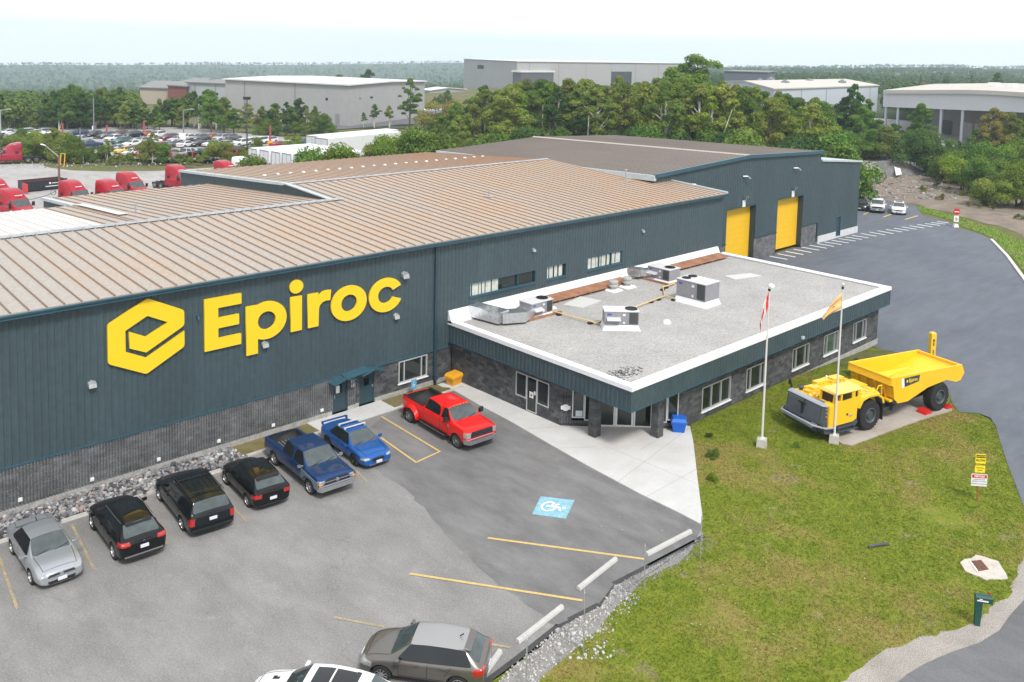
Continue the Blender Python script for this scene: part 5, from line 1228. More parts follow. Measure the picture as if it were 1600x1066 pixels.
VAN=dict(name='minivan',cat='van',L=5.1,W=1.98,clr=.22,rw=.345,wheels=(1.62,-1.42),mirror=(1.30,1.0),handles=(.75,.35),hz=.92,bpillar=.3,plate_z=(.45,.86),wiper=(1.75,1.1),belt_crease=.6,st=[(-2.48,-2.50,-2.46,.90,1.05,1.10,.74),(-2.42,-2.47,-2.43,.96,1.08,1.16,.78),(-2.36,-2.40,-2.36,.98,1.08,1.18,.80),(-2.1,-2.34,-2.18,1,1.06,1.66,.70),(-1.2,-1.2,-1.2,1,1.04,1.74,.73),(.26,.26,.26,1,1.02,1.76,.74),(.36,.36,.36,1,1.02,1.76,.74),(1.1,1.45,.75,1,1.0,1.68,.71),(1.72,1.72,1.74,1,.98,1.07,.80),(2.05,2.05,2.05,.98,.92,1.0,.76),(2.38,2.36,2.36,.93,.80,.86,.68),(2.54,2.52,2.50,.82,.66,.70,.55)],wind={(7,6),(7,7)},rear={(2,6),(2,7)},side={(3,5),(4,5),(5,5),(6,5)},rules=[('headlight',lambda c,n:c.x>2.2 and abs(c.y)>.55 and.58<c.z<.8 and n.x>-.2),('grille',lambda c,n:c.x>2.4 and abs(c.y)<.5 and.45<c.z<.7),('taillight',lambda c,n:c.x<-2.34 and abs(c.y)>.70 and.66<c.z<1.02),('chrome_trim',lambda c,n:False)])
def pickup(name,L,W,fw,rwh,cabb,H,belt,rw,hood,bedz,bp,front=.0):
 h=L/2;cw=fw-.42
 return dict(name=name,cat='pickup truck',L=L,W=W,clr=.38,rw=rw,tw=.26,wheels=(fw,rwh),mirror=(cw-.28,belt+.02),handles=(bp+.35,),hz=belt-.16,bpillar=bp,plate_z=(.55,.72),wiper=(cw+.02,hood+.03),belt_crease=.7,end_crease=.7,st=[(-h,-h,-h,.95,belt,belt+.02,W/2*.84),(-h+.12,-h+.1,-h+.1,.99,belt,belt+.02,W/2*.86),(cabb-.10,cabb-.10,cabb-.10,1,belt,belt+.02,W/2*.86),(cabb,cabb,cabb,1,belt,belt+.06,W/2*.84),(cabb+.06,cabb+.06,cabb+.16,1,belt,H-.03,W/2*.70),(bp-.05,bp-.05,bp-.05,1,belt,H,W/2*.72),(bp+.05,bp+.05,bp+.05,1,belt,H,W/2*.72),(cw-.4,cw-.12,cw-.68,1,belt,H-.05,W/2*.70),(cw,cw,cw,1,belt,hood,W/2*.82),((cw+h)/2,(cw+h)/2,(cw+h)/2,.99,belt-.03,hood-.02,W/2*.80),(h-.18,h-.16,h-.16,.97,belt-.10,hood-.07,W/2*.78),(h-.03,h-.03,h-.05,.93,belt-.16,hood-.14,W/2*.72)],wind={(7,6),(7,7)},rear={(3,6),(3,7)},side={(4,5),(6,5)}if bp-cabb>.6 else{(5,5),(6,5)},bed=(-h+.09,cabb-.13,W/2-.24,bedz),crown=.02)
m_chr=m_chrome
PK1=pickup('old_pickup',5.75,1.96,1.92,-1.72,-.95,1.86,1.18,.385,1.25,.72,.18)
PK1['rules']=[('headlight',lambda c,n:c.x>2.66 and abs(c.y)>.58 and.84<c.z<1.04),('grille',lambda c,n:c.x>2.72 and abs(c.y)<.60 and.80<c.z<1.06),('chrome_trim',lambda c,n:c.x>2.5 and.50<c.z<.78),('taillight',lambda c,n:c.x<-2.75 and abs(c.y)>.74 and.75<c.z<1.1),('chrome_trim',lambda c,n:c.x<-2.75 and c.z<.66),('lower_trim',lambda c,n:c.z<.48)]
PK2=pickup('big_pickup',6.05,2.06,2.10,-2.02,-.92,2.02,1.36,.42,1.42,.82,.62)
PK2['rules']=[('headlight',lambda c,n:c.x>2.72 and abs(c.y)>.66 and.88<c.z<1.20),('grille',lambda c,n:c.x>2.82 and abs(c.y)<.66 and.84<c.z<1.22),('chrome_trim',lambda c,n:c.x>2.7 and.56<c.z<.80),('bumper',lambda c,n:c.x>2.6 and c.z<=.56),('taillight',lambda c,n:c.x<-2.9 and abs(c.y)>.78 and.85<c.z<1.25),('chrome_trim',lambda c,n:c.x<-2.9 and c.z<.72)]
PK2.update(big_mirror=True,rear_out=.20,plate_z=(.62,.80),side={(4,5),(6,5)})
PK2['side']={(4,5),(6,5)}
def x_sedan_silver(t,S,pm):
 mb=MB();mb.box((2.2,-.42,.545),(2.225,.42,.565));addp(t,'chrome_trim',mb,m_chrome)
 mb=MB();mb.lathe([(0,.03),(.07,.03),(.08,0)],(2.2,0,.58),axis='x',n=10);addp(t,'badge',mb,m_chrome)
 mb=MB();mb.tube([(-1.0,0,1.43),(-1.2,0,1.5)],.02,5);addp(t,'antenna',mb,m_black)
vehicle(SED,'parked_car','silver sedan parked nose out at the left end of the front row',(10.30,-4.66),-91,paint('silver',(.42,.44,.46),.6),'cars parked along the factory wall',extra=x_sedan_silver)
def x_suv(t,S,pm):
 mb=MB();
 for sy in(1,-1):mb.tube([(.3,sy*.66,1.66),(-1.5,sy*.64,1.66)],.018,6)
 addp(t,'roof_rail',mb,m_chrome)
 mb=MB();mb.hexa([(-1.60,-.52,1.58),(-1.50,-.52,1.60),(-1.50,.52,1.60),(-1.60,.52,1.58),(-1.73,-.5,1.565),(-1.5,-.5,1.635),(-1.5,.5,1.635),(-1.73,.5,1.565)]);addp(t,'spoiler',mb,pm)
 mb=MB();mb.lathe([(0,-.02),(.06,-.02),(.06,.02)],(-2.30,0,.98),axis='x',n=10);addp(t,'badge',mb,m_chrome)
blk=paint('black',(.003,.003,.004),0,.22,.22)
vehicle(SUVS,'parked_car','black crossover with a dark glass roof parked nose in beside the silver sedan',(13.32,-4.97),87,blk,'cars parked along the factory wall',extra=x_suv)
def x_van(t,S,pm):
 mb=MB()
 for sy in(1,-1):mb.tube([(.3,sy*.70,1.80),(-1.9,sy*.70,1.78)],.02,6)
 for x in(-.2,-1.6):mb.box((x-.03,-.7,1.79),(x+.03,.7,1.83))
 addp(t,'roof_rack',mb,m_black)
 mb=MB()
 for k in range(5):mb.box((-1.75,-.5+k*.24,1.765),(0.1,-.49+k*.24,1.785))
 addp(t,'roof_rib',mb,m_grille)
 mb=MB();mb.hexa([(-2.50,-.9,.36),(-2.3,-.9,.36),(-2.3,.9,.36),(-2.50,.9,.36),(-2.60,-.85,.52),(-2.4,-.9,.56),(-2.4,.9,.56),(-2.60,.85,.52)]);addp(t,'bumper',mb,pm)
vehicle(VAN,'parked_van','black minivan with roof rack parked nose in between two black cars',(16.35,-4.70),84.6,paint('graphite',(.006,.009,.011),.1,.25,.3),'cars parked along the factory wall',extra=x_van)
def x_mini(t,S,pm):
 mb=MB();mb.hexa([(-1.55,-.54,1.46),(-1.4,-.54,1.50),(-1.4,.54,1.50),(-1.55,.54,1.46),(-1.62,-.5,1.46),(-1.4,-.5,1.53),(-1.4,.5,1.53),(-1.62,.5,1.46)]);addp(t,'spoiler',mb,pm)
 mb=MB();mb.lathe([(0,-.02),(.06,-.02),(.06,.02)],(-2.09,0,.90),axis='x',n=12);addp(t,'badge',mb,m_chrome)
MINIB=dict(MINI,name='hatch_glassroof',rules=MINI['rules']+[('sunroof',lambda c,n:-1.0<c.x<.22 and abs(c.y)<.44 and c.z>1.5)])
vehicle(MINIB,'parked_car','small black hatchback with a round rear badge parked nose in beside the blue pickup',(19.22,-4.86),85,blk,'cars parked along the factory wall',extra=x_mini)
navy=paint('metal_blue',(.010,.050,.17),.5)
def x_pk1(t,S,pm):
 mb=MB();mb.hexa([(2.72,-.96,.50),(2.95,-.86,.50),(2.95,.86,.50),(2.72,.96,.50),(2.72,-.97,.76),(2.97,-.86,.74),(2.97,.86,.74),(2.72,.97,.76)]);addp(t,'bumper',mb,m_rim)
 mb=MB();mb.box((2.83,-.78,.92),(2.865,.78,.97));mb.lathe([(0,.04),(.09,.04),(.10,0)],(2.85,0,.945),axis='x',n=8);addp(t,'chrome_trim',mb,m_chrome)
 for sy in(1,-1):
  mb=MB();mb.box((2.70,sy*.78,.82),(2.86,sy*.93,.90));addp(t,'indicator',mb,m_amber)
 mb=MB();mb.hexa([(-2.86,-.9,.48),(-3.02,-.88,.48),(-3.02,.88,.48),(-2.86,.9,.48),(-2.86,-.9,.66),(-3.02,-.88,.66),(-3.02,.88,.66),(-2.86,.9,.66)][::-1]);addp(t,'rear_bumper',mb,m_chrome)
 mb=MB()
 for k in range(8):mb.box((-2.7,-.66+k*.19,.722),(-1.1,-.60+k*.19,.745))
 addp(t,'bed_rib',mb,m_steel)
 mb=MB()
 for sy in(1,-1):
  mb=MB();mb.prism([(1.16,.62),(1.34,.62),(1.46,.80),(1.62,.90),(2.16,.90),(2.36,.80),(2.50,.60),(2.78,.62),(2.80,1.0),(1.16,1.12)],sy*.972,sy*.998);addp(t,'fender_panel',mb,mat('primer_grey',(.13,.17,.20),.5))
vehicle(PK1,'parked_pickup','dark blue pickup with grey front fender and silver bumper, nose out',(21.98,-5.02),-93.5,navy,'cars parked along the factory wall',extra=x_pk1,partmats={'mirror':m_rim,'bumper':m_rim})
SEDB=dict(SED,name='sport_sedan',rules=[('headlight',lambda c,n:c.x>1.85 and abs(c.y)>.48 and.57<c.z<.68 and n.x>-.2),('grille',lambda c,n:c.x>2.12 and abs(c.y)<.36 and(.44<c.z<.62 or.24<c.z<.34)),('taillight',lambda c,n:c.x<-1.98 and abs(c.y)>.52 and.70<c.z<.90)])
def x_sport(t,S,pm):
 m_bar=mat('bar_silver',(.72,.72,.72),.35,.3)
 for x in(-.1,-.68):mb=MB();mb.box((x-.045,-.62,1.53),(x+.045,.62,1.57));mb.box((x-.04,-.60,1.45),(x+.04,-.53,1.53));mb.box((x-.04,.53,1.45),(x+.04,.60,1.53));addp(t,'roof_bar',mb,m_bar)
 mb=MB();mb.hexa([(-2.26,-.74,1.12),(-2.08,-.74,1.14),(-2.08,.74,1.14),(-2.26,.74,1.12),(-2.27,-.74,1.15),(-2.08,-.74,1.17),(-2.08,.74,1.17),(-2.27,.74,1.15)]);
 for sy in(1,-1):mb.hexa([(-2.25,sy*.70-.03,.98),(-2.08,sy*.70-.03,.98),(-2.08,sy*.70+.03,.98),(-2.25,sy*.70+.03,.98),(-2.25,sy*.71-.03,1.13),(-2.1,sy*.71-.03,1.13),(-2.1,sy*.71+.03,1.13),(-2.25,sy*.71+.03,1.13)])
 addp(t,'rear_wing',mb,pm)
 mb=MB();mb.box((2.19,-.52,.27),(2.225,.52,.31));addp(t,'chrome_trim',mb,m_chrome)
 for sy in(1,-1):mb=MB();mb.tube([(2.12,sy*.72,.46),(2.17,sy*.62,.38),(2.17,sy*.64,.30)],.022,5);addp(t,'lamp_trim',mb,m_chrome)
vehicle(SEDB,'parked_car','bright blue sports sedan with white roof bars and rear wing, nose out',(25.0,-4.60),-93.7,paint('sport_blue',(.012,.105,.38),.4),'cars parked along the factory wall',extra=x_sport,rimmat=mat('dark_rim',(.04,.04,.045),.4,.5))
redp=paint('red',(.66,.006,.004),.0,.3,.3)
def x_red(t,S,pm):
 for sy in(1,-1):
  mb=MB();n=14;yi,yo=sy*.98,sy*1.22;R1=.60
  ring=[]
  for k in range(n+1):
   a=PI*k/n;ring.append((-2.02+R1*1.12*math.cos(a),max(.50,.42+R1*math.sin(a))))
  for(xa,za),(xb,zb_)in zip(ring,ring[1:]):
   fa=.10
   mb.face([(xa,yo,za),(xb,yo,zb_),(xb*1.0,yi,zb_+.22),(xa*1.0,yi,za+.22)]);mb.face([(xa,yo,za),(xa,yo-sy*.02,za-.07),(xb,yo-sy*.02,zb_-.07),(xb,yo,zb_)])
   mb.face([(xa,yo-sy*.02,za-.07),(xa,yi,za-.07),(xb,yi,zb_-.07),(xb,yo-sy*.02,zb_-.07)])
  for e in(0,-1):
   x,z=ring[e];mb.face([(x,yo,z),(x,yi,z+.22),(x,yi,z-.1),(x,yo-sy*.02,z-.1)])
  addp(t,'rear_fender',mb,pm)
  mb=MB();mb.box((-1.2,sy*.98,.40),(1.25,sy*1.10,.47));addp(t,'running_board',mb,m_black)
  mb=MB();mb.box((-1.1,sy*1.101,.42),(1.2,sy*1.106,.45));addp(t,'step_trim',mb,m_chrome)
  mb=MB();mb.box((1.38,sy*1.018,1.02),(1.46,sy*1.036,1.22));addp(t,'badge',mb,m_chrome)
  mb=MB();mb.box((-2.55,sy*.985,.3),(-2.5,sy*1.25,.62));mb.box((1.56,sy*.86,.20),(1.60,sy*1.05,.45));addp(t,'mud_flap',mb,m_black)
  mb=MB();mb.box((2.72,sy*.93,.92),(2.90,sy*.985,1.14));addp(t,'indicator',mb,m_amber)
 mb=MB();mb.hexa([(2.80,-1.03,.52),(3.12,-.86,.52),(3.12,.86,.52),(2.80,1.03,.52),(2.80,-1.04,.80),(3.14,-.88,.78),(3.14,.88,.78),(2.80,1.04,.80)]);addp(t,'bumper',mb,m_chrome)
 mb=MB()
 for z in(.92,1.02,1.12):mb.box((2.97,-.62,z),(3.01,.62,z+.035))
 addp(t,'grille_bar',mb,mat('grille_bar',(.09,.09,.1),.3,.6))
 mb=MB()
 for k in range(5):mb.box((1.02,-.42+k*.2,2.03),(1.10,-.36+k*.2,2.06))
 addp(t,'roof_marker_light',mb,m_amber)
 for sy in(1,-1):mb=MB();mb.box((-3.0,sy*.78,1.375),(-1.05,sy*.95,1.40));addp(t,'bed_cap',mb,m_black)
 mb=MB();mb.hexa([(-3.03,-.95,.55),(-3.2,-.92,.55),(-3.2,.92,.55),(-3.03,.95,.55),(-3.03,-.95,.75),(-3.2,-.92,.75),(-3.2,.92,.75),(-3.03,.95,.75)][::-1]);addp(t,'rear_bumper',mb,m_chrome)
vehicle(PK2,'parked_pickup','bright red heavy duty pickup with wide rear fenders and black bed by the sidewalk',(30.28,-5.62),-94,redp,'cars parked along the factory wall',extra=x_red,style='truck',partmats={'mirror':m_black})
MTX=dict(MINI,name='grey_hatch',rules=MINI['rules'][:2]+[('taillight',lambda c,n:c.x<-1.76 and abs(c.y)>.50 and.78<c.z<1.02),('roof',lambda c,n:c.z>1.49)])
def x_mtx(t,S,pm):
 x_mini(t,S,pm)
 mb=MB();mb.tube([(-1.15,0,1.58),(-1.27,0,1.68)],.022,5);addp(t,'antenna',mb,m_black)
greyp=paint('warm_grey',(.17,.16,.145),.6)
vehicle(MTX,'parked_car','grey hatchback with silver roof parked diagonally at the bottom edge',(17.63,-19.66),127,greyp,'cars parked by the wheel stops',extra=x_mtx,style='multi',partmats={'roof':paint('pale_grey',(.36,.36,.35),.5)})
WJ=dict(SUVS,name='white_suv',rules=[('sunroof',lambda c,n:(-1.25<c.x<-.48 or-.42<c.x<.2)and abs(c.y)<.45 and c.z>1.60),('hood_vent',lambda c,n:1.42<c.x<1.66 and.30<abs(c.y)<.44 and c.z>.95),('headlight',SUVS['rules'][1][1]),('grille',SUVS['rules'][2][1]),('taillight',SUVS['rules'][3][1])])
wq=G(495.5,1040.5,1.42);hd=math.radians(126);dv=Vector((math.cos(hd),math.sin(hd),0));lv=Vector((-dv.y,dv.x,0))
wc=wq-dv*.35+lv*.62+Vector((.06,.16,0))
vehicle(WJ,'parked_car','white SUV with black sunroof panels and hood vents cut off by the bottom edge',(wc.x,wc.y),126,paint('white',(.74,.74,.73),.0),'cars parked by the wheel stops')
def cpos(px,py,h,dx,dy):
 w_=Gh(px,py);c,s=math.cos(math.radians(h)),math.sin(math.radians(h));return(w_.x+dx*c-dy*s,w_.y+dx*s+dy*c,hg(w_.x,w_.y)+.02)
RH=203
white2=paint('white',(.74,.74,.73))
vehicle(WJ,'parked_car','white SUV at the right end of three cars parked beyond the drive',cpos(1414.5,335.9,RH,-1.42,-.85),RH,white2,'cars parked beyond the drive',level=2)
PK3=dict(PK1,name='crew_pickup',rules=PK1['rules'])
vehicle(PK1,'parked_pickup','white pickup between the white SUV and the dark SUV beyond the drive',cpos(1381.5,333.2,RH,-1.9,-.9),RH,white2,'cars parked beyond the drive',level=3)
vehicle(SUVS,'parked_car','dark grey SUV half hidden by the hall corner beyond the drive',cpos(1353.5,329.5,RH,-1.42,-.85),RH,paint('dark_grey',(.05,.055,.06),.5),'cars parked beyond the drive',level=2)
colr=dict(white=(.74,.74,.73),silver=(.42,.44,.46),grey=(.14,.15,.16),black=(.012,.012,.014),red=(.42,.02,.02),maroon=(.16,.02,.025),navy=(.02,.04,.12),yellow=(.75,.45,.02),orange=(.5,.14,.03),teal=(.05,.12,.13),tan=(.35,.28,.2))
def simple_parts(S):
 key=(S['name'],'simple')
 if key not in CACHE:
  kf=keyfun(dict(S,rules=[r for r in S.get('rules',[])if r[0]in('taillight','headlight','grille')]))
  def k2(c,n,nm):
   k=kf(c,n,nm);k=k[0]if isinstance(k,tuple)else k
   return{'windshield':'windows','rear_window':'windows','side_window':'windows','wheel_well':'underbody','headlight':'headlights','taillight':'taillights','sunroof':'body','lower_trim':'body','chrome_trim':'body','bumper':'body'}.get(k,k)
  CACHE[key]=split_mesh(cage_mesh(S,2),k2)
 return CACHE[key]
SM2={'windows':mat('lot_car_glass',(.03,.04,.045),.06,spec=.9),'underbody':m_well,'headlights':m_head,'taillights':m_tail,'grille':m_grille,'cargo_bed':m_liner}
TY={'sedan':SED,'suv':SUVS,'hatch':MINI,'pickup':PK1,'van':VAN}
TYN={'sedan':'sedan','suv':'SUV','hatch':'hatchback','pickup':'pickup','van':'van'}
LOTC=[(12,209,'sedan','white',190),(26,211,'sedan','silver',195),(40,209,'suv','white',192),(54,210,'sedan','white',195),(66,209,'suv','silver',196),(80,210,'sedan','white',195),(6,223,'sedan','white',194),(19,224,'suv','white',195),(33,222,'sedan','silver',195),(48,224,'hatch','grey',196),(62,223,'sedan','white',196),(76,225,'suv','black',198),(92,224,'sedan','silver',200),(120,211,'van','navy',200),(124,222,'pickup','silver',205),(137,230,'pickup','navy',15),(151,214,'pickup','black',205),(167,214,'suv','grey',205),(187,212,'suv','maroon',203),(207,213,'suv','black',203),(227,211,'sedan','orange',203),(178,219,'suv','white',205),(190,223,'suv','teal',205),(206,227,'sedan','white',204),(221,222,'sedan','silver',203),(237,224,'sedan','white',203),(183,234,'sedan','silver',205),(194,238,'hatch','yellow',205),(207,241,'sedan','white',205),(224,237,'suv','white',205),(240,239,'sedan','grey',205),(246,213,'suv','white',203),(264,217,'suv','maroon',200),(277,220,'sedan','silver',200),(294,217,'sedan','white',200),(312,218,'suv','grey',200),(330,216,'sedan','orange',198),(347,218,'suv','silver',198),(363,217,'suv','grey',20),(255,229,'sedan','red',20),(272,228,'sedan','grey',20),(292,228,'sedan','white',20),(312,227,'sedan','black',200),(331,227,'sedan','white',200),(350,228,'hatch','silver',200),(377,226,'suv','white',200),(391,224,'van','white',200),(405,223,'van','white',200),(419,222,'suv','white',200),(259,238,'sedan','navy',18),(272,242,'sedan','maroon',18),(292,243,'pickup','silver',18),(318,243,'pickup','black',18),(343,241,'sedan','white',18),(372,239,'pickup','black',18),(437,228,'sedan','red',10),(472,224,'hatch','teal',200)]
from collections import Counter
seen=Counter();pend={}
rows={}
for i,(px,py,ty,co,h)in enumerate(LOTC):
 row='back' if py<219.5 else('middle' if py<233 else 'front');rows.setdefault((ty,co,row),[]).append((px,i))
ordn=['leftmost','second from left','third from left','fourth from left','fifth from left','sixth from left','seventh from left','eighth from left']
LAB={}
for(ty,co,row),L_ in rows.items():
 L_.sort();n=len(L_)
 for k,(px,i)in enumerate(L_):
  LAB[i]=('only %s %s in the %s row of the crowded car lot'%(co,TYN[ty],row))if n==1 else('%s of the %s %ss in the %s row of the crowded car lot'%(ordn[k],co,TYN[ty],row))
for i,(px,py,ty,co,h)in enumerate(LOTC):
 S=TY[ty];w_=G(px,py+1.5)
 t=thing('lot_car' if ty!='pickup' else 'lot_pickup',LAB[i],{'pickup':'pickup truck','van':'van'}.get(ty,'car'),(w_.x,w_.y,-.03),math.radians(h+rnd.uniform(-4,4)),'cars on the crowded dealership lot',scale=(1,1,.87))
 pm=paint('lot_'+co,colr[co],.2)
 for k,me in simple_parts(S).items():put(k,me,t,SM2.get(k)or pm)
 tm,rm=wheel_meshes(S['rw'],.22,'alloy')
 for xw in S['wheels']:
  for sy in(1,-1):put('rim',rm,put('wheel',tm,t,None,(xw,sy*(S['W']/2-.13),S['rw']),(0,0,0 if sy>0 else PI)),None)
SEMI=dict(name='semi',cat='truck',L=6.0,W=2.45,clr=.55,rw=.50,wheels=(2.05,),mirror=(1.1,1.9),bpillar=.2,crown=.05,end_crease=.6,belt_crease=.2,tw=.3,st=[(-1.75,-1.75,-1.75,.98,1.9,3.88,1.08),(-1.70,-1.70,-1.66,1,1.9,3.96,1.08),(-.6,-.6,-.55,1,1.9,3.86,1.04),(.02,.02,.05,1,1.9,3.55,.96),(.12,.12,.35,1,1.9,3.30,.94),(.42,.42,.62,1,1.9,3.05,.95),(.5,.5,.78,1,1.9,2.86,1.02),(1.1,1.20,.98,.99,1.85,2.70,1.0),(1.62,1.60,1.62,.95,1.62,1.86,.86),(2.2,2.2,2.2,.92,1.52,1.74,.74),(2.75,2.75,2.75,.90,1.40,1.58,.64),(3.0,3.0,2.96,.84,1.15,1.36,.52)],wind={(7,6),(7,7)},rear=set(),side={(6,5)},rules=[('headlight',lambda c,n:c.x>2.75 and abs(c.y)>.7 and.95<c.z<1.2),('grille',lambda c,n:c.x>2.9 and abs(c.y)<.55 and.8<c.z<1.25),('bumper',lambda c,n:c.x>2.6 and c.z<.8)])
semi_p=paint('truck_red',(.34,.006,.018),.0,.35,.2)
m_script=mat('white_script',(.8,.8,.8),.5)
def semi(label,loc,h,pm=semi_p,script=True):
 t=thing('tractor_truck',label,'truck',loc,math.radians(h),'highway tractors parked behind the workshop',scale=(1,1,.87))
 for k,me in body_parts(SEMI,2).items():
  nm=k[0]if isinstance(k,tuple)else k;put(nm,me,t,pm if nm=='body' else(PARTMAT.get(nm)or pm))
 tm,rm=wheel_meshes(.5,.30,'truck')
 for(x,y)in((2.05,1.05),(-2.6,.78),(-2.6,1.12),(-3.85,.78),(-3.85,1.12)):
  for sy in(1,-1):put('rim',rm,put('wheel',tm,t,None,(x,sy*y,.5),(0,0,0 if sy>0 else PI)),None)
 mb=MB();mb.box((-4.6,-.45,.75),(-1.7,-.30,1.0));mb.box((-4.6,.30,.75),(-1.7,.45,1.0));mb.box((-3.7,-.5,1.0),(-2.8,.5,1.12));mb.box((-4.62,-1.1,.6),(-4.55,1.1,.9));addp(t,'chassis',mb,m_black)
 for sy in(1,-1):
  mb=MB();mb.box((1.25,sy*1.22,1.75),(1.4,sy*1.5,2.3));mb.tube([(1.3,sy*1.1,1.95),(1.33,sy*1.3,2.0)],.03,6);addp(t,'mirror',mb,m_black)
  mb=MB();mb.box((-1.2,sy*1.215,1.9),(-.75,sy*1.235,2.35));addp(t,'side_vent',mb,m_black)
 if script:
  mb=MB();pts=[]
  for k in range(22):
   u=k/21;y=-.42+.84*u;x=.25+.10*math.sin(u*2.6);z0=3.20+.05*math.sin(k*1.9)
   pts.append((x+.42-.0*z0,y,z0))
  mb.tube([(p[0]-(p[2]-3.2)*.9,p[1],p[2])for p in pts],.03,5)
  addp(t,'script_lettering',mb,m_script)
 return t
HS=-75
def semi_at(px,py,z=3.30):
 w_=G(px,py,z);c,s=math.cos(math.radians(HS)),math.sin(math.radians(HS));return(w_.x+1.2*c,w_.y+1.2*s,0)
for(px,py,l)in((-12,280,'red highway tractor cut off by the left edge above another red tractor'),(14,296,'red highway tractor nearest the left edge with its windshield over the white roof'),(108,283,'red highway tractor just right of the rusty lamp post'),(165,282,'red highway tractor between two others, mostly hidden by the roof'),(196,270,'red highway tractor with mirror showing, left of the bare yard gap'),(272,259,'red highway tractor by itself left of the raised roof step'),(347,252,'red highway tractor whose top peeks over the roof beside the white trucks')):
 semi(l,semi_at(px,py),HS)
w_=G(15,255);semi('red highway tractor seen from behind at the far edge of the yard',(w_.x,w_.y,0),172,paint('deep_red',(.30,.008,.03),.0,.35),script=False)
whp=paint('white',(.74,.74,.73))
w_=semi_at(374,247,3.2);semi('white highway tractor between the last red one and the white trailers',w_,HS,whp,script=False)
m_trl=mat('trailer_white',(.72,.73,.75),.5,var=.06,scale=1.2);m_trd=mat('trailer_door',(.62,.63,.65),.5)
def trailer(label,corner,h,Ln,H=3.55,W=2.55):
 """corner: ground point under the near left corner of the door end"""
 t=thing('box_trailer',label,'trailer',(corner[0],corner[1],0),math.radians(h),'white box trailers',scale=(1,1,1))
 mb=MB();mb.box((.03,-W,1.0),(Ln,0,H));
 for k in range(int(Ln/1.2)):mb.box((.6+k*1.2,.0,1.05),(.64+k*1.2,.012,H-.05))
 addp(t,'box',mb,m_trl)
 mb=MB();mb.box((-.02,-W+.12,1.1),(.03,-W/2-.02,H-.2));addp(t,'door',mb,m_trd);mb=MB();mb.box((-.02,-W/2+.02,1.1),(.03,-.12,H-.2));addp(t,'door',mb,m_trd)
 mb=MB();mb.box((-.035,-W+.02,H-.16),(.03,-.02,H));mb.box((-.035,-W,1.0),(.03,-W+.09,H));mb.box((-.035,-.09,1.0),(.03,0,H));mb.box((-.05,-W/2-.02,1.1),(-.02,-W/2+.02,H-.2));addp(t,'door_frame',mb,mat('door_frame_grey',(.22,.23,.24),.5))
 mb=MB()
 for x in(.8,2.0,Ln-1.6):mb.lathe([(0,-.12),(.45,-.12),(.45,.12),(0,.12)],(x,-.25,.45),axis='y',n=14);mb.lathe([(0,-.12),(.45,-.12),(.45,.12),(0,.12)],(x,-W+.25,.45),axis='y',n=14)
 mb.box((.3,-W+.5,.6),(Ln-.5,-.5,1.0));addp(t,'running_gear',mb,m_rubber)
names=['nearest the white tractor','second in the row','middle one of the row','fourth in the row','farthest right of the row']
for k,px in enumerate((388,406,424,441,459)):
 w_=G(px,231+k*2.6,3.55);trailer('white box trailer with rear doors to the camera, '+names[k],(w_.x,w_.y),3,12)
for k,(a,b,l)in enumerate((((478,246),22,'long white trailer parked beyond the row of trailer doors'),((492,250),20,'long white trailer nearest the leafy bushes'))):
 w_=G(*a);trailer(l,(w_.x,w_.y),12,b,H=4.1,W=3.2)
MH=math.radians(165.5)
mt=thing('mining_dump_truck','yellow articulated mining dump truck with low cab displayed on a concrete pad','dump truck',(48.3,-19.6,.05),MH)
m_my=mat('machine_yellow',(.84,.50,.018),.38,coat=.35,var=.04,scale=1.5,coords='obj')
m_myd=mat('box_yellow',(.86,.50,.014),.42,var=.05,scale=.8,coords='obj')
m_mg=mat('machine_grey',(.055,.068,.082),.5);m_mg2=mat('grille_panel_grey',(.10,.112,.125),.5)
m_bump=mat('bumper_grey',(.30,.32,.35),.45)
def mp(name,mb,m,smooth=False,parent=None,**k):
 o=put(name,mb.mesh(name,m,smooth),parent or mt);
 for a,b in k.items():o[a]=b
 return o
mb=MB();mb.prism([(3.55,.42),(3.75,.95),(3.7,1.1),(1.1,1.0),(.95,.62),(1.25,.40),(3.1,.34)],-1.35,1.42);mp('chassis',mb,m_mg)
mb=MB();mb.hexa([(3.0,1.42,.36),(1.25,1.42,.34),(1.15,1.62,.40),(2.9,1.60,.42),(3.0,1.42,.44),(1.25,1.42,.42),(1.15,1.62,.46),(2.9,1.60,.48)][::-1])
mb.box((1.4,1.46,.62),(2.7,1.58,.67));mb.box((1.4,1.40,.44),(1.45,1.58,.62));mb.box((2.65,1.40,.44),(2.7,1.58,.62));mp('step',mb,m_mg)
mb=MB();mb.hexa([(2.9,-1.35,.72),(3.62,-1.35,.72),(3.72,1.15,.72),(2.9,1.15,.72),(2.9,-1.35,1.90),(3.38,-1.35,1.90),(3.55,1.15,1.93),(2.9,1.15,1.93)][::1]);
mb.hexa([(2.9,1.15,.72),(3.72,1.15,.72),(3.45,1.45,.72),(2.9,1.45,.72),(2.9,1.15,1.92),(3.55,1.15,1.92),(3.32,1.45,1.92),(2.9,1.45,1.92)]);mp('nose',mb,m_mg)
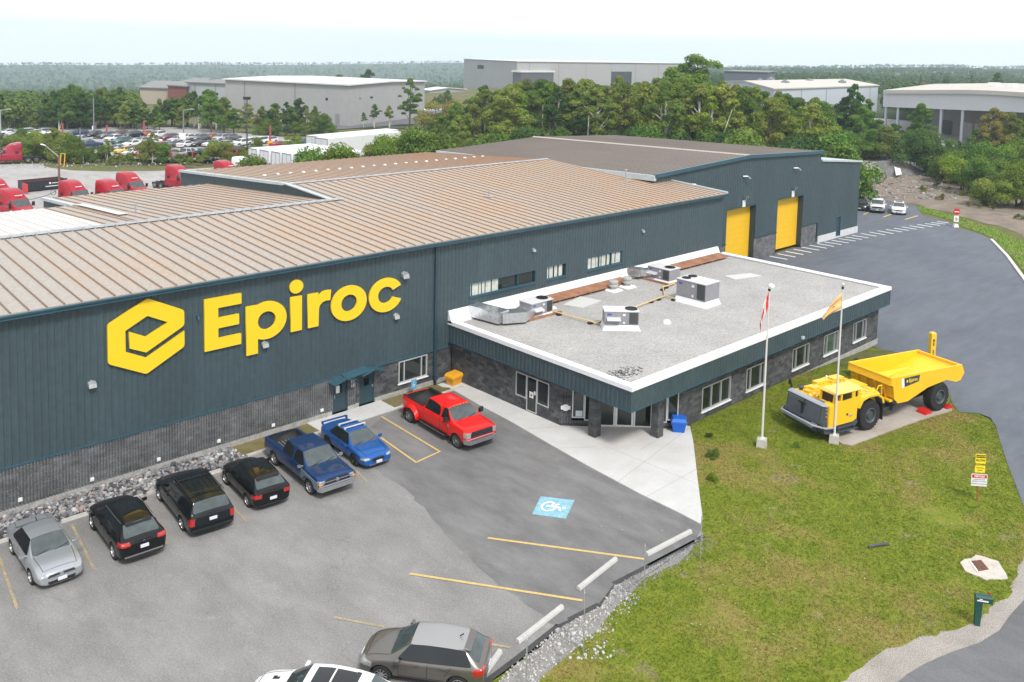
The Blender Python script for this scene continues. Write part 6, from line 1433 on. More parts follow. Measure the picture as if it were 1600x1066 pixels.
for y0,y1 in((-1.25,-.16),(-.02,1.06)):
 mb=MB();f=lambda y:3.62+(y+1.35)*.04+.012
 mb.hexa([(f(y0)-.03,y0,.92),(f(y0)+.01,y0,.92),(f(y1)+.01,y1,.92),(f(y1)-.03,y1,.92),(f(y0)-.22,y0,1.80),(f(y0)-.17,y0,1.80),(f(y1)-.13,y1,1.80),(f(y1)-.17,y1,1.80)][::1])
 for k in range(9):z=.98+k*.085;mb.hexa([(f(y0)-.04-k*.019,y0+.05,z),(f(y0)+.02-k*.019,y0+.05,z),(f(y1)+.02-k*.015,y1-.05,z),(f(y1)-.04-k*.015,y1-.05,z),(f(y0)-.04-k*.019,y0+.05,z+.03),(f(y0)+.02-k*.019,y0+.05,z+.03),(f(y1)+.02-k*.015,y1-.05,z+.03),(f(y1)-.04-k*.015,y1-.05,z+.03)])
 mp('grille_panel',mb,m_mg2)
mb=MB();mb.box((3.66,-.14,.78),(3.72,-.04,1.7));mb.box((3.66,-.35,1.66),(3.73,.15,1.74));mp('latch',mb,m_black)
mb=MB();mb.hexa([(3.1,-1.38,1.90),(3.42,-1.38,1.86),(3.60,1.16,1.89),(3.3,1.16,1.93),(3.1,-1.38,1.97),(3.36,-1.38,1.92),(3.53,1.16,1.95),(3.3,1.16,2.0)]);mb.hexa([(3.3,1.16,1.91),(3.60,1.16,1.89),(3.38,1.48,1.90),(3.2,1.48,1.91),(3.3,1.16,2.0),(3.53,1.16,1.95),(3.32,1.46,1.96),(3.15,1.46,1.98)]);mp('hood_edge',mb,m_bump)
mb=MB();mb.tube([(3.35,-1.55,.90),(3.82,-1.42,.84),(4.02,.95,.84),(3.6,1.5,.78),(2.9,1.55,.72)],.06,8);mb.hexa([(3.5,-1.42,.70),(3.84,-1.42,.70),(4.04,.95,.70),(3.5,.95,.70),(3.5,-1.42,.80),(3.82,-1.42,.80),(4.02,.95,.80),(3.5,.95,.80)]);mp('bumper',mb,m_bump)
mb=MB();mb.hexa([(3.5,-1.3,.34),(3.75,-1.3,.56),(3.95,.95,.56),(3.6,.95,.34),(3.5,-1.3,.56),(3.7,-1.3,.62),(3.9,.95,.62),(3.5,.95,.62)]);mp('skid_plate',mb,m_mg)
for ys in((-1.3,-1.15,-1.0),(.70,.84,.98)):
 for y in ys:mb=MB();mb.lathe([(0,.05),(.05,.05),(.055,0)],(3.70+y*.04,y,.84),axis='x',n=10);mp('headlight',mb,m_head)
mb=MB();mb.hexa([(-.9,-1.42,1.0),(3.0,-1.34,1.0),(3.1,1.1,1.0),(-.9,1.1,1.0),(-.9,-1.42,1.98),(3.14,-1.30,1.90),(3.32,.9,1.92),(-.9,1.1,1.98)]);mp('engine_deck',mb,m_my)
mb=MB();rr=random.Random(4)
for k in range(120):
 x=rr.uniform(-.75,3.0);y=rr.uniform(-1.30,.38);sx,sy,sz=rr.uniform(.05,.24),rr.uniform(.04,.18),rr.uniform(.01,.12)
 if x>2.4 and y<-.8:continue
 mb.box((x,y,1.93),(x+sx,y+sy,1.96+sz+.04*(3-x)/3))
for k in range(9):x=rr.uniform(-.6,2.6);y=rr.uniform(-1.2,.3);mb.tube([(x,y,2.05),(x+rr.uniform(.2,.7),y+rr.uniform(-.1,.1),2.06)],.022,6)
mb.box((-.6,-1.40,1.96),(.3,-.9,2.16));mb.box((.5,-1.38,1.96),(1.5,-1.0,2.12));mb.box((-.85,-.5,1.97),(-.1,.5,2.14));mb.box((1.7,-.95,1.93),(2.3,-.55,2.07));mp('deck_cover',mb,m_my)
for(x,y,r,h,mm,nm)in((2.75,-1.05,.17,.16,m_mg,'air_cleaner_cap'),(.55,-1.2,.05,.36,m_white,'filler_cap')):
 mb=MB();mb.lathe([(r*.7,0),(r*.7,h*.5),(r,h*.55),(r*.9,h),(0,h*1.1)],(x,y,1.95),n=14);mp(nm,mb,mm,True)
mb=MB();mb.tube([(3.0,-1.40,1.6),(3.05,-1.50,2.1),(3.1,-1.52,2.35),(3.2,-1.55,2.42)],.05,8);mb.box((3.05,-1.62,2.1),(3.15,-1.5,2.45));mp('mirror',mb,m_black)
side=[(3.42,.78),(3.38,1.98),(2.75,2.05),(1.0,2.12),(.78,1.98),(1.15,1.62),(1.18,.92),(1.45,.80)]
mb=MB();mb.prism(side,1.05,1.50);mp('side_panel',mb,m_my)
mb=MB();mb.prism([(x-.0,z)for x,z in[(3.40,.80),(3.36,1.95),(2.9,2.0),(2.9,.8)]],1.50,1.53);mp('front_corner',mb,m_my)
for z in(1.75,1.55,1.35,1.1,.98):mb=MB();mb.lathe([(0,.04),(.055,.04),(.055,0)],(3.42,1.36,z),axis='x',n=10);mp('headlight',mb,m_amber if z in(1.35,1.1)else m_head)
mb=MB();mb.lathe([(0,.02),(.065,.02),(.065,0)],(1.95,1.505,1.28),axis='y',n=12);mp('fuel_cap',mb,m_black)
mb=MB();mb.box((1.55,1.50,1.14),(1.78,1.53,1.22));mp('handle',mb,m_bump)
for sy in(1,-1):
 mb=MB();arc=[(1.15,1.50),(.85,1.93),(.35,2.06),(-.45,2.04),(-.85,1.80),(-1.0,1.45)];inn=[(1.02,1.46),(.76,1.84),(.30,1.96),(-.42,1.94),(-.76,1.72),(-.88,1.42)]
 ya,yb=(1.0,1.58)if sy>0 else(-1.58,-1.0)
 mb.prism(arc+inn[::-1],ya,yb);mp('fender',mb,m_my)
 mb=MB();mb.prism([(1.02,1.46),(.76,1.84),(.30,1.96),(-.42,1.94),(-.76,1.72),(-.88,1.42),(-.84,1.40),(-.73,1.68),(-.40,1.90),(.29,1.92),(.72,1.80),(.97,1.44)],ya+.02,yb-.02);mp('fender_liner',mb,m_mg)
 mb=MB();mb.hexa([(-.95,ya+.05,.45),(-.90,ya+.05,.45),(-.90,yb-.03,.45),(-.95,yb-.03,.45),(-.98,ya+.05,1.62),(-.90,ya+.05,1.62),(-.90,yb-.03,1.62),(-.98,yb-.03,1.62)]);mp('mud_flap',mb,m_rubber)
mb=MB();mb.hexa([(-.9,.9,1.96),(.9,1.0,1.98),(.9,1.5,1.99),(-.7,1.5,1.96),(-.9,.9,2.10),(.9,1.0,2.12),(.9,1.42,2.10),(-.6,1.42,2.08)]);
for k in range(12):x=rr.uniform(-.7,.6);mb.box((x,rr.uniform(.6,.95),2.08),(x+rr.uniform(.1,.3),rr.uniform(1.0,1.35),2.11+rr.uniform(.01,.06)))
mp('fender_top',mb,m_my)
mb=MB();mb.tube([(-.55,1.30,2.0),(-.72,1.34,2.38),(-.95,1.36,2.38),(-1.05,1.30,1.75)],.035,8);mb.tube([(-.3,1.45,1.95),(-.35,1.45,2.15),(.5,1.45,2.2),(.6,1.45,2.0)],.02,6);mp('handrail',mb,m_my)
mb=MB();z0,z1=2.0,2.50;
cabx=lambda z:3.02-(z-2.0)*.25
mb.hexa([(.82,.46,1.62),(3.05,.46,1.62),(3.05,1.47,1.62),(.95,1.47,1.62),(.78,.46,2.02),(3.02,.46,1.96),(3.02,1.48,1.96),(.95,1.48,2.02)]);mp('cab_body',mb,m_my)
mb=MB();mb.hexa([(.70,.42,2.52),(2.98,.42,2.52),(2.98,1.52,2.52),(.80,1.52,2.52),(.80,.48,2.61),(2.85,.48,2.61),(2.85,1.46,2.61),(.90,1.46,2.61)]);mp('cab_roof',mb,mat('cab_roof_yellow',(.80,.55,.13),.5))
mb=MB()
def post(a,b,r=.055):mb.hexa([(a[0]-r,a[1]-r,a[2]),(a[0]+r,a[1]-r,a[2]),(a[0]+r,a[1]+r,a[2]),(a[0]-r,a[1]+r,a[2]),(b[0]-r,b[1]-r,b[2]),(b[0]+r,b[1]-r,b[2]),(b[0]+r,b[1]+r,b[2]),(b[0]-r,b[1]+r,b[2])])
for p_ in(((2.97,.52,1.95),(2.88,.52,2.53)),((2.97,1.42,1.95),(2.88,1.42,2.53)),((1.50,1.42,1.98),(1.55,1.42,2.53)),((1.38,1.42,1.98),(1.40,1.42,2.53)),((.95,1.42,2.0),(1.1,1.42,2.53)),((.85,.52,2.0),(.85,.52,2.53)),((2.42,1.42,1.97),(2.40,1.42,2.53))):post(*p_)
mb.hexa([(.80,1.38,2.0),(1.1,1.38,2.0),(1.1,1.46,2.0),(.80,1.46,2.0),(.95,1.38,2.52),(1.12,1.38,2.52),(1.12,1.46,2.52),(.95,1.46,2.52)]);mb.box((1.45,1.40,2.44),(2.95,1.46,2.53));mb.box((2.84,.5,2.46),(2.93,1.45,2.53));mb.box((2.45,1.40,1.97),(2.95,1.46,2.10));mp('cab_frame',mb,m_my)
mb=MB();mb.face([(2.93,.57,2.0),(2.93,1.37,2.0),(2.86,1.37,2.46),(2.86,.57,2.46)]);mp('windshield',mb,mat('cab_glass',(.06,.035,.012),.08,spec=.7))
mb=MB();mb.face([(2.37,1.425,2.0),(1.6,1.425,2.0),(1.6,1.425,2.44),(2.37,1.425,2.44)]);mp('side_window',mb,m_glassd);mb=MB();mb.face([(1.33,1.425,2.04),(1.12,1.425,2.12),(1.15,1.425,2.44),(1.33,1.425,2.44)]);mp('side_window',mb,m_glassd)
mb=MB();mb.box((.9,.55,1.9),(2.75,1.36,2.02));mb.box((1.3,.7,2.0),(1.7,1.2,2.4));mb.tube([(2.5,.95,2.1),(2.45,.95,2.25)],.14,10);mp('cab_seat',mb,m_black)
def bigwheel(x,sy):
 mb=MB();R,wd=.86,.60;yo=1.52
 mb.lathe([(.42,-wd/2),(.74,-wd/2),(R-.04,-wd/2+.08),(R-.03,wd/2-.08),(.74,wd/2),(.42,wd/2)],(0,0,0),axis='y',n=48)
 for k in range(30):
  a=2*PI*k/30;mb.T=Matrix.Rotation(a,4,'Y')
  mb.hexa([(-.035,-.01,R-.06),(.035,-.01,R-.06),(.075,wd/2-.005,R-.13),(.0,wd/2-.005,R-.13),(-.03,-.01,R),(.03,-.01,R),(.07,wd/2-.02,R-.035),(.01,wd/2-.02,R-.035)][::1])
  mb.T=Matrix.Rotation(a+PI/30,4,'Y');mb.hexa([(-.035,.01,R-.06),(.035,.01,R-.06),(.075,-wd/2+.005,R-.13),(.0,-wd/2+.005,R-.13),(-.03,.01,R),(.03,.01,R),(.07,-wd/2+.02,R-.035),(.01,-wd/2+.02,R-.035)])
 mb.T=None
 o=put('wheel',mb.mesh('tyre',m_rubber),mt,None,(x,sy*(yo-wd/2),R),(0,0,0 if sy>0 else PI))
 mb=MB();mb.lathe([(.43,wd/2),(.40,wd/2+.02),(.36,wd/2-.02),(.34,wd/2-.10),(.24,wd/2-.12),(.20,wd/2-.03),(.13,wd/2-.02),(0,wd/2-.02)],(0,0,0),axis='y',n=32)
 for k in range(10):a=2*PI*k/10;mb.lathe([(0,.03),(.022,.03),(.022,0)],(.165*math.cos(a),wd/2-.03,.165*math.sin(a)),axis='y',n=6)
 mp('rim',mb,mat('hub_grey',(.06,.075,.085),.45),parent=o)
for x in(0.04,-6.05):
 for sy in(1,-1):bigwheel(x,sy)
mb=MB();mb.prism([(-.6,.5),(-.6,1.7),(-1.3,1.9),(-1.9,1.3),(-2.6,.95),(-6.8,1.15),(-6.8,.7),(-2.4,.5)],-.55,.55);mb.box((-1.6,-.9,.5),(-1.0,.9,.75));mb.tube([(-1.0,.7,.62),(-3.0,.8,.62)],.09,8);mb.tube([(-1.0,.95,1.5),(-1.5,1.0,1.9)],.06,8);mb.box((-2.7,.55,.45),(-2.5,1.0,.8));mp('rear_frame',mb,m_mg)
Wt,Wb=1.47,1.05
mb=MB();t=.07
prof=[(-1.62,2.68),(-1.62,2.28),(-1.82,2.15),(-1.95,1.45),(-2.3,1.12),(-3.15,1.10),(-4.9,1.62),(-6.6,1.80),(-7.55,1.52),(-7.95,1.56),(-8.28,1.98),(-8.0,2.52),(-7.8,2.47)]
for sy in(1,-1):
 y0,y1=sy*Wt,sy*(Wt-t);mb.prism(prof,min(y0,y1),max(y0,y1))
mp('box_side',mb,m_myd)
mb=MB()
def strip(mb,pts,y0,y1,th=.06):
 for(xa,za),(xb,zb_)in zip(pts,pts[1:]):
  mb.face([(xa,y0,za),(xb,y0,zb_),(xb,y1,zb_),(xa,y1,za)]);mb.face([(xa,y0,za-th),(xa,y1,za-th),(xb,y1,zb_-th),(xb,y0,zb_-th)])
yy=Wt-t
strip(mb,[(-1.62,2.68),(-1.62,2.30),(-1.85,2.12),(-2.0,1.50),(-2.4,1.22),(-3.2,1.20),(-4.9,1.72),(-6.6,1.92),(-7.7,2.20),(-7.95,2.45)],-yy,yy);mp('box_floor',mb,m_myd)
mb=MB()
mb.face([(-1.70,-yy,2.64),(-1.70,yy,2.64),(-2.2,yy,1.55),(-2.2,-yy,1.55)])
mb.face([(-2.1,-yy+.01,1.7),(-5.6,-yy+.01,1.80),(-6.6,-.75,1.94),(-2.4,-.70,1.34)]);mb.face([(-2.1,yy-.01,1.7),(-2.4,.70,1.34),(-6.6,.75,1.94),(-5.6,yy-.01,1.80)])
mb.face([(-3.0,yy-.05,1.75),(-3.4,.2,1.4),(-4.9,.35,1.85),(-3.4,yy-.05,1.95)])
mp('box_liner',mb,m_myd)
mb=MB();mb.tube([(-1.62,-Wt,2.68),(-1.62,Wt,2.68)],.045,6);mb.tube([(-1.62,Wt-.03,2.68),(-7.8,Wt-.03,2.50)],.045,6);mb.tube([(-1.62,-Wt+.03,2.68),(-7.8,-Wt+.03,2.50)],.045,6);mb.tube([(-7.85,-Wt+.03,2.50),(-7.85,Wt-.03,2.50)],.05,6);mp('box_rim',mb,m_myd)
mb=MB()
for y in(-.9,-.3,.3,.9):mb.hexa([(-1.72,y-.05,2.2),(-1.60,y-.05,2.2),(-1.60,y+.05,2.2),(-1.72,y+.05,2.2),(-2.05,y-.05,1.3),(-1.93,y-.05,1.3),(-1.93,y+.05,1.3),(-2.05,y+.05,1.3)])
mb.box((-1.98,-1.2,1.25),(-1.7,1.35,1.35));mb.hexa([(-1.55,-Wt,2.26),(-1.62,-Wt,2.66),(-1.62,Wt,2.66),(-1.55,Wt,2.26),(-1.66,-Wt,2.26),(-1.64,-Wt,2.66),(-1.64,Wt,2.66),(-1.66,Wt,2.26)]);mp('box_front_rib',mb,m_myd)
a0,a1=(-2.55,2.52),(-3.85,2.36)
mb=MB();mb.hexa([(-2.80,Wt+.002,2.0),(-4.02,Wt+.002,2.14),(-4.02,Wt+.012,2.14),(-2.80,Wt+.012,2.0),(-2.72,Wt+.002,2.52),(-4.10,Wt+.002,2.52),(-4.10,Wt+.012,2.52),(-2.72,Wt+.012,2.52)][::1]);mp('name_panel',mb,mat('panel_dark_teal',(.022,.05,.065),.5))
mb=MB();mb.hexa([(-2.56,Wt+.002,1.96),(-2.78,Wt+.002,1.99),(-2.78,Wt+.012,1.99),(-2.56,Wt+.012,1.96),(-2.48,Wt+.002,2.52),(-2.70,Wt+.002,2.52),(-2.70,Wt+.012,2.52),(-2.48,Wt+.012,2.52)]);mp('name_panel',mb,m_white)
me=text_mesh('Epiroc',.30,.004,bold=.006);me.transform(frameM((-3.52,Wt+.018,2.31),(-1,0,.0),(0,0,1)));me.materials.clear();me.materials.append(m_signy);put('lettering',me,mt)
mb=MB();mb.lathe([(0,.012),(.085,.012),(.085,.002)],(-2.98,Wt+.012,2.31),axis='y',n=6);mp('emblem',mb,m_signy)
for dx,l in((1.02,'red wheel chock in front of the near rear wheel of the dump truck'),(-.98,'red wheel chock behind the near rear wheel of the dump truck')):
 c,s=math.cos(MH),math.sin(MH);x,y=-6.05+dx,1.25
 t=thing('wheel_chock',l,'wheel chock',(48.3+x*c-y*s,-19.6+x*s+y*c,.055),MH,'wheel chocks')
 sx=1 if dx>0 else-1
 mb=MB();mb.hexa([(-sx*.05-.28*sx,-.3,0),(sx*.32,-.3,0),(sx*.32,.3,0),(-sx*.33,.3,0),(-sx*.10,-.3,.26),(sx*.24,-.3,.12),(sx*.24,.3,.12),(-sx*.10,.3,.26)]if sx>0 else[(-.32,-.3,0),(.33,-.3,0),(.33,.3,0),(-.32,.3,0),(-.24,-.3,.12),(.10,-.3,.26),(.10,.3,.26),(-.24,.3,.12)]);addp(t,'wedge',mb,m_red)
 mb=MB();mb.box((-.04,-.31,.1),(.04,-.302,.16));addp(t,'eyelet',mb,m_black)
def vplane(px,py,base):
 """point under pixel on the vertical plane through base that faces the camera"""
 n=Vector((base[0]-CO.x,base[1]-CO.y,0)).normalized();d=ray(px,py);t=(Vector((base[0],base[1],0))-CO).dot(n)/d.dot(n);return CO+d*t
m_pole=mat('white_pole',(.70,.69,.67),.35,.1);m_fb=mat('footing_concrete',(.46,.44,.40),.9,var=.15,scale=5,bump=.3)
def flagpole(bx,by,toppx,label):
 z=zat(bx,by,toppx)
 t=thing('flagpole',label,'flagpole',(bx,by,0),.4,'flagpoles on the lawn')
 mb=MB();mb.hexa([(-.26,-.26,-.1),(.26,-.26,-.1),(.26,.26,-.1),(-.26,.26,-.1),(-.23,-.23,.42),(.23,-.23,.42),(.23,.23,.42),(-.23,.23,.42)]);addp(t,'footing',mb,m_fb)
 mb=MB();mb.tube([(0,0,.4),(0,0,z-.12)],.062,14,r1=.036);mb.tube([(.06,.0,1.35),(.14,0,1.38)],.02,6);mb.box((-.09,-.09,.42),(.09,.09,.47));o=addp(t,'pole',mb,m_pole,False)
 mb=MB();mb.lathe([(0,z-.16),(.06,z-.14),(.075,z-.08),(.06,z-.02),(0,z)],(0,0,0),n=12);addp(t,'finial',mb,mat('finial_white',(.75,.68,.55),.3),True)
 mb=MB();mb.box((-.05,-.05,z-.34),(.05,.07,z-.2));addp(t,'pulley',mb,m_black)
 mb=MB();mb.tube([(.07,-.02,1.4),(.055,-.02,z-.3)],.006,4);addp(t,'halyard',mb,m_steel)
 return z
b1=G(1190,697);b2=G(1303,691)
zf1=flagpole(b1.x,b1.y,445,'flagpole with the red and white flag, nearest the entrance')
zf2=flagpole(b2.x,b2.y,442,'flagpole with the pale orange flag standing in front of the mining truck cab')
def flag(name,base,hz0,hz1,fly,nu,nv,colf,mats_,label,cat='flag',sag=.3,foldamp=.06,nf=3.0):
 """cloth: hoist edge on the pole from hz0 down to hz1; fly = list of (dx_left, dz_top, dz_bottom) for columns; real folds in depth"""
 L_=-Vector((CR.x,CR.y,0)).normalized();D=Vector((-L_.y,L_.x,0));V,F,MI=[],[],[]
 for i in range(nu+1):
  u=i/nu
  k=u*(len(fly)-1);a=int(min(k,len(fly)-2));f=k-a;dx,zt,zb_=[fly[a][q]*(1-f)+fly[a+1][q]*f for q in range(3)]
  for j in range(nv+1):
   v=j/nv;z=zt+(zb_-zt)*v;dd=foldamp*math.sin(v*PI*nf+u*2.2)*(.3+u)+.03*math.sin(u*9)
   p=Vector((base[0],base[1],0))+L_*(dx+.045+.03*math.sin(v*6+u*5)*u)+D*dd;V.append((p.x,p.y,z))
 for i in range(nu):
  for j in range(nv):
   a=i*(nv+1)+j;F.append((a,a+1,a+nv+2,a+nv+1));MI.append(colf((i+.5)/nu,(j+.5)/nv))
 me=bpy.data.meshes.new(name);me.from_pydata(V,[],F)
 for m_ in mats_:me.materials.append(m_)
 me.polygons.foreach_set('material_index',MI);me.polygons.foreach_set('use_smooth',[True]*len(F));me.update()
 o=bpy.data.objects.new(name,me);COL.objects.link(o);sm_=o.modifiers.new('thick','SOLIDIFY');sm_.thickness=.008;tag(o,label,cat);return o
m_fr=mat('flag_red',(.70,.02,.02),.8);m_fw=mat('flag_white',(.75,.73,.73),.8);m_fo=mat('flag_orange',(.80,.50,.20),.8,var=.08,scale=3);m_fd=mat('flag_mark',(.20,.14,.16),.8)
def leaf(u,v):
 if u<.25 or u>.75:return 0
 x,y=(u-.5)/.17,(v-.5)/.36
 r=math.hypot(x,y);a=math.atan2(y,x);R_=.55+.30*abs(math.cos(a*3.5))**2
 return 0 if r<R_ else 1
zA=vplane(1207,457,b1).z
flag('flag',(b1.x,b1.y),0,0,[(0,zA,zA-.80),(.12,zA-.30,zA-1.25),(.25,zA-.65,zA-1.70),(.31,zA-1.05,zA-2.05),(.33,zA-1.5,zA-2.35)],26,18,leaf,[m_fr,m_fw],'red and white maple leaf flag hanging limp from its pole',foldamp=.07)
zB=vplane(1317,457,b2).z
def fmark(u,v):return 1 if.30<v<.55 and.25<u<.85 and(int(u*44)%3!=0)and(int(v*28+u*3)%2)else 0
flag('flag',(b2.x,b2.y),0,0,[(0,zB,zB-.85),(.28,zB-.30,zB-1.05),(.60,zB-.72,zB-1.30),(.86,zB-1.12,zB-1.50),(.92,zB-1.36,zB-1.55)],34,16,fmark,[m_fo,m_fd],'pale orange flag with small dark lettering drooping to the left of its pole',foldamp=.10)
b=G(1527,783);t=thing('visitor_sign','yellow caution slow down board above a white visitors board on a rusty post','sign',(b.x,b.y,0),0)
rt=Vector((CR.x,CR.y,0)).normalized();rot_=math.atan2(rt.y,rt.x)+math.radians(-6);t.rotation_euler[2]=rot_;PW[t.name]=Matrix.Translation((b.x,b.y,0))@Matrix.Rotation(rot_,4,'Z')
za,zb1,zb2,zc_=zat(b.x,b.y,709),zat(b.x,b.y,738),zat(b.x,b.y,740),zat(b.x,b.y,759)
sc=(vplane(1540,725,b)-vplane(1519,725,b)).length
mb=MB();mb.box((-.03,-.02,-.1),(.03,.02,za-.05));addp(t,'post',mb,mat('rusty_post',(.33,.11,.03),.8,var=.2,scale=6,coords='obj'))
lean=.06
def board(name,x0,x1,z0,z1,m,d=.03,r=.03):
 mb=MB();mb.prism(roundpoly([(x0,z0),(x1,z0),(x1,z1),(x0,z1)],r,3),-d-.012,-d);return addp(t,name,mb,m)
H_=sc*.55
y1=board('yellow_board',-.23,.23,zb1,za,mat('board_yellow',(.85,.68,.02),.5));w1_=board('white_board',-.36,.36,zc_,zb2-.01,m_white)
bh=za-zb1
mb=MB();mb.box((-.21,-.0462,zb1+bh*.79),(.21,-.0425,zb1+bh*.95));q=addp(t,'header',mb,m_black);
mb=MB();mb.box((-.33,-.0462,zc_+(zb2-zc_)*.66),(.33,-.0425,zc_+(zb2-zc_)*.93));addp(t,'header',mb,m_red)
def ltext(txt,size,z,m,bold=.0):me=text_mesh(txt,size,.001,bold=bold);me.transform(frameM((0,-.048,z),(1,0,0),(0,0,1)));me.materials.clear();me.materials.append(m);put('lettering',me,t)
m_sy=MATS['board_yellow']
ltext('CAUTION',.098,zb1+bh*.87,m_sy,.002);ltext('SLOW',.145,zb1+bh*.66,m_black,.004);ltext('DOWN',.145,zb1+bh*.43,m_black,.004);ltext('PEDESTRIAN',.062,zb1+bh*.25,m_black,.001);ltext('TRAFFIC',.062,zb1+bh*.12,m_black,.001)
wh_=zb2-zc_;ltext('VISITORS',.115,zc_+wh_*.79,m_white,.005);m_txt=mat('text_grey_blue',(.12,.15,.22),.6);ltext('PLEASE PARK AND',.062,zc_+wh_*.54,m_txt,.001);ltext('REPORT TO OFFICE',.07,zc_+wh_*.38,m_txt,.001);ltext('RECEPTION AT ENTRANCE',.06,zc_+wh_*.18,m_txt,.001)
b=Gh(1452,604);b=Vector((b.x,b.y,hg(b.x,b.y)));zt_=zat(b.x,b.y,519)
t=thing('safety_totem','tall yellow square post with black letters standing behind the dump box','post',(b.x,b.y,b.z),math.atan2(rt.y,rt.x)+.12)
hh=zt_-b.z;mb=MB();mb.hexa([(-.17,-.17,-.3),(.17,-.17,-.3),(.17,.17,-.3),(-.17,.17,-.3),(-.17,-.17,hh-.08),(.17,-.17,hh-.08),(.17,.17,hh-.08),(-.17,.17,hh-.08)]);mb.hexa([(-.17,-.17,hh-.08),(.17,-.17,hh-.08),(.17,.17,hh-.08),(-.17,.17,hh-.08),(-.10,-.10,hh),(.10,-.10,hh),(.10,.10,hh),(-.10,.10,hh)]);addp(t,'shaft',mb,mat('totem_yellow',(.78,.50,.04),.6))
for k,ch_ in enumerate('BE SAFE'):
 if ch_==' ':continue
 me=text_mesh(ch_,.26,.003,bold=.006);me.transform(frameM((0,-.175,hh-.52-k*.235),(1,0,0),(0,0,1)));me.materials.clear();me.materials.append(m_black);put('letter',me,t)
b=G(1526,976);t=thing('mailbox','dark green mailbox on a thick green post at the road edge','mailbox',(b.x,b.y,0),math.atan2(rt.y,rt.x)-.25)
zt_=zat(b.x,b.y,928);m_mb=mat('mailbox_green',(.012,.07,.055),.4)
mb=MB();mb.hexa([(-.09,-.09,-.05),(.09,-.09,-.05),(.09,.09,-.05),(-.09,.09,-.05),(-.11,-.11,zt_-.25),(.13,-.11,zt_-.25),(.13,.11,zt_-.25),(-.11,.11,zt_-.25)]);addp(t,'post',mb,m_mb)
mb=MB();pr=[(-.13,zt_-.27),(.13,zt_-.27),(.13,zt_-.08),(.09,zt_-.02),(0,zt_),(-.09,zt_-.02),(-.13,zt_-.08)];
mb.prism([(p[0],p[1])for p in pr],-.12,.42,axis='x');addp(t,'box',mb,m_mb)
mb=MB();mb.prism([(p[0]*1.04,zt_-.15+(p[1]-zt_+.15)*1.04)for p in pr],.42,.44,axis='x');addp(t,'lid',mb,m_mb)
mb=MB();mb.box((-.08,-.137,zt_-.21),(.30,-.131,zt_-.16));mb.box((.0,-.137,zt_-.14),(.1,-.131,zt_-.11));addp(t,'address_strip',mb,m_white)
mb=MB();mb.box((.33,.135,zt_-.2),(.36,.15,zt_+.03));mb.box((.33,.135,zt_-.03),(.43,.15,zt_+.03));addp(t,'flag',mb,m_red)
def bin_(name,label,c,rot,m,s,lidm=None,cat='grit bin'):
 t=thing(name,label,cat,(*c,.055),rot)
 a,b_,h=s;mb=MB();mb.hexa([(-a*.72,-b_*.72,0),(a*.72,-b_*.72,0),(a*.72,b_*.72,0),(-a*.72,b_*.72,0),(-a*.9,-b_*.9,h*.62),(a*.9,-b_*.9,h*.62),(a*.9,b_*.9,h*.62),(-a*.9,b_*.9,h*.62)]);addp(t,'tub',mb,m)
 mb=MB();mb.hexa([(-a,-b_,h*.60),(a,-b_,h*.60),(a,b_,h*.60),(-a,b_,h*.60),(-a,-b_,h*.76),(a,-b_,h*.76),(a,b_,h*.82),(-a,b_,h*.82)]);mb.hexa([(-a,-b_,h*.76),(a,-b_,h*.76),(a,b_,h*.82),(-a,b_,h*.82),(-a*.8,-b_*.75,h*.95),(a*.8,-b_*.75,h*.95),(a*.8,b_*.8,h),(-a*.8,b_*.8,h)]);addp(t,'lid',mb,m);return t
bin_('grit_bin','orange yellow grit bin with lid in the corner by the office wall',(34.75,-.85),math.radians(8),mat('bin_yellow',(.72,.34,.015),.5),(.50,.36,.72))
cw_=G(1061,675);bin_('grit_bin','bright blue grit bin by the right entrance column',(cw_.x,cw_.y+.05),math.radians(-50),mat('bin_blue',(.005,.11,.50),.45),(.42,.36,.80))
m_ws=mat('wheel_stop_concrete',(.46,.45,.43),.85,var=.08,scale=3,fine=.08,fscale=20)
for k,(a,b_,l)in enumerate((((1010,868),(1079,832),'farthest wheel stop at the end of the sidewalk'),((903,922),(962,875),'wheel stop set back from the edge, second from the sidewalk'),((808,1005),(878,950),'wheel stop third from the sidewalk, beside the grey hatchback bay'),((757,1053),(781,1020),'wheel stop half hidden behind the tail of the grey hatchback'))):
 p,q=G(*a),G(*b_);c=(p+q)/2;dd=q-p;Ln=dd.length if k<3 else 1.9;
 if k==3:c=q-dd.normalized()*Ln/2
 t=thing('wheel_stop',l,'wheel stop',(c.x,c.y,.01),math.atan2(dd.y,dd.x),'concrete wheel stops');mb=MB();mb.prism([(-.11,0),(.11,0),(.085,.09),(.05,.13),(-.05,.13),(-.085,.09)],-Ln/2,Ln/2,axis='x');addp(t,'block',mb,m_ws)
for k,(px,py,top,l)in enumerate(((822,1075,998,'thin metal sign post nearest the bottom edge, board seen edge on'),(911,1020,925,'thin metal sign post standing in white pebbles'),(1006,921,852,'thin metal sign post between two wheel stops at the lawn edge'),(1094,874,805,'thin metal sign post at the tip of the sidewalk'))):
 b=G(px,py);z=zat(b.x,b.y,top);ang=math.atan2(b.y-CO.y,b.x-CO.x)
 t=thing('sign_post',l,'sign post',(b.x,b.y,0),ang+.06,'edge-on sign posts along the lot');mb=MB();mb.prism([(-.03,-.015),(.03,-.015),(.03,.015),(-.03,.015)],0,z-.02,axis='z');addp(t,'post',mb,m_galv)
 mb=MB();mb.box((-.16,.016,z-.55),(.16,.024,z));addp(t,'board',mb,m_alu)
w_=PYp(646,600,-.55);t=thing('accessible_parking_sign','small blue accessible parking sign behind the bed of the red pickup','sign',(w_.x,-.55,0),0)
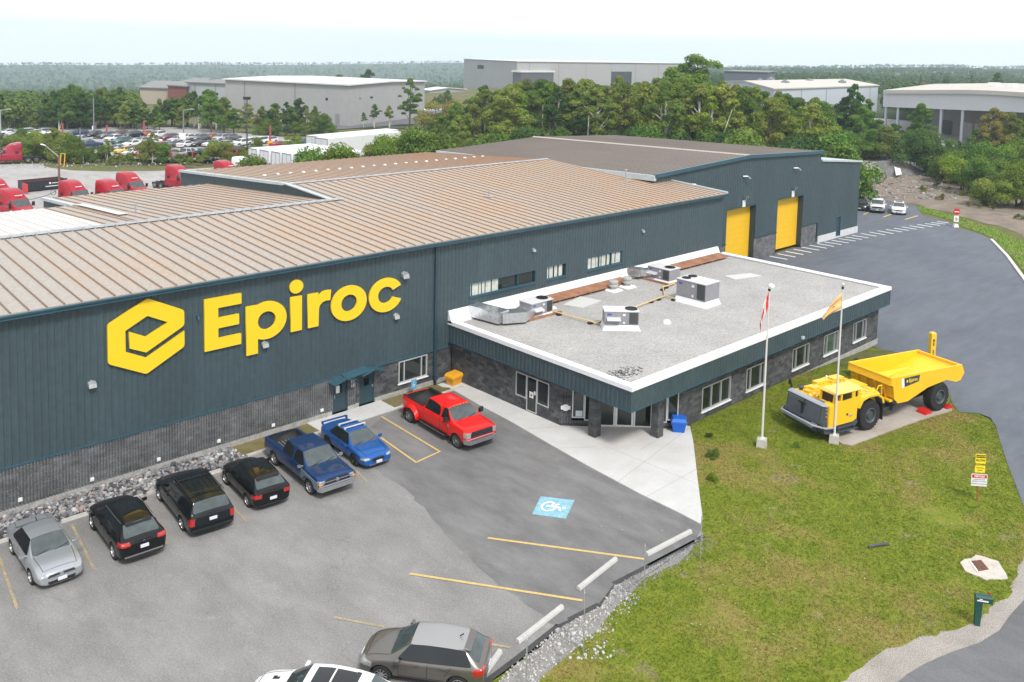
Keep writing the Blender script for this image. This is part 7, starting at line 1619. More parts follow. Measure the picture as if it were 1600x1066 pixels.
mb=MB();mb.box((-.02,-.02,0),(.02,.02,w_.z+.2));addp(t,'post',mb,m_galv);mb=MB();mb.box((-.2,-.04,w_.z-.28),(.2,-.022,w_.z+.26));addp(t,'board',mb,mat('sign_blue',(.10,.33,.55),.5))
mb=MB();mb.lathe([(.06,-.045),(.085,-.045)],(-.01,0,w_.z-.08),axis='y',n=14);mb.box((-.02,-.046,w_.z-.05),(.0,-.042,w_.z+.08));mb.box((-.02,-.046,w_.z-.06),(.09,-.042,w_.z-.04));mb.lathe([(0,-.045),(.03,-.045)],(-.01,0,w_.z+.13),axis='y',n=10);addp(t,'symbol',mb,m_white)
slabp=wob(DRAIN,.05,3,2);mb=MB();
dr_o=slab('concrete_apron',slabp,-.2,.03,mat('drain_concrete',(.50,.46,.40),.9,var=.12,scale=2,fine=.1,fscale=12));del dr_o['kind'];tag(dr_o,'rough concrete apron with a rusty drain grate set in the lawn','drain')
gq=[G(*p,.03)for p in((1516,877),(1533,875.5),(1545,890),(1528,893))];mb=MB();mb.hexa([(v.x,v.y,.025)for v in gq[::-1]]+[(v.x,v.y,.045)for v in gq[::-1]]);o=mb.build('grate',mat('rust_brown',(.13,.055,.035),.9,var=.3,scale=8),None);o.parent=dr_o
mb=MB();mb.hexa([(gq[0].x-.12,gq[0].y-.02,.03),(gq[0].x,gq[0].y,.03),(gq[3].x,gq[3].y,.03),(gq[3].x-.12,gq[3].y-.02,.03),(gq[0].x-.12,gq[0].y-.02,.07),(gq[0].x,gq[0].y,.07),(gq[3].x,gq[3].y,.07),(gq[3].x-.12,gq[3].y-.02,.07)]);o=mb.build('rim',m_white,None);o.parent=dr_o
b=G(1376,853);mb=MB();mb.tube([(b.x-.55,b.y+.28,.03),(b.x-.1,b.y+.05,.07),(b.x+.35,b.y-.16,.03)],.06,8);tag(mb.build('pipe_end',m_mg,None),'dark pipe end lying flush in the grass in mid lawn','pipe')
b=Gh(1493,355);z=zat(b.x,b.y,323.5);t=thing('traffic_sign','red no entry sign on a post in a white block beyond the drive','sign',(b.x,b.y,hg(b.x,b.y)),rot_)
k_=b.z;mb=MB();mb.box((-.05,-.05,0),(.05,.05,z));addp(t,'post',mb,m_galv);mb=MB();mb.hexa([(-.3,-.3,0),(.3,-.3,0),(.3,.3,0),(-.3,.3,0),(-.22,-.22,.4),(.22,-.22,.4),(.22,.22,.4),(-.22,.22,.4)]);addp(t,'footing',mb,m_white)
mb=MB();mb.lathe([(0,-.08),(.40,-.08),(.40,-.05)],(0,0,z-.45),axis='y',n=20);addp(t,'disc',mb,m_red);mb=MB();mb.box((-.28,-.095,z-.52),(.28,-.085,z-.40));mb.box((-.3,-.09,z-1.75),(.3,-.07,z-.95));addp(t,'white_board',mb,m_white);mb=MB();mb.box((-.08,-.1,z-1.6),(.0,-.092,z-1.2));mb.box((0.05,-.1,z-1.45),(.15,-.092,z-1.35));addp(t,'symbol',mb,m_black)
b=G(92,309);zt_=zat(b.x,b.y,243.5)
b=Vector((36.0,76.0,0));b=vplane(92,260,(34.5,78.0));b.z=0;zt_=zat(b.x,b.y,243.5)
t=thing('street_lamp','rusty brown lamp post with a long pale arm between red tractors','street lamp',(b.x,b.y,0),0)
mb=MB();mb.tube([(0,0,0),(0,0,zt_)],.16,10,r1=.13);addp(t,'pole',mb,mat('rust_pole',(.19,.10,.075),.85,var=.35,scale=2,coords='obj'))
e1=vplane(70,227,b);mb=MB();mb.tube([(0,0,zt_-.1),(e1.x-b.x,e1.y-b.y,e1.z)],.055,8);addp(t,'arm',mb,m_galv);e2=vplane(64.5,225.5,b);mb=MB();mb.hexa([(e2.x-b.x-.1,e2.y-b.y-.15,e2.z-.06),(e1.x-b.x+.1,e1.y-b.y-.15,e1.z-.08),(e1.x-b.x+.1,e1.y-b.y+.15,e1.z-.08),(e2.x-b.x-.1,e2.y-b.y+.15,e2.z-.06),(e2.x-b.x,e2.y-b.y-.1,e2.z+.08),(e1.x-b.x,e1.y-b.y-.1,e1.z+.08),(e1.x-b.x,e1.y-b.y+.1,e1.z+.08),(e2.x-b.x,e2.y-b.y+.1,e2.z+.08)]);addp(t,'lamp_head',mb,m_white)
b=G(40,301);t=thing('dumpster','open black roll-off dumpster with dark red inside in the yard','dumpster',(b.x,b.y,0),math.radians(8));m_du=mat('dumpster_black',(.018,.022,.028),.5)
Lx,Ly,Hz=5.6,2.3,1.35
mb=MB()
for a_,c_ in(((0,0,.15),(Lx,.08,Hz)),((0,Ly-.08,.15),(Lx,Ly,Hz)),((0,.08,.15),(.08,Ly-.08,Hz)),((Lx-.08,.08,.15),(Lx,Ly-.08,Hz)),((.08,.08,.15),(Lx-.08,Ly-.08,.3))):mb.box(a_,c_)
for k in range(11):mb.box((.25+k*.5,-.06,.15),(.33+k*.5,-.002,Hz-.08))
mb.box((-.04,-.05,Hz),(Lx+.04,.12,Hz+.07));mb.box((-.04,Ly-.12,Hz),(Lx+.04,Ly+.04,Hz+.07));addp(t,'shell',mb,m_du)
mb=MB();mb.box((.09,.09,.3),(Lx-.09,.12,Hz-.02));mb.box((.09,Ly-.12,.3),(Lx-.09,Ly-.09,Hz-.02));mb.box((.09,.12,.3),(.12,Ly-.12,Hz-.02));mb.box((Lx-.12,.12,.3),(Lx-.09,Ly-.12,Hz-.02));addp(t,'inside',mb,mat('dark_red_inside',(.12,.02,.025),.7))
mb=MB();mb.box((-.5,-1.7,.15),(-.4,-.1,Hz));addp(t,'door',mb,m_red);mb=MB();mb.box((3.1,-.075,.85),(3.35,-.062,1.1));mb.box((3.5,-.075,.9),(4.4,-.062,1.0));mb.box((2.6,-.075,.5),(5.0,-.062,.6));addp(t,'lettering',mb,m_white)
b=G(98,259);t=thing('yellow_frame','tall yellow tubular gate frame at the edge of the yard','barrier',(b.x,b.y,0),rot_);z=zat(b.x,b.y,240);mb=MB();mb.tube([(-.45,0,0),(-.25,0,z),(.45,0,z),(.25,0,0)],.09,8);addp(t,'tube',mb,m_yellow)
for px,py,top,l in((98,212,193,'red marker post left of the navy van'),(167,216,196,'red marker post in front of a dark pickup roof'),(225,208,189,'red marker post behind the lot, left of the birch clump'),(422,230,197,'red marker post with a yellow foot at the right end of the lot')):
 b=G(px,py);z=zat(b.x,b.y,top);t=thing('marker_post',l,'post',(b.x,b.y,0),0,'red marker posts of the car lot');mb=MB();mb.box((-.14,-.14,0),(.14,.14,z));addp(t,'post',mb,mat('post_red',(.36,.06,.08),.6))
 if px==422:mb=MB();mb.box((-.35,-.35,0),(.35,.35,1.3));addp(t,'foot',mb,m_yellow)
for px,py,l in((213,246,'short red bollard by the white birch trunk'),(268,247,'short red bollard by the maroon sedan'),(301,247,'short red bollard behind the silver pickup'),(370,243,'short red bollard by the black pickup at right')):
 b=G(px,py);t=thing('bollard',l,'bollard',(b.x,b.y,0),0,'red bollards along the lot edge');mb=MB();mb.lathe([(.16,0),(.16,.95),(.1,1.05),(0,1.05)],(0,0,0),n=10);addp(t,'post',mb,m_red)
for px,base,top,hw,l,mm in((386,240,155,1,'tall dark lamp pole with a square head in front of the grey warehouse',m_mg),(287,222,172,0,'grey lamp pole in the back row of the car lot',m_steel),(126,252,200,0,'grey pole among shrubs at the lot edge',m_steel),(147,213,152,0,'slim grey pole in the tree belt behind the lot',m_steel),(1.5,222,172,0,'pale lamp pole at the left edge',m_galv)):
 b=G(px,base);z=zat(b.x,b.y,top);t=thing('lamp_pole',l,'lamp pole',(b.x,b.y,0),rot_,'poles around the car lot');mb=MB();mb.tube([(0,0,0),(0,0,z)],.17,8,r1=.11);addp(t,'pole',mb,mm)
 if hw:mb=MB();mb.box((-.6,-.35,z-.1),(.6,.35,z+.45));addp(t,'lamp_head',mb,m_black)
 elif px in(287,1.5):mb=MB();mb.tube([(0,0,z-.1),(1.8,0,z+.25)],.07,6);mb.box((1.6,-.2,z+.15),(2.3,.2,z+.32));addp(t,'lamp_head',mb,m_galv)
b=G(285,222);t=thing('lot_sign','white sign panel on a dark stand in the car lot','sign',(b.x,b.y,0),rot_);z=zat(b.x,b.y,208);mb=MB();mb.box((-.7,-.1,z-1.4),(.7,.1,z));addp(t,'panel',mb,m_white);mb=MB();mb.box((-.2,-.1,0),(.2,.1,z-1.4));addp(t,'stand',mb,m_black)
b=G(146,207);t=thing('lot_sign','small white sign on a post behind the black pickup','sign',(b.x,b.y,0),rot_);z=zat(b.x,b.y,197);mb=MB();mb.box((-.3,-.05,z-.9),(.3,.05,z));addp(t,'panel',mb,m_white);mb=MB();mb.box((-.06,-.05,0),(.06,.05,z-.9));addp(t,'post',mb,m_galv)
mb=MB();pts=[]
p0_,p1_=vplane(88,297,(34.5,78)),Vector((10,62,6.0))
for k in range(15):
 u=k/14;px=88-u*100;py=297+(u**.6)*26;w_=vplane(px,py,(34.5-u*14,78-u*10));pts.append(w_)
mb.tube(pts,.03,5);mb.tube([vplane(83+4*math.cos(a),301+4*math.sin(a),(34.4,77.9))for a in[2*PI*i/12 for i in range(13)]],.03,5,cap=False)
tag(mb.build('overhead_cable',m_black,None),'black cable sagging from the rusty lamp post with one loop','cable')
def at_px(px,dist):
 """ground-plan point at a camera distance under a pixel column"""
 d=ray(px,104.0);d.z=0;d.normalize();return(CO.x+d.x*dist,CO.y+d.y*dist)
def zrow(p,row):return zat(p[0],p[1],row)
m_wg=mat('warehouse_grey',(.36,.36,.36),.6,var=.04,scale=.05,fine=.04,fscale=.6)
m_wg2=mat('warehouse_dark_grey',(.24,.24,.245),.6);m_roofl=mat('pale_roof',(.62,.62,.62),.6);m_roofc=mat('cream_roof',(.50,.47,.42),.7,var=.06,scale=.05)
m_roofd=mat('dark_roof',(.20,.20,.20),.7);m_brickr=mat('brick_red',(.20,.075,.06),.85);m_beige=mat('beige_wall',(.38,.33,.27),.8)
def bwall(mb,a,b,z0,za,zb_,th=.3,mi=0):
 a,b=Vector((*a,0)),Vector((*b,0));mb.face([(a.x,a.y,z0),(b.x,b.y,z0),(b.x,b.y,zb_),(a.x,a.y,za)],mi)
def pbox(name,label,C,A,B,top,base=-14,roof=None,wall=None,pitch=0.0,seams=0,group=None,eave=.6):
 """parallelogram building: corner C, neighbours A (left) and B (right); top = wall height; gable ridge parallel to C-A"""
 C,A,B=Vector((*C,0)),Vector((*A,0)),Vector((*B,0));D=A+B-C
 t=thing(name,label,'building',(C.x,C.y,0),0,group)
 mb=MB();P=[C,A,D,B]
 M1,M2=(C+B)/2,(A+D)/2
 def f(a,b,za=top,zb_=top):bwall(mb,(a.x,a.y),(b.x,b.y),base,za,zb_)
 f(A,C);f(D,A)if not pitch else None;f(B,D)
 if pitch:
  mb.face([(C.x,C.y,base),(B.x,B.y,base),(B.x,B.y,top),(M1.x,M1.y,top+pitch),(C.x,C.y,top)]);mb.face([(A.x,A.y,base),(D.x,D.y,base),(D.x,D.y,top),(M2.x,M2.y,top+pitch),(A.x,A.y,top)])
 else:f(C,B)
 o=mb.build('wall',wall or m_wg,t)
 if seams:
  mb=MB();n=(A-C).normalized().cross(Vector((0,0,1))).normalized();n=n if n.dot(C-Vector((CO.x,CO.y,0)))<0 else-n
  for k in range(1,seams+1):
   p=C.lerp(A,k/(seams+.4))+n*.06;d=(A-C).normalized()*.22;mb.face([(p.x-d.x,p.y-d.y,base),(p.x+d.x,p.y+d.y,base),(p.x+d.x,p.y+d.y,top-.3),(p.x-d.x,p.y-d.y,top-.3)])
  mb.build('downspout',m_wg2,t)
 mb=MB();e1=(A-C).normalized()*eave;e2=(B-C).normalized()*eave;h=.35
 c,a,b,d=C-e1-e2,A+e1-e2,B-e1+e2,D+e1+e2;m1,m2=(c+b)/2,(a+d)/2
 def q(*ps):mb.face(ps)
 z=top
 q((c.x,c.y,z+h),(m1.x,m1.y,z+h+pitch),(m2.x,m2.y,z+h+pitch),(a.x,a.y,z+h));q((m1.x,m1.y,z+h+pitch),(b.x,b.y,z+h),(d.x,d.y,z+h),(m2.x,m2.y,z+h+pitch))
 for u,v in((c,a),(a,d),(d,b),(b,c)):
  if pitch and(u,v)in((a,d),(b,c)):
   mm=m2 if u is a else m1;q((u.x,u.y,z),(mm.x,mm.y,z+pitch),(mm.x,mm.y,z+h+pitch),(u.x,u.y,z+h));q((mm.x,mm.y,z+pitch),(v.x,v.y,z),(v.x,v.y,z+h),(mm.x,mm.y,z+h+pitch))
  else:q((u.x,u.y,z),(v.x,v.y,z),(v.x,v.y,z+h),(u.x,u.y,z+h))
 mb.build('roof',roof or m_roofl,t);return t,(C,A,B,D)
def patch(t,name,a,b,u0,u1,z0,z1,m,off=.12):
 a,b=Vector((*a[:2],0)),Vector((*b[:2],0));d=(b-a);n=Vector((-d.y,d.x,0)).normalized();n=n if n.dot(a-Vector((CO.x,CO.y,0)))<0 else-n
 p,q=a+d*u0+n*off,a+d*u1+n*off;p2,q2=p-n*off*2,q-n*off*2
 mb=MB();mb.hexa([(p.x,p.y,z0),(q.x,q.y,z0),(q2.x,q2.y,z0),(p2.x,p2.y,z0),(p.x,p.y,z1),(q.x,q.y,z1),(q2.x,q2.y,z1),(p2.x,p2.y,z1)]);return mb.build(name,m,t)
C1=G(545,197)[:2];d1=math.hypot(C1[0]-CO.x,C1[1]-CO.y);A1=at_px(352,d1*1.12);B1=at_px(664,d1*1.16)
t1,k1=pbox('warehouse','big grey metal warehouse with white roof left of centre behind the car lot',C1,A1,B1,zrow(C1,134),roof=m_roofl,pitch=.4,seams=2,base=-14)
tz=zrow(C1,135);patch(t1,'door',C1,A1,.07,.10,-.5,3,m_wg2);patch(t1,'vent',C1,A1,.16,.175,tz*.62,tz*.68,m_black);patch(t1,'vent',C1,B1,.25,.28,tz*.66,tz*.70,m_black);patch(t1,'vent',C1,B1,.12,.14,tz*.66,tz*.70,m_wg2)
C2=at_px(402,d1*1.25);A2=at_px(292,d1*1.32);B2=at_px(520,d1*1.5)
t2,k2=pbox('warehouse','grey warehouse with dark roof behind the left end of the big one',C2,A2,B2,zrow(C2,134),roof=m_roofd,pitch=.3,seams=3,wall=mat('warehouse_pale_blue',(.36,.38,.40),.6))
patch(t2,'window',C2,A2,.55,.62,zrow(C2,136)*.55,zrow(C2,136)*.66,m_black);patch(t2,'window',C2,A2,.35,.40,zrow(C2,136)*.55,zrow(C2,136)*.66,m_black)
C3=at_px(292,d1*1.31);A3=at_px(262,d1*1.34);pbox('brick_building','dark red brick block at the left end of the warehouses',C3,A3,at_px(330,d1*1.6),zrow(C3,136),roof=m_roofd,wall=m_brickr)
C4=at_px(262,d1*1.36);A4=at_px(218,d1*1.38);pbox('beige_building','low beige building left of the red brick block',C4,A4,at_px(280,d1*1.6),zrow(C4,139),roof=m_roofd,wall=m_beige)
C5=at_px(68,330);A5=at_px(-40,330);pbox('low_building','long low building with a pale roof among trees at the left edge',C5,A5,at_px(85,360),zrow(C5,167),roof=m_roofl,wall=m_beige,pitch=2.0)
C6=at_px(672,420);A6=at_px(655,425);B6=at_px(728,440);t6,_=pbox('pale_shed','small pale metal shed between the grey warehouse and the large grey hall',C6,A6,B6,zrow(C6,142),roof=m_roofl,wall=m_wg,pitch=1)
for k in range(5):
 p=at_px(668+k*11,300);z=zrow(p,172);t=thing('storage_container',['leftmost','second','middle','fourth','rightmost'][k]+' of the pale storage containers beyond the belt of trees','container',(p[0],p[1],-1.5),-.4,'pale storage containers');mb=MB();mb.box((-1.3,0,0),(1.3,6,z+1.5));addp(t,'box',mb,m_trl);mb=MB();mb.box((-1.1,-.06,.2),(-.05,.0,z+1.3));mb.box((.05,-.06,.2),(1.1,.0,z+1.3));addp(t,'door',mb,m_trd)
DD=470;C7=at_px(808,DD);A7=at_px(725,DD*1.13);B7=at_px(1062,DD*1.25)
z7=zrow(C7,96.5);t7,k7=pbox('large_grey_hall','very large pale grey hall rising above the belt of trees in the centre',B7,C7,(B7[0]+(A7[0]-C7[0]),B7[1]+(A7[1]-C7[1])),z7,roof=m_roofl,wall=m_wg,base=-20,seams=6)
patch(t7,'porch',C7,B7,.0,.17,-18,zrow(C7,113),mat('porch_dark',(.10,.10,.12),.6),off=3)
patch(t7,'porch_roof',C7,B7,-.005,.175,zrow(C7,113)+.01,zrow(C7,113)+.9,m_roofl,off=3.4)
patch(t7,'dock_opening',C7,B7,.53,.66,-18,zrow(C7,112),mat('opening_dark',(.05,.055,.07),.6),off=.3);patch(t7,'vent',C7,A7,.6,.72,z7*.66,z7*.8,m_black)
C8=at_px(1211,270);A8=at_px(1128,330);B8=at_px(1374,345);z8=zrow(C8,140)
m_wb=mat('wall_pale_blue',(.44,.48,.52),.6,var=.03,scale=.1)
t8,k8=pbox('white_roofed_hall','wide pale blue hall with a cream flat roof behind birches right of centre',C8,B8,A8,z8,roof=m_roofc,wall=m_wb,base=-8,seams=4,pitch=1.2)
for k,(u,v)in enumerate(((.25,.3),(.55,.42),(.75,.2),(.35,.75),(.15,.55))):
 p=Vector((*C8,0)).lerp(Vector((*B8,0)),u)+(Vector((*A8,0))-Vector((*C8,0)))*v;mb=MB();mb.box((p.x-1,p.y-1,z8+.8),(p.x+1,p.y+1,z8+1.6));mb.lathe([(.8,0),(.6,.5),(0,.6)],(p.x,p.y,z8+1.5),n=8);mb.build('roof_unit',m_steel,t8)
C9=at_px(1200,480);pbox('dark_parapet_building','flat dark grey building edge beyond the cream roof',C9,at_px(1132,480),at_px(1212,520),zrow(C9,113.5),roof=m_roofd,wall=mat('dark_slate',(.09,.10,.12),.7),base=-10)
C10=G(1377,205)[:2];dC=math.hypot(C10[0]-CO.x,C10[1]-CO.y);
E10=at_px(1700,dC*.80);B10=at_px(1460,dC*1.38)
zt10=zrow(C10,143);zb10=zrow(C10,167)
t=thing('canopy_shed','long white sided open shed on steel legs with a cream roof at the right edge','building',(C10[0],C10[1],0),0)
Cv,Ev=Vector((*C10,0)),Vector((*E10,0));back=Vector((B10[0]-C10[0],B10[1]-C10[1],0));dv_=(Ev-Cv).normalized();nb=back.normalized()
ztE,zbE=zrow(E10,153),zrow(E10,180)
mid=Cv.lerp(Ev,.56);zm=zrow((mid.x,mid.y),143.0)+0.0
mb=MB()
def lerpz(u):return(zt10*(1-u/.56)+zm*u/.56)if u<.56 else(zm*(1-(u-.56)/.44)+ztE*(u-.56)/.44)
def botz(u):return zb10*(1-u)+zbE*u
N_=170
for k in range(N_):
 u0,u1=k/N_,(k+1)/N_;p,q=Cv.lerp(Ev,u0),Cv.lerp(Ev,u1);o_=nb*(.0 if k%2 else.08)
 mb.face([(p.x+o_.x,p.y+o_.y,botz(u0)),(q.x+o_.x,q.y+o_.y,botz(u1)),(q.x+o_.x,q.y+o_.y,lerpz(u1)),(p.x+o_.x,p.y+o_.y,lerpz(u0))])
mb.build('fascia_wall',mat('white_cladding',(.58,.59,.61),.6,var=.03,scale=.1),t)
mb=MB()
for k in range(8):
 u0,u1=k/8,(k+1)/8;p,q=Cv.lerp(Ev,u0)-nb*1,Cv.lerp(Ev,u1)-nb*1
 mb.face([(p.x,p.y,lerpz(u0)+.4),(q.x,q.y,lerpz(u1)+.4),(q.x+back.x,q.y+back.y,lerpz(u1)+.2),(p.x+back.x,p.y+back.y,lerpz(u0)+.2)])
 mb.face([(p.x,p.y,lerpz(u0)-.6),(q.x,q.y,lerpz(u1)-.6),(q.x,q.y,lerpz(u1)+.4),(p.x,p.y,lerpz(u0)+.4)])
mb.build('roof',m_roofc,t)
for k,u in enumerate((.02,.10,.36,.475,.62,.8,.95)):
 p=Cv.lerp(Ev,u)+nb*1.0;mb=MB();mb.box((p.x-.3,p.y-.3,-1),(p.x+.3,p.y+.3,botz(u)+.5));mb.build('leg',m_wb,t)
ib=nb*22;mb=MB();p,q=Cv.lerp(Ev,.25)+ib,Ev+ib
mb.face([(p.x,p.y,-1),(q.x,q.y,-1),(q.x,q.y,botz(1)+1),(p.x,p.y,botz(.25)+1)]);mb.build('inner_wall',mat('inner_brown_grey',(.22,.20,.19),.8),t)
for u in(.30,.42,.50,.58):p=Cv.lerp(Ev,u)+nb*21.6;q=p+dv_*5;mb=MB();mb.face([(p.x,p.y,-.8),(q.x,q.y,-.8),(q.x,q.y,4.0),(p.x,p.y,4.0)]);mb.build('inner_door',m_wg if u>.4 else m_black,t)
for(px,r)in((1553,138),(1586,136)):
 p=Cv.lerp(Ev,.55)+back*.45+dv_*(px-1553)*.2;mb=MB();mb.box((p.x-1.6,p.y-1.2,zm+.2),(p.x+1.6,p.y+1.2,zm+1.3));mb.build('roof_unit',m_white,t)
sheet('far_yard',[at_px(1330,190),at_px(1480,175),at_px(1640,165),at_px(1700,260),at_px(1480,330),at_px(1360,340),at_px(1300,260)],-.02,m_asp_yard)
sheet('far_gravel',[G(490,205)[:2],G(560,200)[:2],G(700,190)[:2],G(780,185)[:2],G(740,168)[:2],G(650,172)[:2],G(545,190)[:2],G(490,193)[:2]],-.02,mat('dark_gravel',(.12,.12,.125),.95,fine=.2,fscale=1.5))
mc=Gh(1392,268)
def mound(name,c,rx,ry,h,m,seed,label,n=40):
 V,F=[],[]
 for j in range(11):
  r=1-j/10
  for i in range(n):
   a=2*PI*i/n;x,y=c.x+rx*r*math.cos(a),c.y+ry*r*math.sin(a);z=c.z-.3+(h*(1-r**1.4))*(1+.25*mnoise.noise(Vector((x*.35,y*.35,seed))))+.25*mnoise.noise(Vector((x*1.2,y*1.2,seed)))*(1-r*.5);V.append((x,y,z))
 for j in range(10):
  for i in range(n):F.append((j*n+i,j*n+(i+1)%n,(j+1)*n+(i+1)%n,(j+1)*n+i))
 me=bpy.data.meshes.new(name);me.from_pydata(V,[],F);me.polygons.foreach_set('use_smooth',[True]*len(F));me.materials.append(m);o=bpy.data.objects.new(name,me);COL.objects.link(o);o['kind']='stuff';o['label']=label;return o
m_mound=mat('mound_gravel',(.11,.105,.105),.95,col2=(.17,.16,.155),scale=.8,fine=.35,fscale=4,bump=.8,bscale=6)
mound('gravel_mound',mc,9.5,6,zat(mc.x,mc.y,250)-mc.z+.3,m_mound,2,'heap of dark gravel beyond the parked cars')
m2=Gh(1352,272);mound('rubble_mound',m2,8,4,2.2,mat('rubble',(.20,.15,.13),.95,col2=(.35,.30,.28),scale=1.2,fine=.4,fscale=3),5,'low heap of rubble beside the hall corner')
q=[Gh(*p,.25)for p in((1396,268),(1404,267),(1409,275),(1400,277))];zo=zat(q[0].x,q[0].y,266);mb=MB();mb.face([(q[0].x,q[0].y,q[0].z+1.3),(q[3].x,q[3].y,q[3].z+.3),(q[2].x,q[2].y,q[2].z+.3),(q[1].x,q[1].y,q[1].z+1.3)]);tag(mb.build('white_sheet',m_white,None),'white plastic sheet lying on the gravel heap','plastic sheet')
def rg(px0,px1,py0,py1):return lambda r:(lambda w:(w.x,w.y))(Gh(r.uniform(px0,px1),r.uniform(py0,py1)))
stones('rubble_stones',800,rg(1345,1500,266,312),.05,.24,[(m_s5,1),(m_s2,3),(m_s3,1.5),(m_s1,4)],12,z=-.05,hf=hg,label='scattered pale rocks on the bare ground')
stones('bank_stones',260,rg(0,350,249,262),.05,.2,[(m_s5,3),(m_s2,3),(m_s1,3)],13,z=-.02,label='scattered pale rocks on the bank below the car lot')
def leafmat(name,c,c2,var=.25,ns=.45):
 c,c2=tuple(v*k for v,k in zip(c,(1.50,1.55,1.15))),tuple(v*k for v,k in zip(c2,(1.55,1.6,1.2)))
 m=bpy.data.materials.new(name);nt,N,L=nodes(m);b=N['Principled BSDF'];b.inputs['Roughness'].default_value=.75;b.inputs['Specular IOR Level'].default_value=.25
 g=N.new('ShaderNodeNewGeometry');oi=N.new('ShaderNodeObjectInfo')
 n=N.new('ShaderNodeTexNoise');n.inputs['Scale'].default_value=ns;n.inputs['Detail'].default_value=5;L.new(g.outputs['Position'],n.inputs['Vector'])
 mr=N.new('ShaderNodeMapRange');mr.inputs['From Min'].default_value=.35;mr.inputs['From Max'].default_value=.65;L.new(n.outputs['Fac'],mr.inputs['Value'])
 mx=N.new('ShaderNodeMix');mx.data_type='RGBA';mx.inputs['A'].default_value=(*c,1);mx.inputs['B'].default_value=(*c2,1);L.new(mr.outputs[0],mx.inputs['Factor'])
 hs=N.new('ShaderNodeHueSaturation');L.new(mx.outputs['Result'],hs.inputs['Color'])
 m1=N.new('ShaderNodeMapRange');m1.inputs['To Min'].default_value=1-var;m1.inputs['To Max'].default_value=1+var;L.new(oi.outputs['Random'],m1.inputs['Value'])
 m2_=N.new('ShaderNodeMapRange');m2_.inputs['To Min'].default_value=.75;m2_.inputs['To Max'].default_value=1.25;L.new(g.outputs['Random Per Island'],m2_.inputs['Value'])
 mm=N.new('ShaderNodeMath');mm.operation='MULTIPLY';L.new(m1.outputs[0],mm.inputs[0]);L.new(m2_.outputs[0],mm.inputs[1]);L.new(mm.outputs[0],hs.inputs['Value'])
 fr=N.new('ShaderNodeMath');fr.operation='MULTIPLY';fr.inputs[1].default_value=7.13;L.new(oi.outputs['Random'],fr.inputs[0]);fr2=N.new('ShaderNodeMath');fr2.operation='FRACT';L.new(fr.outputs[0],fr2.inputs[0])
 m3=N.new('ShaderNodeMapRange');m3.inputs['To Min'].default_value=.49;m3.inputs['To Max'].default_value=.52;L.new(fr2.outputs[0],m3.inputs['Value']);L.new(m3.outputs[0],hs.inputs['Hue'])
 tr=N.new('ShaderNodeBsdfTranslucent');ms=N.new('ShaderNodeMixShader');ms.inputs[0].default_value=.3;L.new(hs.outputs[0],tr.inputs['Color']);L.new(hs.outputs[0],b.inputs['Base Color'])
 L.new(b.outputs[0],ms.inputs[1]);L.new(tr.outputs[0],ms.inputs[2]);L.new(ms.outputs[0],N['Material Output'].inputs['Surface']);MATS[name]=m;return m
lm={'green':leafmat('leaves_green',(.058,.105,.022),(.10,.145,.03)),'olive':leafmat('leaves_olive',(.105,.135,.03),(.15,.165,.042)),'deep':leafmat('leaves_deep',(.03,.07,.022),(.055,.095,.026)),'bright':leafmat('leaves_bright',(.095,.15,.018),(.13,.175,.03)),'rust':leafmat('leaves_rust',(.19,.15,.05),(.15,.15,.045)),'blue':leafmat('needles_blue',(.025,.05,.028),(.035,.062,.032)),'fardeep':leafmat('far_leaves_deep',(.016,.042,.018),(.055,.085,.026),ns=.018),'fargreen':leafmat('far_leaves_green',(.03,.065,.018),(.085,.12,.03),ns=.03)}
m_birch=mat('birch_bark',(.55,.52,.46),.8,var=.3,scale=3,coords='obj');m_bark=mat('bark',(.10,.075,.055),.9)
def leaves(r,blobs,n,s,droop=0.0):
 """leaf faces scattered through clumps; blobs: (centre, radius xyz)"""
 R_=np.random.default_rng(r.randrange(1<<30));tot=sum(b_[1][0]*b_[1][1]+b_[1][0]*b_[1][2]for b_ in blobs);C_,N_=[],[]
 for c,rad in blobs:
  k=max(8,int(n*(rad[0]*rad[1]+rad[0]*rad[2])/tot));d=R_.normal(size=(k,3));d/=np.linalg.norm(d,axis=1)[:,None];d[:,2]=np.where(d[:,2]<-.35,-d[:,2]*.6,d[:,2])
  rr_=R_.uniform(.45,1.08,k)[:,None]**.6;C_.append(np.array(c)+d*rr_*np.array(rad));N_.append(d)
 C_=np.concatenate(C_);N_=np.concatenate(N_);k=len(C_)
 N_=N_+R_.normal(size=(k,3))*.55;N_/=np.linalg.norm(N_,axis=1)[:,None]
 t=np.cross(N_,R_.normal(size=(k,3)));t/=np.linalg.norm(t,axis=1)[:,None];b_=np.cross(N_,t);sz=R_.uniform(.6,1.35,k)[:,None]*s
 V=np.stack([C_-t*sz,C_-b_*sz*.6,C_+t*sz,C_+b_*sz*.6],1).reshape(-1,3);return V
def quadmesh(name,V,m):
 nf=len(V)//4;me=bpy.data.meshes.new(name);me.vertices.add(len(V));me.vertices.foreach_set('co',V.astype('f').ravel());me.loops.add(nf*4);me.loops.foreach_set('vertex_index',np.arange(nf*4));me.polygons.add(nf)
 me.polygons.foreach_set('loop_start',np.arange(nf)*4);me.polygons.foreach_set('loop_total',np.full(nf,4));me.update(calc_edges=True);me.materials.append(m);return me
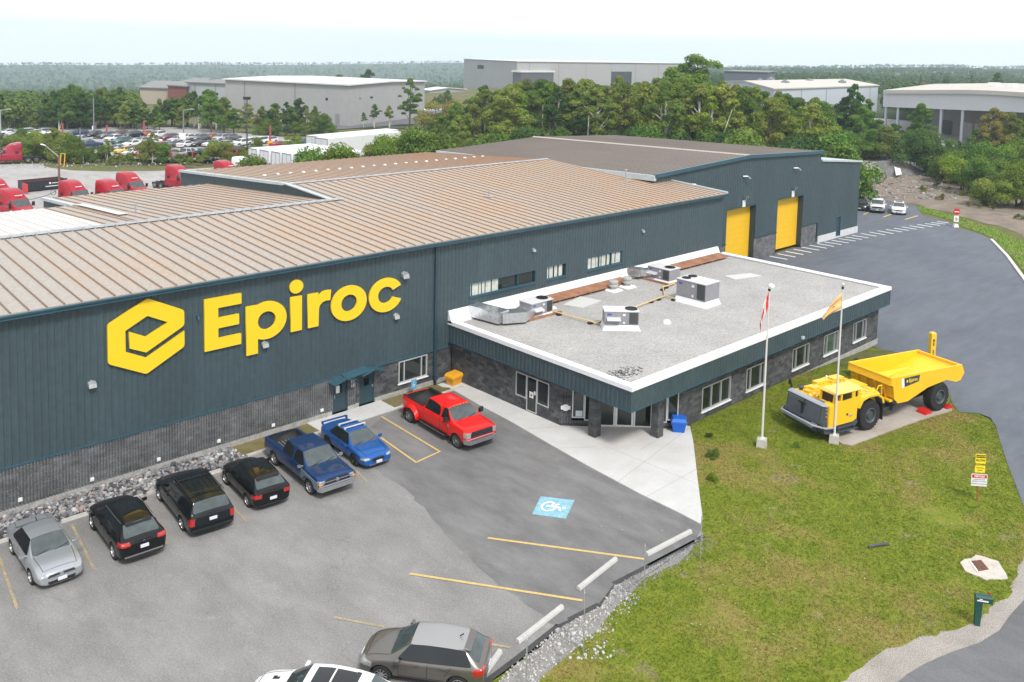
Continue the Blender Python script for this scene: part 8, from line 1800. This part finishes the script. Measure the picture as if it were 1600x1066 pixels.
def tree_proto(kind,seed,leafn):
 r=random.Random(seed);H=10.0;blobs=[];mb=MB()
 if kind in('broad','birch','tall'):
  ch={'broad':.22,'birch':.46,'tall':.26}[kind];W_={'broad':3.8,'birch':2.7,'tall':2.8}[kind]
  nb_={'broad':40,'birch':30,'tall':34}[kind]
  for k in range(nb_):
   u=(k+.5)/nb_;z=H*(ch+(1-ch)*u*.93);prof=math.sin(PI*min(1,(.18+u*.86)))**.75 if kind!='broad' else math.sin(PI*min(1,.2+u*.82))**.6
   a=r.uniform(0,2*PI);rr_=W_*prof*r.uniform(.15,.85);rad=W_*r.uniform(.15,.36)*(1-.3*u);blobs.append(((math.cos(a)*rr_,math.sin(a)*rr_,z),(rad,rad,rad*r.uniform(.6,.85))))
  bw=.19 if kind=='birch' else.22
  lean=r.uniform(-.5,.5);top=(lean,r.uniform(-.4,.4),H*.88)
  mb.tube([(0,0,-.3),(lean*.2,0,H*.3),(lean*.6,top[1]*.5,H*.6),top],bw,7,r1=.03)
  if kind=='birch' and r.random()<.7:mb.tube([(0.1,0,0),(r.uniform(.6,1.2),r.uniform(-.6,.6),H*.4),(r.uniform(.9,1.6),r.uniform(-.9,.9),H*.75)],bw*.7,6,r1=.03)
  for c,rad in blobs[::2]:
   z0=max(H*.15,c[2]-r.uniform(1,2.2));mb.tube([(lean*z0/H,0,z0),(c[0]*.55,c[1]*.55,(z0+c[2])/2+.2),(c[0]*.95,c[1]*.95,c[2])],.06,5,r1=.02)
 elif kind=='pine':
  for k in range(15):
   u=k/15;z=H*(.12+.86*u);w_=1.9*(1-u)**.85+.12
   for j in range(4 if u<.7 else 2):a=r.uniform(0,2*PI);blobs.append(((math.cos(a)*w_*.5,math.sin(a)*w_*.5,z),(w_*.55,w_*.55,.38)))
  mb.tube([(0,0,-.3),(0,0,H*.95)],.16,6,r1=.03)
 elif kind=='shrub':
  for k in range(15):a=r.uniform(0,2*PI);q_=r.uniform(0,4.2);rad=r.uniform(1.2,2.2);blobs.append(((math.cos(a)*q_,math.sin(a)*q_,r.uniform(.6,1)*rad*1.0+r.uniform(0,6.5)*(1-q_/6)),(rad,rad,rad*.9)))
  for k in range(5):a=r.uniform(0,2*PI);mb.tube([(r.uniform(-.5,.5),r.uniform(-.5,.5),-.2),(math.cos(a)*1.5,math.sin(a)*1.5,4),(math.cos(a)*2.4,math.sin(a)*2.4,6.5)],.11,5,r1=.03)
 return leaves(r,blobs,leafn,{'pine':.11,'shrub':.17}.get(kind,.125)),mb
PROT={}
def proto(kind,i,col):
 key=(kind,i,col)
 if key not in PROT:
  k2=(kind,i)
  if k2 not in PROT:
   V,mb=tree_proto(kind,100+i*17+len(kind)*7,{'broad':14000,'birch':9500,'tall':11000,'pine':6000,'shrub':9000}[kind]);PROT[k2]=(V,mb.mesh('trunk',m_birch if kind=='birch' else m_bark))
  V,tm=PROT[k2];PROT[key]=(quadmesh('crown',V,lm[col]),tm)
 return PROT[key]
TREES=[]
def tree(kind,px,base=None,top=100,dist=None,col='green',name=None,z0=0.0,wide=1.0):
 """stand a tree at the ground point under (px, base) (or at a distance) and give it the height that reaches row top"""
 if dist:x,y=at_px(px,dist);
 else:w_=G(px,base);x,y=w_.x,w_.y
 z0=z0 if z0 else(land_z(x,y)-.1);h=max(.3,zat(x,y,top)-z0);TREES.append((px,x,y,z0,h,kind,col,wide,name))
R5=random.Random(21)
x=640
for i in range(78):
 px=655+i*8.2+R5.uniform(-6,6);dep=R5.random();dist=150+dep*70-(px-650)*.02
 topline=[(650,205),(690,185),(730,160),(760,135),(800,128),(850,124),(900,120),(950,123),(1000,120),(1060,122),(1100,120),(1150,125),(1195,135),(1240,150),(1300,160),(1350,150)]
 for(a,ta),(b,tb)in zip(topline,topline[1:]):
  if a<=px<=b:tp=ta+(tb-ta)*(px-a)/(b-a)
 tp+=R5.uniform(-9,6)+(1-dep)*15
 tree(R5.choice(['broad','broad','tall','birch','birch']),px,top=tp,dist=dist,col=R5.choice(['green','green','olive','olive','deep','bright','olive']))
tree('broad',1086,top=84,dist=215,col='bright',wide=1.25);tree('broad',1050,top=104,dist=205,col='bright')
for px,tp in((688,176),(715,158),(742,150)):tree('broad',px,top=tp,dist=185,col='green')
for px,tp in((600,222),(560,232),(625,226),(585,236),(655,215),(540,240),(515,246),(680,212),(705,205)):tree('shrub',px,top=tp-6,dist=118+R5.uniform(0,25),col=R5.choice(['green','olive','bright']))
for i in range(34):px=700+i*19+R5.uniform(-8,8);tree('shrub',px,top=212+R5.uniform(-10,10),dist=128+R5.uniform(0,22),col=R5.choice(['deep','green','deep']))
for px,tp,bs,k,c in((365,168,208,'broad','green'),(385,160,208,'broad','olive'),(350,150,208,'broad','green'),(455,165,207,'broad','green'),(480,170,208,'broad','olive'),(420,172,210,'broad','deep'),(505,180,208,'shrub','green'),(330,140,207,'broad','green'),(640,121,198,'tall','green'),(468,152,205,'broad','deep'),(492,165,205,'broad','green'),(430,160,208,'broad','green'),(410,165,208,'broad','olive'),(448,158,206,'tall','deep'),(585,163,200,'birch','green'),(568,175,200,'birch','green'),(608,165,200,'birch','olive'),(660,175,200,'shrub','rust'),(688,148,205,'shrub','rust')):
 tree(k,px,bs,tp,col=c)
for i in range(9):px=405+i*14;tree('shrub',px,211,192+R5.uniform(-5,5),col=R5.choice(['deep','green','green']))
tl=[(-60,165),(0,178),(40,172),(80,140),(110,122),(140,135),(170,126),(200,140),(230,150),(260,148),(300,140),(325,133),(345,150),(370,175),(400,178)]
for i in range(100):
 px=-30+i*4.3+R5.uniform(-4,4);dep=R5.random()
 for(a,ta),(b,tb)in zip(tl,tl[1:]):
  if a<=px<=b:tp=ta+(tb-ta)*(px-a)/(b-a)
 tree(R5.choice(['broad','tall','broad','birch']),px,204-dep*9,tp+R5.uniform(0,12)+(1-dep)*16,col=R5.choice(['green','olive','deep','green','deep']))
for px,bs,tp,k,c in((20,246,205,'shrub','olive'),(50,248,212,'shrub','green'),(70,250,205,'shrub','olive'),(84,250,198,'broad','olive'),(60,240,200,'shrub','bright'),(105,252,210,'shrub','olive'),(118,254,216,'shrub','green'),(160,252,222,'shrub','green'),(168,254,218,'birch','olive'),(238,252,205,'birch','olive'),(228,252,215,'shrub','olive'),(252,250,218,'shrub','green'),(345,250,215,'shrub','olive'),(333,250,222,'shrub','green'),(358,250,225,'shrub','rust'),(281,256,247,'shrub','bright'),(296,257,248,'shrub','bright'),(402,246,218,'shrub','olive'),(388,246,225,'shrub','green'),(455,232,208,'shrub','bright'),(130,254,222,'birch','olive'),(92,245,208,'shrub','rust'),(35,238,205,'shrub','green'),(-10,246,205,'shrub','green')):
 tree(k,px,bs,tp,col=c)
for px,tp in((398,252),(492,244),(500,240),(535,236),(515,240)):tree('shrub',px,top=tp-2,dist=112,col=R5.choice(['bright','green']))
rt_=[(1190,215),(1240,170),(1275,165),(1330,130),(1360,160),(1400,190),(1430,162),(1460,195),(1500,205),(1540,168),(1570,175),(1620,190),(1700,195)]
for i in range(52):
 px=1200+i*9.2+R5.uniform(-5,5);dep=R5.random()
 for(a,ta),(b,tb)in zip(rt_,rt_[1:]):
  if a<=px<=b:tp=ta+(tb-ta)*(px-a)/(b-a)
 tree(R5.choice(['shrub','shrub','broad']),px,(252 if px<1440 else 272)-dep*30,min(tp+R5.uniform(18,45),236-dep*20),col=R5.choice(['green','deep','green','bright','deep']))
for px,bs,tp,k,c in((1330,242,127,'tall','deep'),(1352,240,152,'tall','green'),(1315,240,150,'broad','deep'),(1212,240,143,'birch','olive'),(1200,240,160,'birch','olive'),(1240,242,150,'broad','green'),(1270,245,150,'broad','green'),(1435,245,160,'broad','green'),(1548,262,168,'broad','rust'),(1575,262,175,'broad','olive'),(1395,242,192,'broad','deep'),(1520,262,200,'birch','green'),(1600,258,178,'broad','green')):
 tree(k,px,bs,tp,col=c)
for px,bs,tp,c in((1555,322,272,'olive'),(1590,322,262,'bright'),(1620,325,262,'olive'),(1525,305,250,'green'),(1500,296,238,'bright'),(1550,300,240,'green'),(1475,284,232,'green'),(1580,298,232,'green'),(1455,268,225,'deep'),(1610,290,222,'green'),(1560,312,262,'olive'),(1580,305,258,'bright'),(1600,300,255,'olive'),(1540,318,285,'bright'),(1565,290,235,'bright'),(1530,290,230,'green'),(1500,282,225,'green'),(1600,280,215,'bright'),(1480,276,240,'green'),(1463,275,262,'green'),(1620,300,240,'green'),(1510,275,215,'deep'),(1585,268,210,'bright')):
 w_=Gh(px,bs);tree('shrub',px,bs,tp,col=c)
for k in range(16):px=1345+k*7.5;tree('shrub' if k%3 else 'broad',px,249+R5.uniform(-3,2),205+R5.uniform(-8,14),col=R5.choice(['green','deep','green','olive']))
for k in range(26):px=R5.uniform(1440,1600);bs=280+(px-1440)*.24+R5.uniform(-4,26);tree('shrub',px,bs,bs-R5.uniform(3,9),col=R5.choice(['olive','green','rust']))
for k in range(34):px=R5.uniform(120,400);bs=251+R5.uniform(-3,6);tree('shrub',px,bs,bs-R5.uniform(5,17),col=R5.choice(['olive','green','olive','bright']))
for px,d_,tp,k,c in((576,420,108,'broad','deep'),(530,430,116,'broad','deep'),(515,425,118,'broad','green'),(460,430,120,'broad','deep'),(700,330,140,'broad','green'),(690,340,146,'broad','green'),(680,330,150,'tall','green'),(1240,420,122,'broad','green'),(1262,430,121,'pine','blue'),(1310,430,118,'pine','blue'),(1440,380,118,'pine','blue'),(1458,380,112,'pine','blue'),(1480,380,120,'tall','green'),(1425,370,130,'broad','rust'),(1445,372,128,'broad','rust'),(1520,400,110,'pine','blue'),(1560,400,112,'tall','deep')):
 tree(k,px,top=tp,dist=d_,col=c)
for px,bs,tp,c in((1245,699,690,'bright'),(1112,714,700,'green'),(1112,751,739,'bright'),(1108,683,675,'deep'),(1338,582,562,'deep'),(1345,578,566,'deep')):
 tree('shrub',px,bs,tp,col=c,name='small_bush')
KN={'broad':('broadleaf_tree','broadleaf tree','tree'),'birch':('birch_tree','birch','tree'),'tall':('narrow_tree','narrow tree','tree'),'pine':('pine_tree','conifer','tree'),'shrub':('shrub','bush','shrub')}
CN={'green':'mid green','olive':'olive green','deep':'dark green','bright':'yellow green','rust':'rust tinged','blue':'blue green'}
def zone(px,x,y,name):
 d=math.hypot(x-CO.x,y-CO.y)
 if name:return 'on the lawn'
 if px<410 and d<172 and d>110:return 'on the bank between yard and car lot'
 if px<405:return 'in the belt behind the car lot'
 if px<540 and d<135:return 'behind the white box trailers'
 if px<720 and d>260:return 'beyond the grey warehouses'
 if px<700:return 'in front of the grey warehouse'
 if d>300:return 'beyond the far halls on the right'
 if px<1195:return 'in the belt behind the tall hall'
 return 'in the thicket beyond the bare ground'
grp={}
for T_ in TREES:grp.setdefault((T_[5],T_[6],zone(T_[0],T_[1],T_[2],T_[8])),[]).append(T_)
NUM=['first','second','third','fourth','fifth','sixth','seventh','eighth','ninth','tenth','eleventh','twelfth','thirteenth','fourteenth','fifteenth','sixteenth','seventeenth','eighteenth','nineteenth','twentieth','twenty-first','twenty-second','twenty-third','twenty-fourth']
print('trees',len(TREES))
vi=0
for(kind,col,zn),Ls in grp.items():
 Ls.sort(key=lambda q:q[0]);n=len(Ls)
 for i,(px,x,y,z0,h,kd,cl_,wide,name)in enumerate(Ls):
  vi+=1;cm,tm=proto(kd,vi%(4 if kd in('broad','shrub')else 3),cl_);nm,desc,cat=KN[kd]
  if name:nm,desc=name,'small low bush'
  lab='only %s %s %s'%(CN[cl_],desc,zn)if n==1 else '%s %s %s from the left %s'%(NUM[min(i,23)],CN[cl_],desc,zn)
  s=h/10.0;sw=s*wide*R5.uniform(.85,1.15)
  if kd=='shrub':s=h/7.6;sw=s*1.05
  if kd in('broad',):sw=max(sw,.0)
  t=thing(nm,lab,cat,(x,y,z0),R5.uniform(0,6.28),('bushes ' if kd=='shrub' else 'trees ')+zn,scale=(sw,sw,s))
  put('crown',cm,t);put('trunk',tm,t)
skipf=lambda px,d:(690<px<1090 and d<700)or(210<px<745 and d<560)or(1110<px<1400 and d<500)or(px>1350 and d<330)
def far_wood(name,n,pxr,dr,seed,col,label,hh=(7,13),skip=skipf):
 R_=np.random.default_rng(seed);Vs=[]
 base_blob=[]
 for i in range(n):
  px=R_.uniform(*pxr);u=R_.random();d_=dr[0]*(dr[1]/dr[0])**u;x,y=at_px(px,d_);z=hillz(math.atan2(y-CO.y,x-CO.x),d_)-.5
  if skip and skip(px,d_):continue
  h=R_.uniform(*hh);w_=h*R_.uniform(.28,.46);con=R_.random()<.3;k=int(max(16,min(190,48000/d_)))
  dd=R_.normal(size=(k,3));dd/=np.linalg.norm(dd,axis=1)[:,None];dd[:,2]=np.abs(dd[:,2])*1.2-.2
  zz=h*(.45+.5*dd[:,2]);ww=w_*(1.0 if not con else 1)*(np.clip(1.1-zz/h,.12,1)if con else 1)
  C_=np.stack([x+dd[:,0]*ww,y+dd[:,1]*ww,z+zz],1);t_=np.cross(dd,R_.normal(size=(k,3)));t_/=np.linalg.norm(t_,axis=1)[:,None];b_=np.cross(dd,t_);sz=w_*1.5/math.sqrt(k)*(1 if not con else.7)*R_.uniform(.6,1.3,k)[:,None]
  Vs.append(np.stack([C_-t_*sz,C_-b_*sz,C_+t_*sz,C_+b_*sz],1).reshape(-1,3))
 me=quadmesh(name,np.concatenate(Vs),lm[col]);o=bpy.data.objects.new(name,me);COL.objects.link(o);o['kind']='stuff';o['label']=label
far_wood('distant_forest',5200,(-60,1680),(420,1500),1,'fardeep','unbroken far off forest',(6,11))
far_wood('distant_forest',2600,(-60,1680),(380,900),2,'fargreen','lighter crowns scattered in the far off forest',(6,11))
far_wood('hill_forest',6500,(-60,1680),(1500,3250),3,'fardeep','forest on the hazy hills',(6,11))
far_wood('side_forest',900,(1180,1680),(300,420),4,'fardeep','dark woodland behind the far halls',(8,13))
far_wood('side_forest',900,(-60,225),(238,450),6,'fargreen','woodland behind the belt on the left',(5,9))
w=bpy.data.worlds.new('World');scene.world=w;w.use_nodes=True;nt=w.node_tree;N=nt.nodes;L=nt.links
bg=N['Background'];sky=N.new('ShaderNodeTexSky');sky.sky_type='NISHITA';sky.sun_disc=False
SUN_EL,SUN_AZ=math.radians(52),math.radians(200)
sky.sun_elevation=SUN_EL;sky.sun_rotation=SUN_AZ;sky.altitude=200;sky.air_density=1.0;sky.dust_density=3.0;sky.ozone_density=1.0
tc=N.new('ShaderNodeTexCoord');sep=N.new('ShaderNodeSeparateXYZ');L.new(tc.outputs['Generated'],sep.inputs[0])
mrs=N.new('ShaderNodeMapRange');mrs.inputs['From Min'].default_value=-.02;mrs.inputs['From Max'].default_value=.35;L.new(sep.outputs['Z'],mrs.inputs['Value'])
cr=N.new('ShaderNodeMix');cr.data_type='RGBA';cr.inputs['A'].default_value=(8.6,8.6,8.6,1);cr.inputs['B'].default_value=(6.6,6.8,7.2,1);L.new(mrs.outputs[0],cr.inputs['Factor'])
nz=N.new('ShaderNodeTexNoise');nz.inputs['Scale'].default_value=2.2;nz.inputs['Detail'].default_value=4;mpz=N.new('ShaderNodeMapping');mpz.inputs['Scale'].default_value=(1,1,5);L.new(tc.outputs['Generated'],mpz.inputs[0]);L.new(mpz.outputs[0],nz.inputs['Vector'])
mz=N.new('ShaderNodeMapRange');mz.inputs['To Min'].default_value=.93;mz.inputs['To Max'].default_value=1.07;L.new(nz.outputs['Fac'],mz.inputs['Value'])
vz=N.new('ShaderNodeVectorMath');vz.operation='SCALE';L.new(cr.outputs['Result'],vz.inputs[0]);L.new(mz.outputs[0],vz.inputs['Scale'])
mxs=N.new('ShaderNodeMix');mxs.data_type='RGBA';mxs.inputs['Factor'].default_value=.93;L.new(sky.outputs[0],mxs.inputs['A']);L.new(vz.outputs[0],mxs.inputs['B'])
L.new(mxs.outputs['Result'],bg.inputs['Color']);bg.inputs['Strength'].default_value=.10
sd=bpy.data.lights.new('sun','SUN');sd.energy=1.9;sd.angle=math.radians(12);sd.color=(1,.96,.90)
so=bpy.data.objects.new('sun',sd);COL.objects.link(so)
d=Vector((math.sin(SUN_AZ)*math.cos(SUN_EL),math.cos(SUN_AZ)*math.cos(SUN_EL),math.sin(SUN_EL)))
so.rotation_euler=d.to_track_quat('Z','Y').to_euler()
if not globals().get('NOHAZE'):
 mb=MB();mb.box((-4300,-250,-400),(4300,4300,90));hz=mb.build('haze',[],None);hz['kind']='stuff';hz['label']='thin pale haze'
 m=bpy.data.materials.new('haze');m.use_nodes=True;nt=m.node_tree;nt.nodes.remove(nt.nodes['Principled BSDF']);pv=nt.nodes.new('ShaderNodeVolumePrincipled')
 pv.inputs['Color'].default_value=(.74,.89,1,1);pv.inputs['Density'].default_value=.00026;pv.inputs['Anisotropy'].default_value=.3
 nt.links.new(pv.outputs[0],nt.nodes['Material Output'].inputs['Volume']);hz.data.materials.append(m)
scene.view_settings.view_transform='Standard';scene.view_settings.look='None';scene.view_settings.exposure=0.82;scene.view_settings.gamma=1
scene.render.engine='CYCLES'
scene.cycles.volume_bounces=1;scene.cycles.max_bounces=6;scene.cycles.transparent_max_bounces=8
